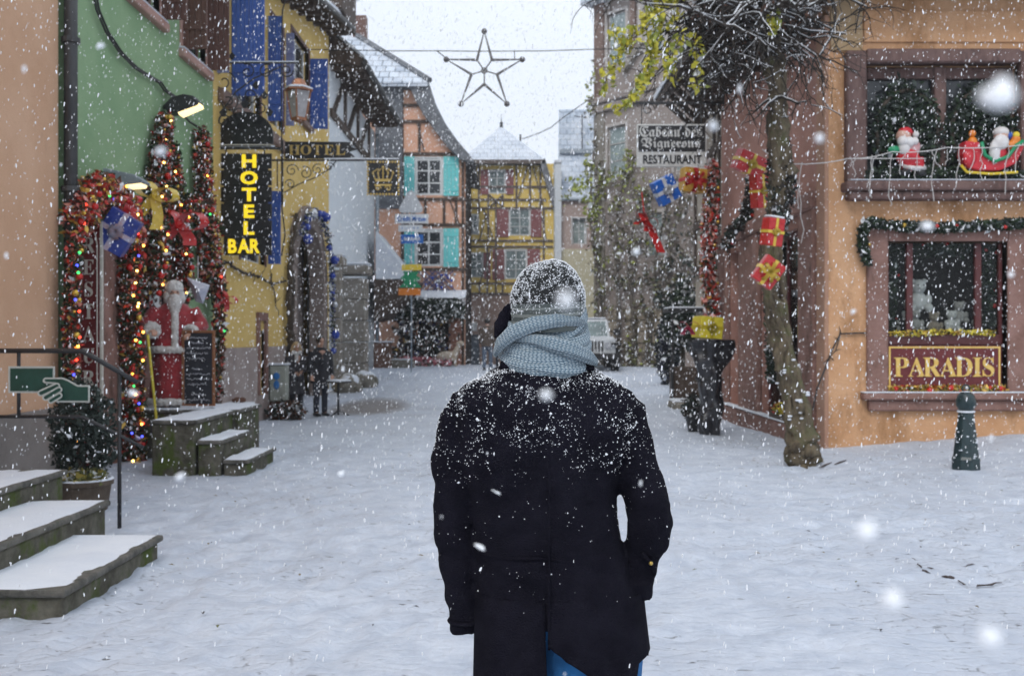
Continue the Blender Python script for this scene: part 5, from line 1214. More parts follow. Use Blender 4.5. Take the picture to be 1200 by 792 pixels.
# black wrapped parasol with the yellow parcel
c = W(834,508,17.4); c.z = gz(c.x,17.4)
t = thing('wrapped_parasol', 'closed parasol wrapped in glossy black sheeting by the pink wall', 'parasol', c)
BAG = mat('black_sheeting', (.012,.012,.016), .3, (.03,.03,.036), 8, .9, 9, spec=.6, stretch=(1,1,.35))
rings = []
for i in range(24):
    f = i/23; z = f*1.62; r = .15+.11*f+.03*math.sin(f*9)
    if f > .8: r += .10*(f-.8)/.2
    rings.append([c+V(((r*(1+.14*math.sin(5*a+f*3)+.5*noise.noise(V((math.cos(a)*1.4,math.sin(a)*1.4,f*5)))))*math.cos(a)-.065*f, (r*(1+.14*math.sin(5*a+f*3)+.5*noise.noise(V((math.cos(a)*1.4,math.sin(a)*1.4,f*5)))))*math.sin(a), z)) for a in [2*PI*k/48 for k in range(48)]])
MB().loft(rings).build('sheeting', BAG, t, smooth=True)
MB().tube([c+V((0,0,-.02)),c+V((-.05,0,1.7))], .025, 8).build('pole', IRON, t)
mb = MB()
for z in (.45,.95): mb.tube([c+V((.235*math.cos(a)-.05*z,.235*math.sin(a),z+.02*math.sin(3*a))) for a in [2*PI*i/16 for i in range(16)]], .012, 5, closed=True)
mb.build('tie', IRON, t)
gift('gift_parcel', 'bright yellow parcel with yellow ribbon sitting on the black wrapped parasol', W(829,384,17.2), (.40,.36,.36), (0,.08,.25), PY_, mat('ribbon_yellow', (.55,.42,.02), .35), 'gift parcels hanging on the right')
bow('ribbon_bow', 'crimson bow at the left side of the yellow parcel', W(806,383,17.0), .17, mat('ribbon_crimson', (.38,.01,.06), .35, (.5,.05,.12), 14), tails=.5)
c = W(813,497,18.2); c.z = gz(c.x,18.2)
t = thing('plant_pot', 'dark snow-flecked pot with withered stalks left of the wrapped parasol', 'pot', c)
MB().lathe([(.10,0),(.15,.28),(.17,.30),(.15,.30),(.13,.26)], c, 14).build('pot', IRON, t, smooth=True); leafy('stalks', [BARKD,CON,SNB], c+V((-.03,0,.42)), (.2,.2,.26), 420, .05, t, [5,3,1])
# flowers in the shop opening
for (px, py, Y, lab) in ((900,494,15.8,'yellow and red flowers on the ledge of the pink shop opening'),):
    c = FR(16.2,.06,.36); t = thing('flower_box', lab, 'flowers', c); MB().fbox(FR, 15.7, 16.9, .01, .16, .305, .40).build('box', DKWOOD, t)
    leafy('flowers', [MATS['bright_yellow'],LEAFR,LEAFG], FR(16.3,.09,.46), (.09,.6,.12), 500, .04, t, [6,3,3])
t = thing('wall_plaque', 'pair of round yellow signs hanging in the pink shop opening', 'sign', FR(15.7,.0,2)); 
for z in (2.02,1.70): MB().fbox(FR, 15.52, 15.9, -.06, -.03, z-.11, z+.11).build('disc', MATS['bright_yellow'], t, bevel=.05, seg=3)
# ================================================================ FAR END OF THE STREET
# half-timbered neighbour with a deep snowy eave
h = thing('timber_house', 'dark half-timbered house with snowy eave squeezed beyond the pink corner house', 'house', (7,24,0))
FN = Fr((4.75,0,0),(0,1,0),(-1,0,0)); CRM = stucco('cream_infill', (.42,.36,.30), (.5,.44,.37)); ORI = stucco('orange_infill', (.50,.24,.12), (.56,.30,.16))
mb = MB(); holed(mb, FN, 21.55, 26.5, -.2, 8.2, [(22.2,23.2,4.6,5.8),(24.0,25.0,4.6,5.8),(22.6,24.2,.2,2.6)], .25); part(mb, 'wall', CRM, h)
MB().box(5.1, 11, 21.6, 26.4, -.2, 8.0).build('rear_wall', CRM, h)
for u in (21.6,22.0,23.3,23.85,25.1,26.3): MB().fbox(FN, u, u+.17, 0, .05, 3.2, 8.2).build('post', DKWOOD, h)
for z in (3.2,4.35,5.9,7.2): MB().fbox(FN, 21.55, 26.5, 0, .07, z, z+.2).build('beam', DKWOOD, h)
window(FN, 22.2,23.2,4.6,5.8, h, WHITEP, GLASS, bars=(1,1)); window(FN, 24.0,25.0,4.6,5.8, h, WHITEP, GLASS, bars=(1,1)); MB().fbox(FN, 22.6,24.2,-.15,-.1,.2,2.6).build('door', DKWOOD, h)
MB().fbox(FN, 21.56, 21.98, .01, .03, 5.9, 7.2).build('infill', ORI, h)
Fn2 = Fr((4.75,21.55,0),(1,0,0),(0,-1,0))
for u in (.0,.55): MB().fbox(Fn2, u, u+.16, 0, .05, 3.2, 8.4).build('post', DKWOOD, h)
MB().fbox(Fn2, .16, .55, 0, .02, 3.2, 8.4).build('infill', ORI, h)
mb = MB(); P = [V((3.75,21.3,7.6)),V((3.75,26.8,7.6)),V((3.75,26.8,7.8)),V((3.75,21.3,7.8))]; mb.add(P+[p+V((4,0,3.4)) for p in P], [(0,1,2,3),(7,6,5,4),(0,4,5,1),(1,5,6,2),(2,6,7,3),(3,7,4,0)]); part(mb, 'roof', DKWOOD, h)
mb = MB(); P = [p+V((-.04,0,.2)) for p in P[:2]]+[p+V((-.04,0,.14)) for p in P[2:]]; mb.add(P+[p+V((4,0,3.4)) for p in P], [(0,1,2,3),(7,6,5,4),(0,4,5,1),(1,5,6,2),(2,6,7,3),(3,7,4,0)]); part(mb, 'roof_snow', SNOW, h)
for k in range(7): b = MB(); b.bar((4.75,21.7+k*.75,6.9),(3.95,21.7+k*.75,7.62),.13,.13); b.build('brace', DKWOOD, h)

# taupe stone house
A = V((3.25,39.5,0)); U_ = V((3.6,-4.5,0)).normalized(); NN = V((U_.y, -U_.x, 0)); NN = NN if NN.y < 0 and NN.x < 0 else -NN
FT = Fr(A, U_, NN)
def tu(px): t_ = (px-600)/1200; return (39.5*t_-3.25)/(U_.x - t_*U_.y)
def tz(px, py): Y = 39.5+U_.y*tu(px); return 1.6-(py-396)*Y/1200
TAU = stucco('taupe_stone', (.29,.24,.215), (.39,.335,.305), (.20,.165,.145), 1.3, .7); TAUL = stucco('pale_trim', (.46,.42,.39), (.55,.50,.47), (.3,.27,.25), 2)
PG = mat('frosted_pane', (.20,.26,.26), .3, (.38,.44,.43), 2)
h = thing('stone_house', 'tall taupe stone house with pale window trim and ivy climbing it, at the bend', 'house', (5,36,0))
wn = [(712,733,15,75),(712,733,148,208),(757,776,-45,62),(790,808,148,200),(757,776,250,300)]
hs_ = [(tu(a), tu(b), tz((a+b)/2,d), tz((a+b)/2,c)) for a,b,c,d in wn]
mb = MB(); holed(mb, FT, 0, 7.6, -.2, 14.5, hs_, .3); part(mb, 'wall', TAU, h)
Fs_ = Fr(A, (0.25,1,0), (-1,.25,0)); MB().fbox(Fs_, 0, 7, -6, -.002, -.2, 14.5).build('side_wall', TAU, h)
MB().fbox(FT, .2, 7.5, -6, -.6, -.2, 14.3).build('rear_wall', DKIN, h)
for a in hs_: window(FT, *a, h, TAUL, PG, d=-.08, bars=(0,2), surround=TAUL, sw=.12, fw=.05)
mb = MB(); mb.fbox(FT, -.25, 7.6, 0, .22, tz(700,124), tz(700,116)); mb.fbox(FT, -.15, 7.6, 0, .14, tz(700,134), tz(700,124.5)); part(mb, 'cornice', TAU, h, bevel=.04)
MB().fbox(FT, -.05, .45, 0, .08, tz(700,115.6), 14.5).build('corner_pier', MATS['brown_band'], h); MB().fbox(FT, -.05, .5, 0, .08, .2, tz(700,134.3)).build('corner_pier', STP, h)
for px in (741,750): MB().fbox(FT, tu(px), tu(px)+.22, 0, .12, tz(px,62), 14.5).build('pilaster', TAUL if px > 745 else MATS['brown_band'], h)
for px in (780,800): MB().fbox(FT, tu(px), tu(px)+.2, 0, .08, tz(px,115), 14.5).build('pilaster', TAUL, h)
b = MB(); b.bar(FT(tu(733),.1,tz(733,84)), FT(tu(755),.1,tz(755,50)), .22, .2); b.build('brace', STP, h)
mb = MB(); mb.fbox(FT, -.35, 8, -6.5, .5, 14.4, 14.7); part(mb, 'roof', TILES, h)
for k, px in enumerate((722,742,757,775)):
    mb = MB(); u = tu(px); n = 6
    for i in range(n): mb.fbox(FT, u-.22, u+.22, 0, .22+.03*(i%2), .15+i*.42, .15+(i+1)*.42-.02)
    part(mb, 'stone_pier', mat('pier_stone', (.25,.20,.15), .92, (.36,.31,.24), 3, .8, 16, stain=((.15,.12,.08), 2.5, .55, (1,1,.3))), h, bevel=.03)
# ivy over it
t = thing('wall_ivy', 'straggling half-bare ivy with yellowing leaves covering the lower stone house', 'ivy', FT(3,.2,.3))
mb = MB(); st = MB(); IVB = mat('ivy_brown', (.10,.085,.06), .9, (.17,.145,.11), 10)
IVM = [YV2, mat('ivy_olive', (.13,.135,.05), .7, (.21,.21,.09), 10), IVB, SNB, CON]
def ivy(px, py, rx, ry, n, wts, d=.25, ls=.10):
    for i in range(n):
        a = R.uniform(0,2*PI); q = math.sqrt(R.random()); x = px+rx*q*math.cos(a); y = py+ry*q*math.sin(a)
        if noise.noise(V((x*.06, y*.05, 7))) < .02 and R.random() < .85: continue
        mb.cur = R.choices(range(5), wts)[0]; leaf(mb, FT(tu(x), R.uniform(.05,d+.1), tz(x,y)), ls*R.uniform(.5,1.2), .6)
ivy(735,215,30,40,650,(5,4,2,.5,0)); ivy(705,250,10,60,380,(2,3,4,1,0)); ivy(722,290,30,60,600,(1,3,6,.6,.5)); ivy(780,275,40,70,1150,(.8,2.5,6,.8,2)); ivy(768,350,38,45,750,(.6,2.5,6,.8,1.2)); ivy(712,370,14,55,420,(1.5,3,5,1.2,0)); ivy(800,340,28,40,1300,(0,1,3,1,7)); ivy(698,130,6,60,220,(4,2,2,1,0)); ivy(760,410,35,25,700,(1,2,6,1,0)); ivy(745,395,5,45,260,(1,2,6,1,0))
mb.build('foliage', IVM, t)
for (a, b_) in (((722,432),(735,200)),((742,432),(748,250)),((757,432),(790,230)),((775,432),(800,250)),((705,430),(700,150))):
    twigs(st, [FT(tu(a[0]+(b_[0]-a[0])*f+5*math.sin(f*7)), .22, tz(a[0], a[1]+(b_[1]-a[1])*f)) for f in (0,.2,.4,.6,.8,1)], (.09,.03), 16, 1.0, th=.012)
st.build('stem', mat('ivy_stem', (.09,.075,.06), .95, (.18,.155,.13), 8, .8, 20), t)
t = thing('ivy_spray', 'long ivy spray leaning out left from the stone house towards the snowy roof', 'ivy', W(697,250,32))
mb = MB(); st = MB(); spray(mb, st, [(700,260,33),(690,235,32.5),(682,212,32),(672,222,32),(663,235,32)], 120, .18, .10); spray(mb, st, [(688,215,32),(690,195,32),(686,185,32)], 60, .12, .10)
mb.build('foliage', [YV2,MATS['ivy_olive'],SNB], t); st.build('stem', TWIG, t)
# dark evergreen in a tub, snow-topped slab, dark doorway things
c = W(800,432,27.5); c.z = gz(c.x,27.5)
t = thing('potted_evergreen', 'dark bushy evergreen before the ivy-covered house', 'tree', c); MB().tube([c,c+V((0,0,1.6))], .07, 8).build('trunk', TWIG, t); leafy('crown', [CON,LEAFG,SNB], c+V((0,0,2.1)), (.55,.45,.85), 1800, .09, t, [6,4,.8])
MB().lathe([(.25,-.05),(.34,.45),(.30,.45)], c, 14).build('tub', IRON, t)
c = W(783,432,30); c.z = gz(c.x,30)
t = thing('dark_shrub', 'narrow dark blue-black shrub before the stone piers', 'shrub', c); leafy('foliage', [mat('navy_leaf', (.02,.025,.045), .8, (.04,.045,.07), 10),CON,SNB], c+V((0,0,1.0)), (.38,.35,1.1), 1600, .08, t, [6,3,1]); MB().tube([c-V((0,0,.05)),c+V((0,0,1))], .05, 6).build('stem', TWIG, t)
c = W(808,450,24.5); c.z = gz(c.x,24.5)
t = thing('stone_slab', 'low flat stone slab with snow on it beyond the wrapped parasol', 'slab', c); MB().box(c.x-.45,c.x+.5,24.1,25.0,c.z-.05,c.z+.16).build('stone', STONE, t, bevel=.03); MB().box(c.x-.43,c.x+.48,24.12,24.98,c.z+.16,c.z+.21).build('snow', SNOW, t, bevel=.02)
c = W(812,440,26); c.z = gz(c.x, 26)
t = thing('market_stall', 'small dark stall with a snowy counter roof behind the yellow parcel', 'stall', c)
MB().box(c.x-.55,c.x+.7,25.6,26.3,c.z-.05,c.z+.9).build('counter', DKWOOD, t, bevel=.02); MB().box(c.x-.7,c.x+.9,25.4,26.5,2.25,2.33).build('roof', IRON, t); MB().box(c.x-.68,c.x+.88,25.42,26.48,2.33,2.38).build('snow', SNOW, t, bevel=.02)
for sx in (-.6,.8): MB().box(c.x+sx-.03,c.x+sx+.03,25.5,25.56,c.z-.05,2.25).build('post', IRON, t)

# far slate-roofed house
h = thing('slate_house', 'distant house with a high snow-dusted slate roof and one small white window', 'house', (4,50,0))
Y = 47; q = lambda x, y, Y=Y: W(x, y, Y)
WS = stucco('rosy_wall', (.46,.36,.32), (.54,.43,.39)); WY = stucco('straw_wall', (.58,.54,.37), (.65,.6,.44))
Fq = Fr((0,Y,0),(1,0,0),(0,-1,0)); ku = lambda px: (px-600)/1200*Y; kz = lambda py: 1.6-(py-396)/1200*Y
mb = MB(); holed(mb, Fq, ku(657), ku(720), -.3, kz(234), [(ku(671),ku(686),kz(286),kz(256))], .3); part(mb, 'wall', WS, h)
MB().fbox(Fq, ku(656), ku(700), 0, .05, -.3, kz(292)).build('lower_wall', WY, h); window(Fq, ku(671),ku(686),kz(286),kz(256), h, WHITEP, PG, bars=(1,1), surround=WHITEP, sw=.06, fw=.05)
SL = tiles_mat('snow_dusted_slate', (.50,.57,.66), (.40,.46,.55), (.24,.29,.36), 3, 3.4)
mb = MB(); mb.prism([q(654,234),q(720,234),q(720,168)+V((0,2.2,0)),q(657,168)+V((0,2.2,0))], (0,.15,.1)); mb.prism([q(657,168)+V((0,2.25,0)),q(720,168)+V((0,2.25,0)),q(720,112)+V((0,3.2,0)),q(659,112)+V((0,3.2,0))], (0,.15,.1)); part(mb, 'roof', SL, h)
MB().tube([q(654,234)+V((0,-.1,0)),q(720,234)+V((0,-.1,0))], .09, 6).build('gutter', MATS['zinc'], h); mb = MB(); mb.bar(q(658,168)+V((0,2.0,0)), q(720,168)+V((0,2.0,0)), .16, .2); part(mb, 'ridge_strip', MATS['zinc'], h)
mb = MB(); mb.tube([q(686,122)+V((0,2.2,0)),q(686,165)+V((0,2.2,0))], .03, 5); mb.tube([q(676,124)+V((0,2.2,0)),q(690,126)+V((0,2.2,0))], .02, 5); part(mb, 'aerial', IRON, h)
h = thing('stair_tower', 'slim pale blue-grey tower left of the slate roof', 'tower', q(654,430)); MB().box(q(650,0).x, q(657.5,0).x, Y-.3, Y+1, .0, kz(192)).build('wall', PALE, h); MB().box(q(649.5,0).x, q(658,0).x, Y-.35, Y+1.05, kz(192), kz(189)).build('cap', SNOW, h)

# yellow half-timbered house closing the street
Y = 48; ky = 25.0; Fy = Fr((0,Y,0),(1,0,0),(0,-1,0)); yu = lambda px: (px-600)/ky; yz = lambda py: 1.6-(py-396)/ky
YT = stucco('bright_yellow_infill', (.84,.60,.17), (.88,.67,.23), (.70,.52,.19)); TB = mat('grey_timber', (.12,.095,.085), .85, (.19,.16,.145), 10, .4, 20)
SHR = mat('shutter_red', (.24,.085,.09), .6, (.30,.12,.12), 8)
h = thing('yellow_timber_house', 'bright yellow half-timbered house with snowy pyramid roof closing the street', 'house', (0,52,0))
wn = [(573,592,200,227),(597,621,245,276),(549,560,252,275),(592,617,293,327),(551,566,297,325)]
hh = [(yu(a),yu(b),yz(d),yz(c)) for a,b,c,d in wn]
mb = MB(); holed(mb, Fy, yu(536), yu(640), yz(345), yz(188), hh, .25); part(mb, 'wall', YT, h)
MB().fbox(Fy, yu(536), yu(652), -4, -.4, -.5, yz(190)).build('rear_wall', YT, h)
mb = MB(); mb.prism([Fy(yu(640),0,yz(345)),Fy(yu(640),0,yz(200)),Fy(yu(651),0,yz(262)),Fy(yu(655),0,yz(345))], (0,.3,0)); part(mb, 'wing_wall', YT, h)
mb = MB(); holed(mb, Fy, yu(536), yu(655), -.3, yz(345), [(yu(541),yu(562),-.3,yz(392))], .25); part(mb, 'base_wall', stucco('dull_rose', (.40,.28,.235), (.47,.35,.30)), h)
MB().fbox(Fy, yu(541), yu(562), -.15, -.1, -.2, yz(392)).build('door', mat('door_greyblue', (.12,.15,.18), .6, (.17,.20,.24), 6), h); MB().fbox(Fy, yu(552), yu(559), .0, .02, yz(388), yz(378)).build('notice', WHITEP, h)
for w_ in hh: window(Fy, *w_, h, WHITEP, GLASS2, d=.01, bars=(1,2), surround=WHITEP, sw=.05, fw=.05)
for a,b,c,d in ((563,572.5,199,228),(592.8,602,199,228),(582,596,244,278),(622,635,244,278),(541,549,250,277),(577,591,292,328),(618,633,292,328),(541,550.5,296,327),(566.8,575,296,327)): MB().fbox(Fy, yu(a), yu(b), .0, .05, yz(d), yz(c)).build('shutter', SHR, h)
for y in (190,218,233,243,281,288,331,343): MB().fbox(Fy, yu(536), yu(640 if y < 240 else 648), .0, .06, yz(y+2.4), yz(y)).build('beam', TB, h)
for px, y0, y1 in ((543,190,345),(560,190,250),(561,330,345),(571,228,282),(580,233,345),(604,190,243),(620,190,243),(632,190,245),(570,288,345),(603,330,345),(636,245,345),(617,330,345),(588,330,345),(588,228,243)):
    MB().fbox(Fy, yu(px), yu(px+2.3), .0, .055, yz(y1), yz(y0)).build('post', TB, h)
for a, b_ in (((545,232),(559,193)),((607,232),(619,193)),((625,196),(636,240)),((573,243),(590,228)),((573,228),(590,243)),((562,282),(570,250)),((563,330),(576,291)),((640,282),(634,250)),((578,280),(566,243))):
    b = MB(); b.bar(Fy(yu(a[0]),.045,yz(a[1])), Fy(yu(b_[0]),.045,yz(b_[1])), .11, .05); b.build('brace', TB, h)
RSN = tiles_mat('snowy_pyramid', (.66,.71,.78), (.58,.63,.71), (.40,.45,.52), 3, 4)
ap = Fy(yu(587),-2.2,yz(137)); ev_ = [Fy(yu(541),.45,yz(189)),Fy(yu(638),.45,yz(189)),Fy(yu(642),-5,yz(189)),Fy(yu(536),-5,yz(189))]
mb = MB(); mb.add(ev_+[ap]+[p-V((0,0,.2)) for p in ev_], [(0,1,4),(1,2,4),(2,3,4),(3,0,4),(0,5,6,1),(1,6,7,2),(2,7,8,3),(3,8,5,0),(5,8,7,6)]); part(mb, 'roof', RSN, h)
MB().lathe([(.10,0),(.06,.15),(.1,.2),(.02,.3),(.01,.65)], ap-V((0,0,.05)), 8).build('finial', IRON, h)
mb = MB(); mb.prism([Fy(yu(638),.5,yz(187)),Fy(yu(633),.5,yz(195)),Fy(yu(646),.5,yz(238)),Fy(yu(655),.5,yz(262)),Fy(yu(658),.5,yz(258)),Fy(yu(650),.5,yz(228))], (0,4,0)); part(mb, 'side_roof', mat('dark_slate', (.12,.12,.13), .8, (.28,.29,.32), 4), h)
MB().fbox(Fy, yu(541), yu(638), .1, .5, yz(194), yz(189.3)).build('eave', TB, h)

# orange half-timbered house with the turquoise shutters
Y = 40; Fo = Fr((0,Y,0),(1,0,0),(0,-1,0)); ou = lambda px: (px-600)/30; oz = lambda py: 1.6-(py-396)/30
OI = stucco('salmon_infill', (.74,.40,.27), (.80,.47,.33), (.58,.32,.23)); SLT = mat('slate_hanging', (.10,.105,.115), .8, (.20,.21,.23), 5, .6, 14)
h = thing('orange_timber_house', 'salmon half-timbered gabled house with turquoise shutters and a steep snowy tiled roof', 'house', (-3,44,0))
hw = [(ou(487),ou(518),oz(229),oz(186)),(ou(487),ou(518),oz(312),oz(270)),(ou(468),ou(526),.3,oz(356))]
mb = MB(); holed(mb, Fo, ou(425), ou(545), -.2, oz(178), hw, .3); part(mb, 'wall', OI, h)
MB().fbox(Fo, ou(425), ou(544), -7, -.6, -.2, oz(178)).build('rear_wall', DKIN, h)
gw = [(300,178),(530,178),(514,158),(500,140),(488,122),(480,104),(440,60),(400,20),(360,60)]
mb = MB(); mb.prism([Fo(ou(x),0,oz(y)) for x,y in ((300,177.9),(531,177.9),(513,157),(499,138),(488,120),(480,101),(340,101))], (0,.3,0)); part(mb, 'gable', OI, h)
mb = MB(); ou_ = [(478,98),(488,120),(499,139),(513,158),(527,176),(541,189),(557,193),(551,184),(537,168),(523,148),(511,124),(503,98)]
mb.prism([Fo(ou(x),.45,oz(y)) for x,y in ou_], (0,7.5,0)); part(mb, 'side_roof', SLT, h)
HT = tiles_mat('hip_tiles', (.60,.66,.74), (.40,.45,.53), (.09,.11,.14), 2.6, 2.9)
P = [Fo(ou(290),.55,oz(100)),Fo(ou(503),.55,oz(100)),Fo(ou(384),-4.2,oz(-2)),Fo(ou(378),-4.2,oz(-2))]
mb = MB(); mb.add(P+[p-V((0,0,.18)) for p in P]+[Fo(ou(503),-7,oz(100)),Fo(ou(384),-7,oz(-2))], [(0,1,2,3),(4,7,6,5),(0,4,5,1),(1,8,9,2)]); part(mb, 'hip_roof', HT, h)
mb = MB(); mb.tube([P[1]+V((.06,0,.05)), P[2]+V((.06,0,.05))], .12, 6); part(mb, 'hip_ridge', SLT, h)
for k in range(4): MB().box(-6.8+k*.0, -6.2, 43.5, 44, 12, 15.3).build('chimney', BROWNP, h) if k == 0 else None
MB().fbox(Fo, ou(440), ou(472), 0, .12, oz(245), oz(101)).build('slate_panel', SLT, h)
MB().fbox(Fo, ou(470), ou(501), 0, .10, oz(106), oz(101)).build('eave', SLT, h)
for (x0,x1,y) in ((472,488,122),(472,500,141),(472,545,179),(472,545,232),(472,545,262),(472,545,314)): MB().fbox(Fo, ou(x0), ou(x1+2), .0, .07, oz(y+3.5), oz(y)).build('beam', DKWOOD, h)
for px, y0, y1 in ((470,105,178),(490,142,178),(470,178,430),(541,178,430),(519,232,262),(497,232,262),(505,262,266),(484,232,262),(533,232,262)): MB().fbox(Fo, ou(px), ou(px+3), .0, .06, oz(y1), oz(y0)).build('post', DKWOOD, h)
for a, b_ in (((489,143),(497,177)),((472,262),(484,236)),((472,312),(480,268)),((526,232),(538,262))): b = MB(); b.bar(Fo(ou(a[0]),.05,oz(a[1])), Fo(ou(b_[0]),.05,oz(b_[1])), .1, .05); b.build('brace', DKWOOD, h)
TQ = mat('turquoise_paint', (.14,.60,.60), .55, (.20,.68,.66), 6)
for w_ in hw[:2]: window(Fo, *w_, h, WHITEP, GLASS, d=-.0, bars=(1,2), surround=WHITEP, sw=.07, fw=.08)
for a,b,c,d in ((474,486,184,230),(520,538,184,230),(474,486,268,313),(520,538,268,313)): flat_shutter(Fo, ou(a), ou(b), oz(d), oz(c), .07, TQ, h)
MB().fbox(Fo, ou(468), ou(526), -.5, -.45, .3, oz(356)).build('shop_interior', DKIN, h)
mb = MB()
for i in range(11): mb.fbox(Fo, ou(528), ou(541), 0, .12, .45+i*.19, .45+i*.19+.165)
part(mb, 'brick_pier', mat('brick_red', (.34,.14,.09), .9, (.42,.22,.16), 8), h)
t = thing('lattice_panel', 'blue and white diamond lattice decoration between window and awning', 'lattice', Fo(ou(512),.1,oz(330)))
mb = MB()
for k in range(-3, 10):
    for s_ in (1,-1):
        a = 486+k*7; b0 = V((ou(a),0,oz(342))); b1 = V((ou(a+24*s_),0,oz(318)))
        if 484 <= a <= 536 and 484 <= a+24*s_ <= 537: mb.bar(Fo(ou(a),.12,oz(342)), Fo(ou(a+24*s_),.12,oz(318)), .07, .04)
mb.build('laths', mat('lath_blue', (.10,.11,.25), .6), t)
for i in range(18): ball_at(Fo(ou(488+R.random()*46), .2, oz(320+R.random()*20)), .06, R.choice((BLUEG,SILV)), t, 'bauble')
t = thing('shop_awning', 'snow-laden awning hung with evergreen branches below the turquoise shutters', 'awning', Fo(ou(508),.5,oz(348)))
MB().prism([Fo(ou(476),0,oz(341)),Fo(ou(476),1.1,oz(351)),Fo(ou(476),1.1,oz(353)),Fo(ou(476),0,oz(346))], (ou(546)-ou(476),0,0)).build('canopy', IRON, t)
MB().prism([Fo(ou(475),0,oz(339.5)),Fo(ou(475),1.15,oz(349.5)),Fo(ou(475),1.15,oz(351)),Fo(ou(475),0,oz(341))], (ou(547)-ou(475),0,0)).build('snow', SNOW, t, bevel=.03)
mb = MB()
for i in range(2600): mb.cur = R.choices((0,1,2),(6,3,1.5))[0]; leaf(mb, Fo(ou(R.uniform(460,546)), R.uniform(.9,1.3), oz(R.uniform(350,366)+abs(R.gauss(0,5)))), .10, .5)
mb.build('evergreen', [CON,LEAFG,SNB], t)
for px, lab, m in ((488,'orange cone-shaped decoration hanging in the shop front',ORP),):
    t = thing('hanging_cone', lab, 'decoration', Fo(ou(488),.3,oz(385))); MB().lathe([(.02,-.5),(.13,.25),(.1,.38),(.02,.42)], Fo(ou(488),.3,oz(388)), 10).build('cone', m, t, smooth=True)
    MB().tube([Fo(ou(488),.3,oz(376)),Fo(ou(488),.3,oz(356))], .012, 4).build('string', IRON, t)
t = thing('dark_shrub', 'dark snow-flecked evergreens filling the shop front behind the pink flowers', 'shrub', Fo(ou(490),.4,.6))
mb = MB()
for i in range(3600):
    x = R.uniform(462,528); y = R.uniform(360,425)
    if noise.noise(V((x*.1,y*.1,2))) < -.1: continue
    mb.cur = R.choices((0,1,2,3,4),(5,3,1.6,.5,.35))[0]; leaf(mb, Fo(ou(x), R.uniform(.1,.8), oz(y)), .09, .5)
mb.build('foliage', [CON,LEAFB,SNB,BLUEG,LEAFO], t); st = MB(); twigs(st, [Fo(ou(480),.4,.4),Fo(ou(482),.4,1.6)], (.05,.02), 12, .6); st.build('stem', TWIG, t)
PNK = mat('pink_bloom', (.62,.16,.20), .6, (.72,.30,.34), 14)
for i, (x, lab) in enumerate(((476,'pink flower clump nearest the stone trough'),(491,'second pink flower clump from the stone trough'),(503,'small pink flower clump in the middle of the row'),(522,'largest pink-red flower clump below the beige deer'))):
    c = W(x,431,38.2); c.z = gz(c.x,38.2)+.16; t = thing('flower_clump', lab, 'flowers', c, 'pink flower clumps before the shop front'); leafy('blooms', [PNK,LEAFG,SNB], c, (.30,.2,.20), 260, .08, t, [6,2,1]); MB().lathe([(.12,-.2),(.16,-.02)], c, 10).build('pot', STONE, t)
c = W(527,425,38.3); c.z = gz(c.x,38.3)
t = thing('deer_figure', 'beige snow-covered deer figure lying before the shop front', 'figurine', c)
blob([('b',c+V((-.1,0,.35)),.28,(1.5,.8,.8)),('t',[c+V((.2,0,.45)),c+V((.35,0,.8))],[.14,.09]),('b',c+V((.40,-.05,.86)),.12,(1.3,.8,.8)),('t',[c+V((-.3,-.1,.25)),c+V((-.45,-.15,.0))],[.09,.05]),('t',[c+V((.15,-.1,.25)),c+V((.25,-.15,.0))],[.08,.05]),('t',[c+V((-.25,.1,.25)),c+V((-.3,.15,.0))],[.08,.05]),('t',[c+V((.2,.1,.25)),c+V((.2,.15,.0))],[.08,.05])], 'body', mat('deer_beige', (.40,.31,.22), .8, (.55,.48,.40), 6), t, .03)
st = MB()
for s_ in (-1,1): st.tube([c+V((.36,s_*.05,.93)),c+V((.30,s_*.14,1.12)),c+V((.36,s_*.2,1.25))], .02, 5); st.tube([c+V((.31,s_*.13,1.1)),c+V((.42,s_*.14,1.2))], .015, 5)
st.build('antlers', TWIG, t)
# direction signs
Ys = 33.5; ks = 1200/Ys; Fx = Fr((0,Ys,0),(1,0,0),(0,-1,0)); su = lambda px: (px-600)/ks; sz_ = lambda py: 1.6-(py-396)/ks
SB = mat('sign_blue', (.01,.14,.50), .45); SWH = mat('sign_white_clean', (.68,.70,.72), .45)
t = thing('sign_post', 'pole with a round-cornered white triangle over two white plates and a blue one', 'signpost', Fx(su(482),0,gz(su(482),Ys)))
MB().tube([Fx(su(482),-.05,.2),Fx(su(482),-.05,sz_(222))], .022, 8).build('pole', MATS['zinc'], t, smooth=True)
tri = []
for (cx_,cy_,a0) in ((481.5,228,-150),(491,245,-30),(472,245,90)):
    for k in range(7): a = math.radians(a0+120*k/6); tri.append((cx_+4.5*math.cos(a), cy_+4.5*math.sin(a)))
MB().prism([Fx(su(x),0,sz_(y)) for x,y in tri], (0,.03,0)).build('triangle', mat('sign_back', (.52,.54,.57), .45, (.60,.62,.64), 6), t)
for (a,b,c,d,s_,m,ml,nm) in ((463,502,251,262,'Crédit Mutuel',SWH,SB,'plate'),(467,495,264,271.5,None,SWH,SB,'plate'),(470,496,275,285.5,None,SB,SWH,'blue_plate')):
    p_ = MB().fbox(Fx, su(a), su(b), 0, .03, sz_(d), sz_(c)).build(nm, m, t)
    if s_: text(s_, .17, Fx, su((a+b)/2), sz_((c+d)/2), .034, ml, 'lettering', p_, ext=.004, mw=.95, bold=.02)
    else:
        m2 = MB(); w0 = su(b)-su(a)
        for k in range(9): m2.fbox(Fx, su(a)+w0*(.14+.08*k), su(a)+w0*(.14+.08*k+.055), .031, .036, sz_(d)+.10, sz_(c)-.08-.03*(k%2))
        m2.build('lettering', ml, p_)
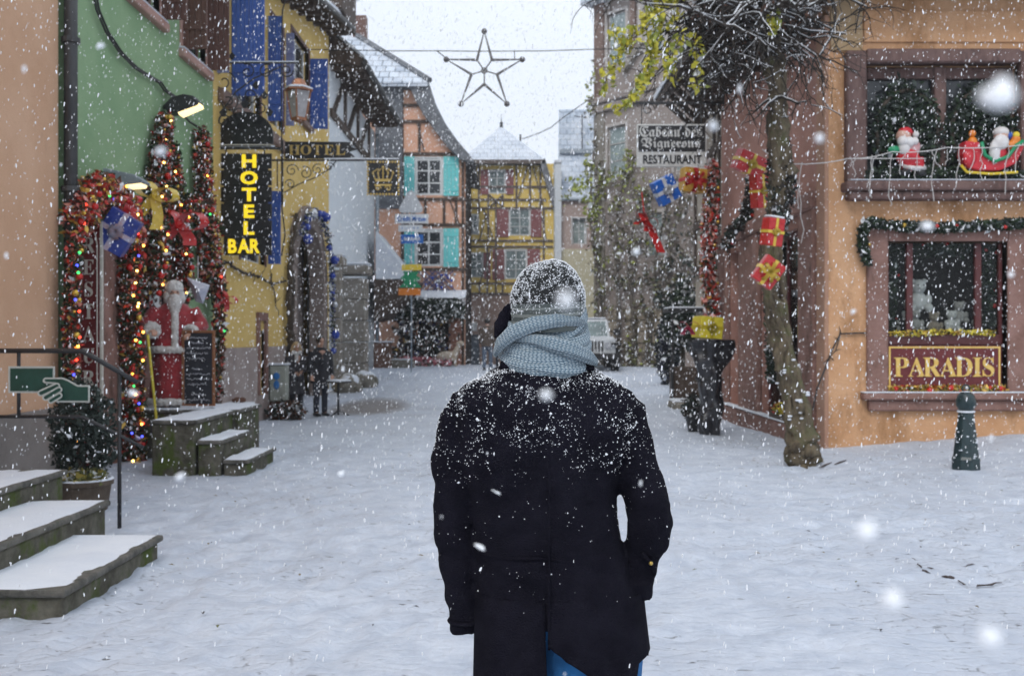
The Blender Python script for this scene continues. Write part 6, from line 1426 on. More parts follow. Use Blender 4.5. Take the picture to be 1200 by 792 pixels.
t = thing('tree_sign', 'green tree-shaped sign between a yellow top plate and an orange bottom plate', 'sign', Fx(su(481),0,sz_(330)))
MB().fbox(Fx, su(471), su(494), 0, .05, sz_(317), sz_(310)).build('yellow_plate', YEP, t); MB().fbox(Fx, su(467), su(493), 0, .05, sz_(346), sz_(338)).build('orange_plate', ORP, t)
MB().prism([Fx(su(x),.0,sz_(y)) for x,y in ((472,318),(491,318),(488,323),(493,326),(488,330),(494,337),(468,337),(474,330),(469,326),(474,322))], (0,.05,0)).build('green_tree', GRP, t)
MB().tube([Fx(su(481),-.06,sz_(350)),Fx(su(481),-.06,sz_(306))], .03, 6).build('pole', MATS['zinc'], t)

# ------------------------------------------------------------ star on its wire
Yt = 24.0; G = lambda x, y: W(x, y, Yt)
t = thing('street_star', 'five-pointed wire star hanging on a cable over the street', 'star decoration', G(567,83))
ou_s = [(567.5,37),(612,70),(594,122),(540,122),(523,70)]
inn = [(576.5,70.5),(582.5,87.5),(567.5,99),(552.5,87.5),(559,70.5)]
LMP = mat('unlit_tube', (.10,.09,.09), .5, (.16,.15,.15), 20)
for i in range(5):
    o_, a, b = ou_s[i], inn[i], inn[i-1]
    MB().tube([G(*b), G(*o_), G(*a)], .035, 7).build('ray', LMP, t); MB().tube([G(567.5,83), G(*a)], .017, 5).build('spoke', LMP, t)
    MB().ball(G(*o_), .07, 8, 6, (1,1,1)).build('bulb', LMP, t, smooth=True)
MB().tube([G(567.5+3*math.cos(a),83+3*math.sin(a)) for a in [2*PI*i/12 for i in range(12)]], .018, 5, closed=True).build('hub', LMP, t)
MB().tube([G(603,70),G(603,59)], .01, 4).build('hanger', IRON, t); MB().tube([G(525,70),G(512,60)], .012, 4).build('hanger', IRON, t)
t = thing('street_cable', 'thin steel cable stretched high across the street carrying the star', 'cable', G(513,60))
MB().tube([W(240,59,Yt),G(342,58),G(460,60),G(513,60),G(560,60.5),G(640,60),G(700,58),G(760,57)], .012, 5).build('cable', IRON, t)
t = thing('street_cable', 'slack thin cable over the far yellow timbered house', 'cable', W(612,163,44)); MB().tube([W(612,163,44),W(630,157,44),W(645,150,44),W(660,138,44),W(700,110,44)], .02, 4).build('cable', IRON, t)
t = thing('roof_aerial', 'thin aerial mast right of the pyramid roof', 'aerial', W(610,165,50)); MB().tube([W(610,172,50),W(610,158,50)], .05, 5).build('mast', IRON, t); MB().tube([W(610,176,50),W(610,170,50)], .12, 6).build('base', IRON, t)

# ------------------------------------------------------------ off-road car
c = W(694,436,34.0); c.z = gz(c.x,34.0)
t = thing('parked_car', 'white boxy off-road car with slotted grille parked at the end of the street', 'car', c)
CARW = mat('car_white', (.50,.52,.54), .3, (.58,.60,.62), 4, spec=.6); RUB = mat('rubber', (.02,.02,.021), .8)
a = lambda x, y, z: c + V((x, y, z))
MB().prism([a(-.78,0,.55),a(-.78,0,1.08),a(-.70,.0,1.12),a(.70,.0,1.12),a(.78,0,1.08),a(.78,0,.55)], (0,3.8,0)).build('body', CARW, t, bevel=.05, seg=2)
mb = MB(); mb.add([a(-.74,1.35,1.1),a(.74,1.35,1.1),a(.66,1.65,1.75),a(-.66,1.65,1.75),a(-.74,3.9,1.1),a(.74,3.9,1.1),a(.66,3.8,1.78),a(-.66,3.8,1.78)], [(0,1,2,3),(4,7,6,5),(3,2,6,7),(0,3,7,4),(1,5,6,2),(0,4,5,1)]); mb.build('cab', CARW, t, bevel=.03, seg=2)
MB().add([a(-.64,1.375,1.17),a(.64,1.375,1.17),a(.58,1.615,1.68),a(-.58,1.615,1.68)], [(0,1,2,3)]).build('windscreen', GLASS2, t)
MB().box(c.x-.60,c.x+.60,c.y-.05,c.y-.0,c.z+.58,c.z+1.06).build('grille_panel', CARW, t, bevel=.02)
for i in range(7): MB().box(c.x-.33+i*.11-.03,c.x-.33+i*.11+.03,c.y-.06,c.y-.045,c.z+.66,c.z+1.0).build('slot', RUB, t)
for sx in (-1,1):
    MB().tube([a(sx*.50,-.05,.86),a(sx*.50,-.09,.86)], .11, 14).build('headlight', SILV, t)
    MB().prism([a(sx*.62,-.15,.95),a(sx*.97,-.15,.95),a(sx*.97,-.15,.82),a(sx*.90,-.15,.88),a(sx*.62,-.15,.88)], (0,.95,0)).build('fender', RUB, t, bevel=.02)
    MB().box(c.x+sx*.95-.12,c.x+sx*.95+.12,c.y+1.25,c.y+1.35,c.z+1.2,c.z+1.42).build('mirror', RUB, t, bevel=.02)
    for yy in (.35,3.0):
        w_ = MB().tube([a(sx*.66,yy,.38),a(sx*.92,yy,.38)], .39, 20).build('wheel', RUB, t, bevel=.04); MB().tube([a(sx*.92,yy,.38),a(sx*.935,yy,.38)], .2, 14).build('rim', SILV, w_)
MB().box(c.x-.85,c.x+.85,c.y-.35,c.y-.12,c.z+.42,c.z+.60).build('bumper', RUB, t, bevel=.03); MB().box(c.x-.72,c.x+.72,c.y+.1,c.y+1.3,c.z+1.12,c.z+1.15).build('bonnet_snow', SNOW, t, bevel=.02); MB().box(c.x-.62,c.x+.62,c.y+1.75,c.y+3.7,c.z+1.775,c.z+1.82).build('roof_snow', SNOW, t, bevel=.02)
# ================================================================ PEOPLE
def scatter(o, n, size, ok, name, m, parent, jit=.3, seed=3, lift=.2):
    """tiny snow clots lying on the surface of o where ok(co, normal) says (0..1)"""
    rr = random.Random(seed); me = o.data; L = V((0,0,0)); q = o
    while q is not None: L = L + q.location; q = q.parent
    me.calc_loop_triangles(); tr = me.loop_triangles; areas = []; s = 0
    for t_ in tr: s += t_.area; areas.append(s)
    import bisect
    mb = MB(); k = 0; tries = 0
    oct_ = [(1,0,0),(0,1,0),(-1,0,0),(0,-1,0),(0,0,1),(0,0,-1)]; of = [(0,1,4),(1,2,4),(2,3,4),(3,0,4),(1,0,5),(2,1,5),(3,2,5),(0,3,5)]
    while k < n and tries < n*40:
        tries += 1; t_ = tr[bisect.bisect(areas, rr.random()*s) if True else 0]
        a, b = rr.random(), rr.random()
        if a+b > 1: a, b = 1-a, 1-b
        v = [me.vertices[i].co for i in t_.vertices]; co = v[0]+(v[1]-v[0])*a+(v[2]-v[0])*b; nn = t_.normal
        if rr.random() > ok(co+L, nn): continue
        r = size*rr.choice((.5,.7,.9,1.0,1.5)); rx = [r*rr.uniform(.6,1.5) for _ in range(3)]; rz = Matrix.Rotation(rr.random()*6, 3, 'Z') @ Matrix.Rotation(rr.random()*6, 3, 'X')
        mb.add([co+L+nn*r*lift+rz@V((p[0]*rx[0],p[1]*rx[1],p[2]*rx[2])) for p in oct_], of); k += 1
    o2 = mb.build(name, m, parent); o2['kind'] = 'stuff'; return o2

def skinmesh(mb, name, m, parent, vox=.01, it=4, disp=None):
    me = bpy.data.meshes.new(name); me.from_pydata(mb.v, [], mb.f); bm = bmesh.new(); bm.from_mesh(me); bmesh.ops.recalc_face_normals(bm, faces=bm.faces); bm.to_mesh(me); bm.free()
    o = bpy.data.objects.new(name, me); COL.objects.link(o)
    r = o.modifiers.new('r', 'REMESH'); r.mode = 'VOXEL'; r.voxel_size = vox
    s = o.modifiers.new('s', 'SMOOTH'); s.iterations = it; s.factor = .5
    for i, (sc_, st_) in enumerate(disp or ()):
        tx = bpy.data.textures.new(name+'t', 'CLOUDS'); tx.noise_scale = sc_; tx.noise_depth = 2
        d = o.modifiers.new('d', 'DISPLACE'); d.texture = tx; d.strength = st_; d.texture_coords = 'LOCAL'; d.mid_level = .5
    bake(o); o.data.materials.clear(); o.data.materials.append(m); o.data.shade_smooth()
    if parent is not None: attach(o, parent)
    return o

def head(mb, c, s, fw, up=V((0,0,1))):
    """skull, jaw, nose, ears around c; s = head height; fw = facing direction"""
    fw = V(fw).normalized(); sd = fw.cross(up).normalized()
    T = MB(); h = s/2
    T.ball((0,-.02*s,.08*s), h*.82, 16, 12, (.80,1.0,1.0)); T.ball((0,.10*s,-.22*s), h*.55, 12, 8, (.85,.85,1.0)); T.ball((0,.30*s,-.36*s), h*.22, 8, 6)
    T.tube([(0,.37*s,.04*s),(0,.46*s,-.12*s)], [.030*s,.055*s], 8); T.ball((0,.44*s,-.12*s), .055*s, 8, 6)
    for e in (-1,1):
        T.ball((e*.36*s,-.02*s,-.02*s), .10*s, 8, 6, (.35,.8,1.3)); T.ball((e*.14*s,.36*s,.09*s), .06*s, 6, 5, (1.5,.6,.6))
    T.tube([(-.11*s,.40*s,-.235*s),(0,.425*s,-.23*s),(.11*s,.40*s,-.235*s)], .022*s, 6)
    mb.add([V(c)+sd*p[0]+fw*p[1]+up*p[2] for p in T.v], T.f)
    return sd, fw
def eyes(c, s, fw, parent):
    fw = V(fw).normalized(); sd = fw.cross(V((0,0,1))).normalized()
    for e in (-1,1): ball_at(V(c)+sd*(e*.15*s)+fw*.37*s+V((0,0,.03*s)), .045*s, mat('eye', (.05,.04,.035), .2), parent, 'eye')
def hand(mb, wr, d, pl, s=.18, curl=.5, side=1):
    """palm, four unequal bent fingers and a thumb; wr wrist, d finger direction, pl palm normal"""
    d = V(d).normalized(); pl = (V(pl)-d*V(pl).dot(d)).normalized(); w_ = d.cross(pl)*side
    for k in range(4): mb.tube([wr, wr+d*.30*s+w_*(k-1.5)*.07*s, wr+d*.50*s+w_*(k-1.5)*.115*s], [.10*s,.085*s,.062*s], 8)
    for k, L_ in enumerate((.40,.46,.43,.34)):
        p = wr+d*.48*s+w_*(k-1.5)*.118*s; q = p+(d*math.cos(curl*.5)+pl*math.sin(curl*.5))*L_*.42*s; r_ = q+(d*math.cos(curl*1.4)+pl*math.sin(curl*1.4))*L_*.33*s; e = r_+(d*math.cos(curl*2.1)+pl*math.sin(curl*2.1))*L_*.27*s
        mb.tube([p,q,r_,e], [.052*s,.048*s,.044*s,.036*s], 8)
    p = wr+d*.12*s-w_*.16*s; mb.tube([p, p+(d*.6-w_*.6+pl*.3).normalized()*.2*s, p+(d*.8-w_*.35+pl*.5).normalized()*.38*s], [.075*s,.058*s,.045*s], 8)

def person(label, base, ht, fw, coat_m, leg_m, hair_m, scale_w=1.0, arms=None, group=None, stride=.0, long_hair=False, skirt=.48, vox=.02, name='person', scarf=None, coat_name='coat'):
    """figure standing on base, facing fw; joints laid out in body units"""
    t = thing(name, label, 'person', base, group); B = V(base); fw = V(fw).normalized(); sd = fw.cross(V((0,0,1))).normalized(); u = ht/1.75
    P = lambda x, y, z: B + sd*x*u + fw*y*u + V((0,0,z*u))
    hip, kn, an = .93, .50, .08
    legs = []
    for s_ in (-1,1):
        st_ = stride*s_; legs.append([P(s_*.09,0,hip),P(s_*.10,st_*.5+.02,kn),P(s_*.10,st_,an)])
    if arms is None: arms = [[P(s_*.19,0,1.43),P(s_*.25,-.02,1.14),P(s_*.24,.06,.90)] for s_ in (-1,1)]
    else: arms = [[P(*p) for p in a_] for a_ in arms]
    mb = MB()
    mb.tube([P(0,0,.86),P(0,0,1.05),P(0,0,1.25),P(0,0,1.42),P(0,0,1.47)], [.13*u,.12*u,.14*u,.13*u,.07*u], 12); mb.tube([P(0,0,1.42),P(0,.01,1.58)], .055*u, 10)
    hc = P(0,.02,1.64); head(mb, hc, .235*u, fw)
    for L_ in legs: mb.tube(L_, [.085*u,.055*u,.04*u], 10)
    for a_ in arms:
        mb.tube(a_, [.05*u,.04*u,.03*u], 10); hand(mb, a_[2], (a_[2]-a_[1]), fw+V((0,0,-.2)), .18*u, .6)
    for L_ in legs: mb.tube([L_[2], L_[2]+fw*.10*u+V((0,0,-.03*u))], [.04*u,.03*u], 8)
    skinmesh(mb, 'body', SKIN, t, vox*.5, 2); eyes(hc, .235*u, fw, t)
    mb = MB(); w_ = scale_w
    rings = []
    for (z, a, b) in ((skirt+.0,.215,.15),(skirt+.02,.22,.155),(.80,.19,.145),(1.02,.165,.13),(1.2,.185,.135),(1.38,.20,.12),(1.46,.15,.09),(1.51,.075,.07)):
        rings.append([P(a*w_*math.cos(k), b*w_*math.sin(k), z) for k in [2*PI*i/20 for i in range(20)]])
    mb.loft(rings)
    for a_ in arms: mb.tube([a_[0]+V((0,0,-.01)), a_[1], a_[2]], [.085*u*w_,.068*u*w_,.055*u*w_], 12)
    skinmesh(mb, coat_name, coat_m, t, vox, 4, [(.12,.02)])
    mb = MB()
    for L_ in legs: mb.tube(L_, [.105*u,.075*u,.062*u], 12)
    skinmesh(mb, 'trousers', leg_m, t, vox, 2)
    for L_ in legs:
        mb = MB(); mb.tube([L_[2]+V((0,0,-.03*u))-fw*.05*u, L_[2]+V((0,0,-.035*u))+fw*.08*u, L_[2]+V((0,0,-.045*u))+fw*.19*u], [.055*u,.05*u,.032*u], 10, sq=.85); mb.build('shoe', IRON, t, smooth=True)
    mb = MB(); mb.ball(hc+V((0,0,.03*u))-fw*.018*u, .107*u, 14, 10, (.92,.98,1.0))
    if long_hair:
        for s_ in (-1,1): mb.tube([hc+sd*s_*.07*u+V((0,0,.05*u)), hc+sd*s_*.10*u+V((0,0,-.06*u))-fw*.01, hc+sd*s_*.105*u+V((0,0,-.20*u))+fw*.02], [.045*u,.045*u,.03*u], 8)
        mb.ball(hc-fw*.06*u+V((0,0,-.09*u)), .09*u, 10, 8, (1,.7,1.3))
    skinmesh(mb, 'hair', hair_m, t, .012, 2, [(.04,.012)])
    if scarf:
        mb = MB(); mb.tube([P(.095*math.cos(k), .02+.085*math.sin(k), 1.50+.02*math.sin(k*3)) for k in [2*PI*i/16 for i in range(16)]], .045*u, 8, closed=True); mb.tube([P(.02,.10,1.47),P(.03,.13,1.3)], [.045*u,.05*u], 8); mb.build('scarf', scarf, t, smooth=True)
    return t
CLB = mat('cloth_black', (.012,.012,.016), .9, (.022,.022,.028), 20, .4, 60, sheen=.1); CLN = mat('cloth_navy', (.018,.02,.032), .9, (.03,.034,.05), 20, .4, 60, sheen=.1); CLG = mat('cloth_grey', (.05,.048,.055), .9, (.085,.08,.088), 20, .4, 60)
CLT = mat('cloth_brown', (.075,.055,.045), .9, (.11,.085,.07), 20, .4, 60); JNB = mat('faded_denim', (.09,.12,.17), .85, (.14,.18,.24), 20, .4, 80)
HB = mat('hair_blond', (.42,.29,.15), .6, (.52,.38,.22), 30, .6, 80, stretch=(1,1,.2)); HD = mat('hair_dark', (.012,.010,.009), .55, (.025,.02,.018), 30, .6, 80, stretch=(1,1,.2)); KNW = mat('knit_white', (.55,.54,.53), .95, (.65,.64,.63), 30, .6, 60)
b1 = V((-4.72,22.4,0)); b1.z = gz(b1.x,b1.y); b2 = V((-4.12,22.0,0)); b2.z = gz(b2.x,b2.y)
person('blonde person in dark grey coat and white scarf beside the street cabinet', b1, 1.58, (.5,-1,0), CLG, CLB, HB, 1.05, long_hair=True, scarf=KNW, skirt=.5, arms=[[(-.18,0,1.42),(-.25,.05,1.12),(-.08,.22,1.05)],[(.18,0,1.42),(.25,.05,1.12),(.08,.22,1.02)]])
person('dark-haired person in black coat and trousers right of the blonde one', b2, 1.72, (.6,-.8,0), CLB, CLN, HD, 1.08, skirt=.72)
b = V((-.83,34.5,0)); b.z = gz(b.x,b.y)
person('distant person in brown jacket and pale jeans walking up the street', b, 1.74, (.1,1,0), CLT, JNB, HD, 1.15, skirt=.80, stride=.12)
b = V((-.42,35.5,0)); b.z = gz(b.x,b.y)
person('distant person in dark green coat partly behind the brown-jacketed one', b, 1.60, (0,1,0), mat('cloth_green', (.03,.045,.035), .9, (.05,.065,.05), 20), CLN, HD, 1.1, skirt=.7, stride=-.10)
# folding chairs / small table right of the pair
c = V((-3.75,22.1,0)); c.z = gz(c.x,c.y)
t = thing('cafe_table', 'small round dark table with snow on it right of the standing pair', 'table', c)
MB().lathe([(.30,.72),(.31,.735),(.30,.75)], c, 18).build('tabletop', IRON, t); MB().lathe([(.285,.752),(.27,.78),(.1,.79)], c, 18).build('snow', SNOW, t, smooth=True); MB().tube([c+V((0,0,.02)),c+V((0,0,.73))], .025, 8).build('column', IRON, t)
for k in range(3): a_ = 2*PI*k/3; MB().tube([c+V((0,0,.12)), c+V((.25*math.cos(a_),.25*math.sin(a_),.0))], .016, 6).build('foot', IRON, t)

# bearded figure in red robe holding the chalkboard
B = V((-4.60,13.95,.656)); fwv = V((.35,-.94,0)).normalized(); sdv = fwv.cross(V((0,0,1))).normalized(); u = 1.66/1.75
RVEL = mat('velvet_red', (.20,.009,.014), .75, (.33,.02,.026), 8, .4, 30, sheen=.3); FUR = mat('white_fur', (.52,.49,.46), .95, (.68,.66,.63), 26, 1.0, 50)
t = thing('bearded_figure', 'life-size bearded christmas figure in a red robe with white fur trim on the doorstep', 'figure', B)
Q = lambda x, y, z: B + sdv*x*u + fwv*y*u + V((0,0,z*u))
aL = [Q(-.22,0,1.40),Q(-.36,.06,1.16),Q(-.20,.28,1.06)]; aR = [Q(.22,0,1.40),Q(.37,.06,1.16),Q(.30,.30,1.10)]
mb = MB(); mb.tube([Q(0,0,.1),Q(0,0,.8),Q(0,0,1.2),Q(0,0,1.46)], [.12,.13,.15,.07], 12); mb.tube([Q(0,0,1.4),Q(0,.02,1.58)], .06, 8); hc = Q(0,.04,1.64); head(mb, hc, .25, fwv)
for a_ in (aL, aR): mb.tube(a_, [.06,.05,.035], 8); hand(mb, a_[2], a_[2]-a_[1]+fwv*.1, V((0,0,-1)), .19, .9)
for s_ in (-1,1): mb.tube([Q(s_*.1,0,.8),Q(s_*.1,0,.05),Q(s_*.1,.15,.02)], [.08,.05,.04], 8)
skinmesh(mb, 'body', SKIN, t, .010, 2); eyes(hc, .25, fwv, t)
def ring(z, a, b, fold=.0, n=40, off=0): return [Q(a*(1+fold*math.sin(7*k+z*2))*math.cos(k), b*(1+fold*math.sin(7*k+z*2))*math.sin(k)+off, z) for k in [2*PI*i/n for i in range(n)]]
MB().loft([ring(.06,.34,.27,.05), ring(.3,.32,.26,.05), ring(.6,.295,.24,.04), ring(.85,.28,.22,.02)]).build('robe', RVEL, t, smooth=True)
mb = MB(); mb.loft([ring(.80,.335,.27,.02), ring(.95,.32,.26,.02), ring(1.1,.30,.24,.01), ring(1.28,.28,.21), ring(1.40,.26,.17), ring(1.47,.17,.12), ring(1.52,.08,.08)])
for a_ in (aL, aR): mb.tube([a_[0]+V((0,0,-.02)),a_[1],a_[2]-(a_[2]-a_[1])*.15], [.125,.12,.105], 12)
skinmesh(mb, 'coat', RVEL, t, .016, 4, [(.1,.02)])
def fur(pts, r, closed=False):
    mb = MB(); mb.tube(pts, r, 10, closed=closed); return skinmesh(mb, 'fur_trim', FUR, t, .014, 1, [(.04,.035)])
fur(ring(.83,.335,.27,.02)[::2], .05, True); fur(ring(.09,.34,.27,.05)[::2], .05, True); fur([Q(.0,.26,.84),Q(.0,.25,1.1),Q(0,.22,1.3),Q(0,.15,1.42)], .05)
for a_ in (aL, aR): p = a_[2]-(a_[2]-a_[1])*.10; fur([p-(a_[2]-a_[1]).normalized()*.045, p+(a_[2]-a_[1]).normalized()*.045], .115)
mb = MB(); mb.ball(hc+fwv*.10+V((0,0,-.14)), .095, 12, 8, (1,1,1.35)); mb.ball(hc+fwv*.11+V((0,0,-.24)), .07, 10, 7, (1,1,1.5)); mb.tube([hc+sdv*.06+fwv*.11+V((0,0,-.05)),hc+fwv*.135+V((0,0,-.045)),hc-sdv*.06+fwv*.11+V((0,0,-.05))], .024, 8)
for s_ in (-1,1): mb.ball(hc+sdv*s_*.09+V((0,0,-.06)), .06, 8, 6, (1,1,1.6))
skinmesh(mb, 'beard', FUR, t, .012, 1, [(.04,.03)])
mb = MB(); mb.ball(hc+V((0,0,.06))-fwv*.02, .125, 14, 10, (1,1,.95)); mb.ball(hc-fwv*.09+V((0,0,-.04)), .11, 10, 8); skinmesh(mb, 'hair', FUR, t, .014, 1, [(.04,.03)])
mb = MB(); mb.ball(hc-fwv*.06+V((0,0,.05)), .13, 12, 9, (1,.9,1.0)); mb.ball(Q(0,-.08,1.44), .15, 10, 7, (1.1,.7,.6)); skinmesh(mb, 'hood', RVEL, t, .014, 2)
# chalkboard
t = thing('chalkboard', 'wooden-framed menu chalkboard held by the red-robed figure', 'chalkboard', W(225,486,13.66))
Fk = Fr((0,13.20,0),(1,-.12,0),(-.12,-1,0)); k0 = (205-600)/1200*13.64*.993; k1 = (246-600)/1200*13.64*.993; za = .68; zb = 1.6-(387-396)/1200*13.6
WDF = mat('frame_wood', (.20,.075,.03), .6, (.28,.12,.05), 10, .3, 30)
mb = MB(); e_ = .035
mb.fbox(Fk,k0,k0+e_,-.02,.015,za,zb); mb.fbox(Fk,k1-e_,k1,-.02,.015,za,zb); mb.fbox(Fk,k0+e_,k1-e_,-.02,.015,za,za+e_); mb.fbox(Fk,k0+e_,k1-e_,-.02,.015,zb-e_,zb); mb.build('frame', WDF, t, bevel=.004)
MB().fbox(Fk,k0+e_,k1-e_,-.015,.0,za+e_,zb-e_).build('slate', mat('chalk_black', (.018,.02,.028), .8, (.03,.033,.042), 8), t)
CH = mat('chalk', (.55,.56,.60), .9); mb = MB()
for r_, (fx0, fx1, thk) in enumerate(((.22,.82,.009),(.28,.68,.009),(.08,.92,.007),(.08,.85,.007),(.10,.75,.007),(None,0,0),(.28,.66,.009),(.06,.94,.007),(.08,.88,.007),(.12,.8,.007),(None,0,0),(.25,.7,.009),(.1,.9,.007),(.1,.86,.007))):
    if fx0 is None: continue
    z = zb-.10-r_*.069; n = int((fx1-fx0)*44); W0 = k1-k0-2*e_; P = []
    for i in range(n+1):
        x = k0+e_+W0*(fx0+(fx1-fx0)*i/n); P.append(Fk(x, .004, z + R.uniform(-.013,.016)*(1 if i % 2 else -1)))
        if R.random() < .13 and len(P) > 2: mb.tube(P, thk*.5, 4); P = []
    if len(P) > 1: mb.tube(P, thk*.5, 4)
mb.build('chalk_writing', CH, t); MB().fbox(Fk,k0-.01,k1+.01,-.02,.03,za-.005,za+.012).build('snow', SNOW, t)

# ================================================================ THE MAN IN THE FOREGROUND
YM = 2.9; KM = 1200/YM
def M(px, py, dy=0): return V(((px-600)/KM, YM+dy, 1.6-(py-396)/KM))
mx_ = (640-600)/KM
man = thing('person', 'person seen from behind in black wool coat, knitted scarf and snowy striped beanie', 'person', (mx_, YM, 0))
fwM = V((.06,1,0)).normalized()
def wool():
    m = mat('black_wool', (.0075,.007,.012), .95, (.014,.013,.021), 9, .7, 230, spec=.06)
    return m
WOOL = wool(); JEAN = mat('blue_denim', (.015,.12,.33), .85, (.03,.20,.48), 5, .5, 300, stain=((.14,.36,.58), 9, .62, (1,1,.4)))
# skin: one continuous body under the clothes
Lsh, Lel, Lwr = M(546,474), M(535,590,.01), M(546,692,.02)
Rsh, Rel, Rwr = M(722,478), M(758,604,-.04), M(738,690,.06)
mb = MB(); mb.tube([M(655,742),M(650,690),M(645,600),M(642,520),M(641,450),M(641,425)], [.09,.11,.115,.135,.11,.06], 14); mb.tube([M(641,440),M(642,385,.01)], .058, 12)
hc = M(643,362,.02); head(mb, hc, .235, fwM+V((0,0,0)))
mb.tube([Lsh,Lel,Lwr], [.045,.036,.026], 10); mb.tube([Rsh,M(744,540,-.01),Rel,Rwr], [.042,.034,.034,.026], 10)
hand(mb, Lwr, V((.10,.15,-1)), V((.9,.5,0)), .175, .55, 1); hand(mb, Rwr, V((-.35,.55,-.75)), V((-.8,-.2,0)), .185, .4, -1)
hipL, hipR = V((mx_-.085,YM,.90)), V((mx_+.11,YM,.90))
knL, anL = V((mx_-.10,YM+.04,.49)), V((mx_-.10,YM-.02,.09)); knR, anR = V((mx_+.13,YM-.02,.49)), V((mx_+.13,YM-.16,.10))
mb.tube([hipL+V((0,0,-.05)),knL,anL], [.07,.05,.04], 10); mb.tube([hipR+V((0,0,-.05)),knR,anR], [.07,.05,.04], 10)
mb.tube([anL,anL+V((0,.13,-.05))], [.04,.03], 8); mb.tube([anR,anR+V((0,.13,-.05))], [.04,.03], 8)
skinmesh(mb, 'body', SKIN, man, .0065, 2); eyes(hc, .235, fwM, man)
# coat: torso, sleeves, skirt with back vent
def ringM(py, xl, xr, dh, dy=0, n=48, ex=2.5):
    cx, a = (xl+xr)/2, (xr-xl)/2/KM; P = []
    for i in range(n):
        t_ = 2*PI*i/n; c_, s_ = math.cos(t_), math.sin(t_)
        P.append(V(((cx-600)/KM + a*abs(c_)**(2/ex)*(1 if c_ >= 0 else -1), YM+dy+dh*abs(s_)**(2/ex)*(1 if s_ >= 0 else -1), 1.6-(py-396)/KM)))
    return P
mb = MB()
mb.loft([ringM(py,a,b,d,dy,ex=e) for py,a,b,d,dy,e in ((722,560,752,.155,0,2.3),(700,558,750,.158,0,2.3),(660,556,736,.15,0,2.3),(620,556,724,.145,0,2.3),(580,551,722,.148,0,2.4),(540,541,728,.155,-.005,2.5),(500,533,737,.152,-.01,2.5),(475,529,744,.142,-.01,2.5),(458,533,742,.125,-.01,2.3),(447,546,730,.11,-.005,2.2),(438,566,708,.095,0,2.1),(430,586,694,.085,.005,2),(420,594,690,.08,.01,2))])
mb.tube([M(551,468),M(541,486),M(536,530),M(533,590,.0),M(533,625,.01),M(539,680,.02),M(545,715,.02),M(547,742,.025)], [.062,.068,.066,.060,.056,.051,.046,.047], 16)
mb.tube([M(716,468),M(730,484),M(741,530,-.01),M(755,580,-.03),M(760,606,-.04),M(757,630,-.035),M(749,660,-.0),M(742,690,.03)], [.064,.070,.066,.064,.066,.058,.054,.050], 16)
mb.tube([M(745,672,-.02),M(742,694,-.005)], [.056,.053], 14)
coat = skinmesh(mb, 'coat', WOOL, man, .0062, 5, [(.16,.030),(.06,.012)])
Lc = man.location
for v in coat.data.vertices:            # cloth folds: long drapes on the back, creases inside the elbows, pull lines at the armpits
    p = v.co + Lc; f = .009*(abs(noise.noise(V((p.x*9, p.y*6, p.z*2.1))))-.2)*sm(1.5,1.25,p.z)
    for (e, s_) in ((Rel,1),(Lel,-1)):
        g_ = math.exp(-((p-V(e)).length/.13)**2); f += g_*.0065*math.sin(p.z*85 + (p.x-e.x)*55*s_)
    for (e, s_) in ((M(722,520),1),(M(556,520),-1)):
        g_ = math.exp(-((p-V(e)).length/.12)**2); f += g_*.005*math.sin((p.z*.8+(p.x-e.x)*s_)*75)
    f += .004*math.exp(-((p.z-.97)/.10)**2)*math.sin(p.z*70+p.x*22)
    v.co += v.normal*f
# skirt of the coat: shell open at the vent
def hem(x, back):
    if not back: return 800
    if x < 641: return 850 - 6*math.sin((x-560)/25)
    if x < 692: return 736 + (x-641)*.98
    if x < 712: return 786 + (x-692)*1.1
    if x < 726: return 808
    if x < 733: return 808 - (x-726)*6.6
    return 761 - (x-733)*.25
NC, NR = 120, 22; vs = []; fs = []
th0 = -PI/2 - .14
for i in range(NC+1):
    th = th0 + 2*PI*i/NC*.9985 + .0015      # from the vent, round the right side, the front, back to the vent
    for j in range(NR+1):
        f = j/NR; cx = 655+4*f; a0 = 97 + 4*f
        x = cx + a0*math.cos(th)*(abs(math.cos(th))**(-.13) if abs(math.cos(th)) > .05 else 1)
        back = math.sin(th) < .25
        bx_ = 655 + 99*math.cos(th); hz2 = hem(bx_ if back else 0, back)
        if not back or math.cos(th) > .93: hz2 = 760 if math.cos(th) > 0 else 800
        if math.cos(th) < -.93 and math.sin(th) > 0: hz2 = 840
        py = 690 + (hz2-690)*f
        g_ = (py-690)/100
        r_ = .152 + .022*g_ + .013*math.sin(th*7+1)*g_ + .004*math.sin(th*15+py*.05)
        if back and bx_ > 641: r_ += .020*g_
        vs.append((((x-600)/KM)+.006*math.sin(th*9)*g_, YM + r_*math.sin(th), 1.6-(py-396)/KM))
for i in range(NC):
    for j in range(NR): a = i*(NR+1)+j; fs.append((a,a+1,a+NR+2,a+NR+1))
sk = MB().add(vs, fs).build('coat_skirt', WOOL, man, smooth=True); so_ = sk.modifiers.new('s','SOLIDIFY'); so_.thickness = .009; so_.offset = 0
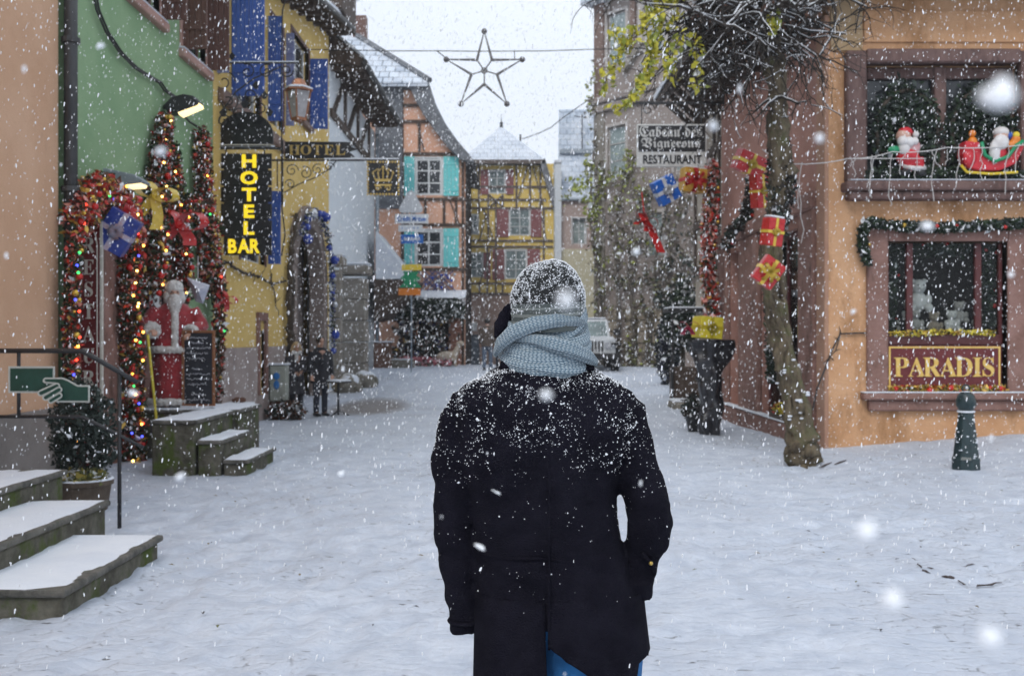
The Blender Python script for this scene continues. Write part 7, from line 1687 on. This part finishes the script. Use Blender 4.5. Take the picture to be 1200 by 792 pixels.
# details: sleeve seam bands, back belt, cuff strap, button
mb = MB(); Pb = [M(x, 645+(1.5 if i % 2 else 0), 0) for i, x in enumerate(range(566,722,12))]
sm2 = [V(((x-600)/KM, YM-.150*math.sqrt(max(.02,1-((x-641)/88)**2))-.0, 1.6-(y-396)/KM)) for x, y in [(558+8*i, 640+2*math.sin(i*.5)+(i*.35)) for i in range(21)]]
mb.tube(sm2, .0045, 6); mb.build('waist_seam', WOOL, man, smooth=True)
mb = MB(); mb.tube([V((M(641,y).x+.0, YM-.158-.010*((y-520)/200), M(641,y).z)) for y in range(470,742,18)], .0035, 6); mb.build('back_seam', WOOL, man, smooth=True)
for c_, d_, r_ in ((M(546,728,.02),V((.02,.02,-1)),.0485),):
    d_.normalize(); x_ = d_.cross(V((0,1,0))).normalized(); y_ = d_.cross(x_); mb = MB(); mb.tube([c_+x_*r_*math.cos(k)+y_*r_*math.sin(k) for k in [2*PI*i/20 for i in range(20)]], .006, 6, closed=True); mb.build('cuff', WOOL, man, smooth=True)
MB().ball(M(758,652,-.085), .006, 10, 8).build('button', mat('brass', (.55,.38,.10), .3, metal=.8), man, smooth=True)
mb = MB(); mb.tube([M(748,640,-.085),M(758,652,-.078),M(764,668,-.05)], .006, 8); mb.build('cuff_strap', WOOL, man, smooth=True)
# collar turned up beside the scarf
mb = MB(); mb.loft([[M(x,y,d) for x,y,d in ((585,432,-.06),(640,430,-.105),(697,434,-.06),(697,436,.02),(640,436,.08),(586,436,.02))], [M(x,y,d) for x,y,d in ((586,422,-.05),(640,422,-.09),(693,424,-.05),(693,426,.02),(640,424,.07),(588,426,.02))]]); skinmesh(mb, 'collar', WOOL, man, .006, 3)
# legs
mb = MB(); mb.tube([hipL+V((-.0,0,.05)),hipL+V((-.01,0,-.1)),knL,anL+V((0,0,-.01))], [.085,.092,.075,.065], 16); mb.tube([hipR+V((-.01,0,-.01)),hipR+V((.01,-.01,-.1)),knR,anR+V((0,0,-.01))], [.128,.125,.095,.07], 16); mb.tube([M(678,725,-.01),M(680,775,-.02),M(692,830,-.02)], [.12,.115,.10], 16); mb.tube([M(706,735,-.0),M(706,800,-.0)], [.11,.112], 14); mb.tube([V((mx_-.05,YM,.92)),V((mx_+.08,YM,.92))], .105, 14); mb.tube([V((mx_-.04,YM,.84)),V((mx_+.09,YM,.84))], .11, 14)
jeans = skinmesh(mb, 'jeans', JEAN, man, .008, 3, [(.07,.014)])
STI = mat('stitching', (.25,.36,.45), .8)
for pts in (((672,772),(676,800),(700,812)),((712,812),(733,795),(736,770))):
    mb = MB(); mb.tube([M(x,y,-.125) for x,y in pts], .0012, 4); mb.build('pocket_stitching', STI, man)
for a_ in (anL, anR):
    mb = MB(); mb.tube([a_+V((0,-.06,-.045)),a_+V((0,.02,-.04)),a_+V((0,.13,-.05)),a_+V((0,.19,-.062))], [.045,.052,.048,.032], 12, sq=.85); mb.build('shoe', IRON, man, smooth=True)
# knitted scarf
def knit(name, c1, c2, su_, sv_, chev=True, c3=None):
    m = bpy.data.materials.new(name); m.use_nodes = True; nt = m.node_tree; N = nt.nodes; L = nt.links; b = N['Principled BSDF']; b.inputs['Roughness'].default_value = .95; b.inputs['Sheen Weight'].default_value = .25; b.inputs['Specular IOR Level'].default_value = .15
    uv = N.new('ShaderNodeUVMap'); sp = N.new('ShaderNodeSeparateXYZ'); L.new(uv.outputs[0], sp.inputs[0])
    def mth(op, a, b_=None, c_=None):
        r = N.new('ShaderNodeMath'); r.operation = op
        for k, v_ in enumerate((a, b_, c_)):
            if v_ is None: continue
            if isinstance(v_, (int,float)): r.inputs[k].default_value = v_
            else: L.new(v_, r.inputs[k])
        return r.outputs[0]
    u_, v_ = sp.outputs[0], sp.outputs[1]
    col_ = mth('FRACT', mth('MULTIPLY', v_, sv_)); ch = mth('ABSOLUTE', mth('SUBTRACT', col_, .5))
    row = mth('FRACT', mth('ADD', mth('MULTIPLY', u_, su_), mth('MULTIPLY', ch, 1.1)))
    tri_ = mth('ABSOLUTE', mth('SUBTRACT', row, .5)); h1 = mth('MULTIPLY', mth('SUBTRACT', .5, tri_), 2.0)
    edge = mth('MULTIPLY', mth('MINIMUM', mth('MULTIPLY', ch, 5.0), 1.0), mth('MINIMUM', mth('MULTIPLY', mth('SUBTRACT', .5, ch), 6.0), 1.0))
    hgt = mth('MULTIPLY', mth('POWER', h1, .7), edge)
    n = N.new('ShaderNodeTexNoise'); n.inputs['Scale'].default_value = 14; n.inputs['Detail'].default_value = 3
    alt = mth('GREATER_THAN', mth('FRACT', mth('MULTIPLY', v_, sv_/2)), .5)
    mx = N.new('ShaderNodeMix'); mx.data_type = 'RGBA'; L.new(mth('MULTIPLY', mth('MULTIPLY', hgt, 1.05), mth('ADD', mth('MULTIPLY', n.outputs['Fac'], .8), .6)), mx.inputs[0]); mx.inputs[6].default_value = (*c1,1); mx.inputs[7].default_value = (*c2,1); L.new(mx.outputs[2], b.inputs['Base Color'])
    bp = N.new('ShaderNodeBump'); bp.inputs['Strength'].default_value = 1; bp.inputs['Distance'].default_value = .004; L.new(hgt, bp.inputs['Height']); L.new(bp.outputs[0], b.inputs['Normal'])
    return m
SCK = knit('scarf_knit', (.06,.13,.19), (.70,.80,.85), 95, 14)
def uvtube(pts, r, n, name, m, parent, closed=False, flat=1.0, fold=0.0, seed=0, twist=0.0, ulen=1.0):
    """tube with UVs; r may vary; cross-section squashed and folded like cloth"""
    pts = [V(p) for p in pts]; k = len(pts); rs = r if isinstance(r, list) else [r]*k; me = bpy.data.meshes.new(name); vs = []; fs = []; uvs = []
    up = V((0,0,1)); T = []
    for i in range(k):
        d = (pts[(i+1) % k]-pts[i-1]) if closed else (pts[min(i+1,k-1)]-pts[max(i-1,0)]); T.append(d.normalized())
    acc = [0.0]
    for i in range(1, k+1): acc.append(acc[-1]+(pts[i % k]-pts[i-1]).length)
    for i in range(k+ (1 if closed else 0)):
        q = i % k; d = T[q]; x_ = (up - d*up.dot(d)).normalized(); y_ = d.cross(x_)
        for j in range(n+1):
            a = 2*PI*j/n; rr_ = rs[q]*(1+fold*math.sin(5*a+acc[i]*9+seed)+fold*.8*noise.noise(V((math.cos(a)*1.5,math.sin(a)*1.5,acc[i]*8+seed))))
            vs.append(pts[q]+x_*math.cos(a+twist)*rr_+y_*math.sin(a+twist)*rr_*flat)
            uvs.append((acc[i]*ulen, a/(2*PI)))
    kk = k+(1 if closed else 0)
    for i in range(kk-1):
        for j in range(n): a = i*(n+1)+j; fs.append((a,a+1,a+n+2,a+n+1))
    me.from_pydata([tuple(v) for v in vs], [], fs); uvl = me.uv_layers.new(name='UVMap')
    for p in me.polygons:
        for li in p.loop_indices: uvl.data[li].uv = uvs[me.loops[li].vertex_index]
    me.materials.append(m); me.shade_smooth(); o = bpy.data.objects.new(name, me); COL.objects.link(o); attach(o, parent); return o
def loop_pts(cx, cy_, rx, ry, tiltx, tilty, n=56, wob=0, seed=0, dy=0, zs=0):
    P = []
    for i in range(n):
        a = 2*PI*i/n; p = M(cx, cy_, dy) + V((rx*math.cos(a), ry*math.sin(a), tiltx*math.cos(a)+tilty*math.sin(a)+wob*math.sin(2*a+seed)+zs)); P.append(p)
    return P
# (centre px, py, rx, ry, tilt across, tilt in depth, radius)
for k, (cx,cy_,rx,ry,tx,ty,r_,fl,wb) in enumerate(((640,421,.112,.098,-.006,.02,.026,.66,.006),(639,413,.117,.100,.010,.03,.024,.62,.008),(640,404,.113,.100,-.016,.036,.024,.62,.009),(640,396,.110,.097,.016,.040,.023,.60,.010),(641,388,.104,.092,-.004,.044,.022,.60,.010),(643,380,.098,.088,.020,.045,.021,.60,.010),(644,374,.090,.082,.004,.045,.020,.60,.008))):
    uvtube(loop_pts(cx,cy_,rx,ry,tx,ty,wob=wb,seed=k*1.7), r_, 30, 'scarf', SCK, man, closed=True, flat=fl, fold=.12, seed=k*2.3)
uvtube([M(580,415,-.035),M(587,402,-.072),M(602,389,-.100),M(625,380,-.112),M(650,376,-.108),M(674,377,-.075),M(684,380,-.04)], [.010,.019,.022,.021,.018,.013,.007], 26, 'scarf_fold', SCK, man, flat=.55, fold=.12, seed=4)
uvtube([M(604,398,-.085),M(622,397,-.108),M(645,402,-.122),M(668,409,-.110),M(688,418,-.07),M(698,425,-.03)], [.006,.014,.021,.022,.018,.010], 26, 'scarf_fold', SCK, man, flat=.55, fold=.12, seed=9)
# beanie
prof = [(385,.112,1.0),(378,.1135,1.0),(370,.113,1.0),(362,.1115,1.0),(358,.112,1.0),(352,.113,1.0),(343,.1115,1),(333,.102,1),(323,.090,1),(315,.073,1),(309,.051,1),(306,.030,1),(305,.010,1)]
vs = []; fs = []; uvs = []; n = 96
def beanie_mat():
    m = bpy.data.materials.new('beanie_knit'); m.use_nodes = True; nt = m.node_tree; N = nt.nodes; L = nt.links; b = N['Principled BSDF']; b.inputs['Roughness'].default_value = .95; b.inputs['Specular IOR Level'].default_value = .15; b.inputs['Sheen Weight'].default_value = .1
    uv = N.new('ShaderNodeUVMap'); sp = N.new('ShaderNodeSeparateXYZ'); L.new(uv.outputs[0], sp.inputs[0])
    r = N.new('ShaderNodeValToRGB'); r.color_ramp.interpolation = 'CONSTANT'; e = r.color_ramp.elements
    dk, gr, lt = (.013,.016,.018,1), (.16,.19,.185,1), (.40,.44,.42,1)
    e[0].position = 0; e[0].color = gr; e[1].position = .07; e[1].color = lt
    for p_, c_ in ((.11,gr),(.16,lt),(.19,gr),(.235,lt),(.255,gr),(.30,dk)): x_ = e.new(p_); x_.color = c_
    L.new(sp.outputs[1], r.inputs[0]); L.new(r.outputs[0], b.inputs['Base Color'])
    w_ = N.new('ShaderNodeTexWave'); w_.inputs['Scale'].default_value = 1; mp = N.new('ShaderNodeMapping'); mp.inputs['Scale'].default_value = (30,0,0); L.new(uv.outputs[0], mp.inputs[0]); L.new(mp.outputs[0], w_.inputs['Vector'])
    bp = N.new('ShaderNodeBump'); bp.inputs['Strength'].default_value = .8; bp.inputs['Distance'].default_value = .004; L.new(w_.outputs['Fac'], bp.inputs['Height']); L.new(bp.outputs[0], b.inputs['Normal'])
    return m
for j, (py, r_, s_) in enumerate(prof):
    for i in range(n+1):
        a = 2*PI*i/n; rr_ = r_*(1+.012*math.sin(a*32)*(1 if j < 5 else .5)); p = M(642, py, .01)
        vs.append(p+V((rr_*math.cos(a)*.94, rr_*math.sin(a)*1.06, (.012*math.sin(a)*(1-j/12)) + .004*math.cos(a)))); uvs.append((i/n*10, (385-py)/80*.78))
for j in range(len(prof)-1):
    for i in range(n): a = j*(n+1)+i; fs.append((a,a+1,a+n+2,a+n+1))
me = bpy.data.meshes.new('beanie'); me.from_pydata([tuple(v) for v in vs], [], fs); uvl = me.uv_layers.new(name='UVMap')
for p in me.polygons:
    for li in p.loop_indices: uvl.data[li].uv = uvs[me.loops[li].vertex_index]
me.materials.append(beanie_mat()); me.shade_smooth(); bn = bpy.data.objects.new('beanie', me); COL.objects.link(bn); attach(bn, man)
ss = bn.modifiers.new('s','SUBSURF'); ss.levels = 1; ss.render_levels = 1
# dark hair / fleece tuft showing at the left of the hat
mb = MB(); mb.tube([M(601,358,-.0),M(593,370,-.0),M(586,384,-.01),M(583,396,-.02)], [.016,.021,.019,.010], 10); mb.ball(M(606,360,.0), .018, 8, 6)
skinmesh(mb, 'fleece_collar', WOOL, man, .006, 2, [(.02,.012)])
# snow clinging
def ok_coat(co, nn):
    zz = (co.z-1.0)/.55; f = 0
    f = .95 if co.z > 1.44 else .95*max(0,(co.z-1.06)/.38)**3.2 + .02
    f *= .10 + 1.6*max(0, noise.noise(co*13)+.08)*(.3+1.8*max(0,noise.noise(co*55)+.2))
    return f*(1.0 if nn.y < .2 else .5)*(1+.8*max(0,nn.z))*(.35+.65*abs(noise.noise(co*60))*2)
scatter(coat, 5200, .00125, ok_coat, 'snow', SNB, man, seed=5)
scatter(coat, 520, .0026, lambda c_, n_: ok_coat(c_, n_)*.8, 'snow', SNB, man, seed=8)
def ok_hat(co, nn): 
    h_ = (co.z-1.62)/.20; f = .22+.9*max(0,h_)+.5*max(0,abs(nn.x)-.6); f *= .25+1.5*max(0,noise.noise(co*60)+.25)
    return f if co.z > 1.665 else f*.10
scatter(bn, 6500, .0013, ok_hat, 'snow', SNB, man, seed=6, lift=.5)
scatter(sk, 90, .0018, lambda c_, n_: .5, 'snow', SNB, man, seed=11)
# ================================================================ FALLING SNOW
def flakes():
    rr = random.Random(21); mb = MB()
    oct_ = [(math.cos(k*PI/2+.4*q)*.85,math.sin(k*PI/2+.4*q)*.85,q*.55) for q in (1,-1) for k in range(4)]+[(0,0,1),(0,0,-1)]; of = [(0,1,8),(1,2,8),(2,3,8),(3,0,8),(5,4,9),(6,5,9),(7,6,9),(4,7,9)]+[(4+k,4+(k+1)%4,(k+1)%4,k) for k in range(4)]
    V_ = []; F_ = []
    def put(x, y, z, r, el):
        # soft clumps, a little longer than wide, leaning with the wind
        lean = rr.gauss(.12,.15); n = len(V_)
        for a, b, c in oct_: V_.append((x+a*r*rr.uniform(.7,1.2)+c*r*el*lean, y+b*r*rr.uniform(.7,1.2), z+c*r*el))
        F_.extend([tuple(i+n for i in f) for f in of])
    for i in range(56000):
        y = 2.2 + 11.8*rr.random()**.8; r = rr.uniform(.0014,.0050)*(1 if y > 4 else .6); put(rr.uniform(-8.5,8.5), y, rr.uniform(.05,7.5), r, rr.uniform(1.6,3.4))
    for i in range(30000):
        y = rr.uniform(14, 44); put(rr.uniform(-5,4.3) if y < 26 else rr.uniform(-12,12), y, rr.uniform(.1,15), rr.choice((.004,.006,.008,.011)), rr.uniform(1.2,3.2))
    for i in range(600):
        y = rr.uniform(.5, 2.4); put(rr.uniform(-2.2,2.2), y, rr.uniform(.1,3.2), rr.uniform(.0008,.0020), rr.uniform(1.2,2.4))
    return V_, F_
a, b = flakes(); mb = MB(); mb.v = a; mb.f = b; mb.mi = [0]*len(b)
FLK = mat('flake', (.92,.93,.95), .6)
# a few flakes drifting close by, out of focus
def near(x, y, z, r, el=1.0, ln=0):
    for k in range(4):
        t_ = MB(); o = V((R.gauss(0,.4),R.gauss(0,.3),R.gauss(0,.4)))*r*(0 if k == 0 else 1); q_ = r*(.75 if k == 0 else R.uniform(.3,.55)); t_.ball((0,0,0), q_, 9, 6, (1,1,el))
        mb.add([(x+o.x+p[0]+(p[2]+o.z)*ln, y+o.y+p[1], z+o.z+p[2]) for p in [V(v)*(1+.35*noise.noise(V(v)/r+V((x*50,0,0)))) for v in t_.v]], t_.f)
for (px, py, Y, r, el, ln) in ((1172,112,.33,.0060,1,0),(1160,745,.34,.0042,1,.1),(1046,702,.35,.0042,1,0),(1017,622,.36,.0040,1,.2),(1088,266,.62,.0045,.7,.0),(640,462,.50,.0032,1,0),(188,178,.60,.0038,.8,.4),(212,558,.70,.0035,.9,.3),(960,162,.6,.003,1,0),(836,148,.6,.0032,.9,0),(118,54,.9,.004,.7,.5),(745,294,.85,.0042,.6,.2),(562,640,1.0,.0050,.6,-1.5),(583,577,1.2,.0035,.6,-1.2),(664,350,.34,.0036,1,0),(1185,322,.8,.003,1,0),(1125,420,1.3,.004,.6,-1),(1000,365,.9,.0026,1,.4),(400,555,1.0,.003,1,.2),(155,460,.8,.0035,.8,.3)):
    q = W(px, py, Y); near(q.x, q.y, q.z, r, el, ln)
fo = mb.build('falling_snow', FLK); fo['kind'] = 'stuff'

# leaves and grit lying on the snow
mb = MB(); ms3 = [mat('leaf_litter', (.14,.10,.04), .8, (.22,.17,.06), 12), OLEAF, IRON]
for i in range(260):
    y = R.uniform(5.5,16); x = R.uniform(-4.5,6.5); s_ = R.uniform(.008,.028); z = gz(x,y)+.022
    if R.random() < .45: x = R.uniform(3.0,4.3); y = R.uniform(12.5,20); z = gz(x,y)+.02
    mb.cur = R.choices((0,1,2),(5,2,4))[0]; a = R.uniform(0,PI); c_, d_ = math.cos(a)*s_, math.sin(a)*s_
    mb.add([(x-c_,y-d_,z),(x+d_*.4,y-c_*.4,z+.008),(x+c_,y+d_,z+.004),(x-d_*.4,y+c_*.4,z+.006)], [(0,1,2,3)])
lo = mb.build('leaf_litter', ms3); lo['kind'] = 'stuff'
# edges of paving stones breaking the snow on the right
t = thing('paving_edge', 'broken line of dark paving edges showing through the snow at lower right', 'paving edge', W(1110,670,7.2))
for (x0,y0,x1,y1,w_) in ((1068,652,1072,657,.012),(1075,661,1081,666,.02),(1084,665,1094,667,.012),(1081,668,1090,672,.022),(1105,676,1119,678,.034),(1121,680,1132,686,.018),(1143,688,1172,683,.02),(1128,664,1142,661,.012)):
    Yg_ = lambda py: 1.6*1200/(py-396)
    P = []
    for i in range(6):
        f = i/5; py = y0+(y1-y0)*f; Y_ = (1.6-gz(3,7))*1200/(py-396); p = W(x0+(x1-x0)*f, py, Y_); p.z = gz(p.x,p.y)+.006; P.append(p+V((R.gauss(0,.006),R.gauss(0,.008),0)))
    MB().tube(P, [w_*.1]+[w_*R.uniform(.25,.5) for _ in range(4)]+[w_*.1], 5, sq=.8).build('stone_edge', mat('edge_stone', (.045,.032,.03), .9, (.08,.06,.055), 14, .6, 40), t)
t = thing('paving_edge', 'dark paving edges beside the vine\'s foot', 'paving edge', W(975,548,12.6))
for (x0,y0,x1,y1) in ((960,547,975,541),(978,544,992,539)):
    P = []
    for i in range(5):
        f = i/4; py = y0+(y1-y0)*f; Y_ = 12.6-(py-545)*.06; p = W(x0+(x1-x0)*f, py, Y_); p.z = gz(p.x,p.y)+.015; P.append(p)
    MB().tube(P, [.004,.010,.013,.009,.004], 6).build('stone_edge', MATS['edge_stone'], t)
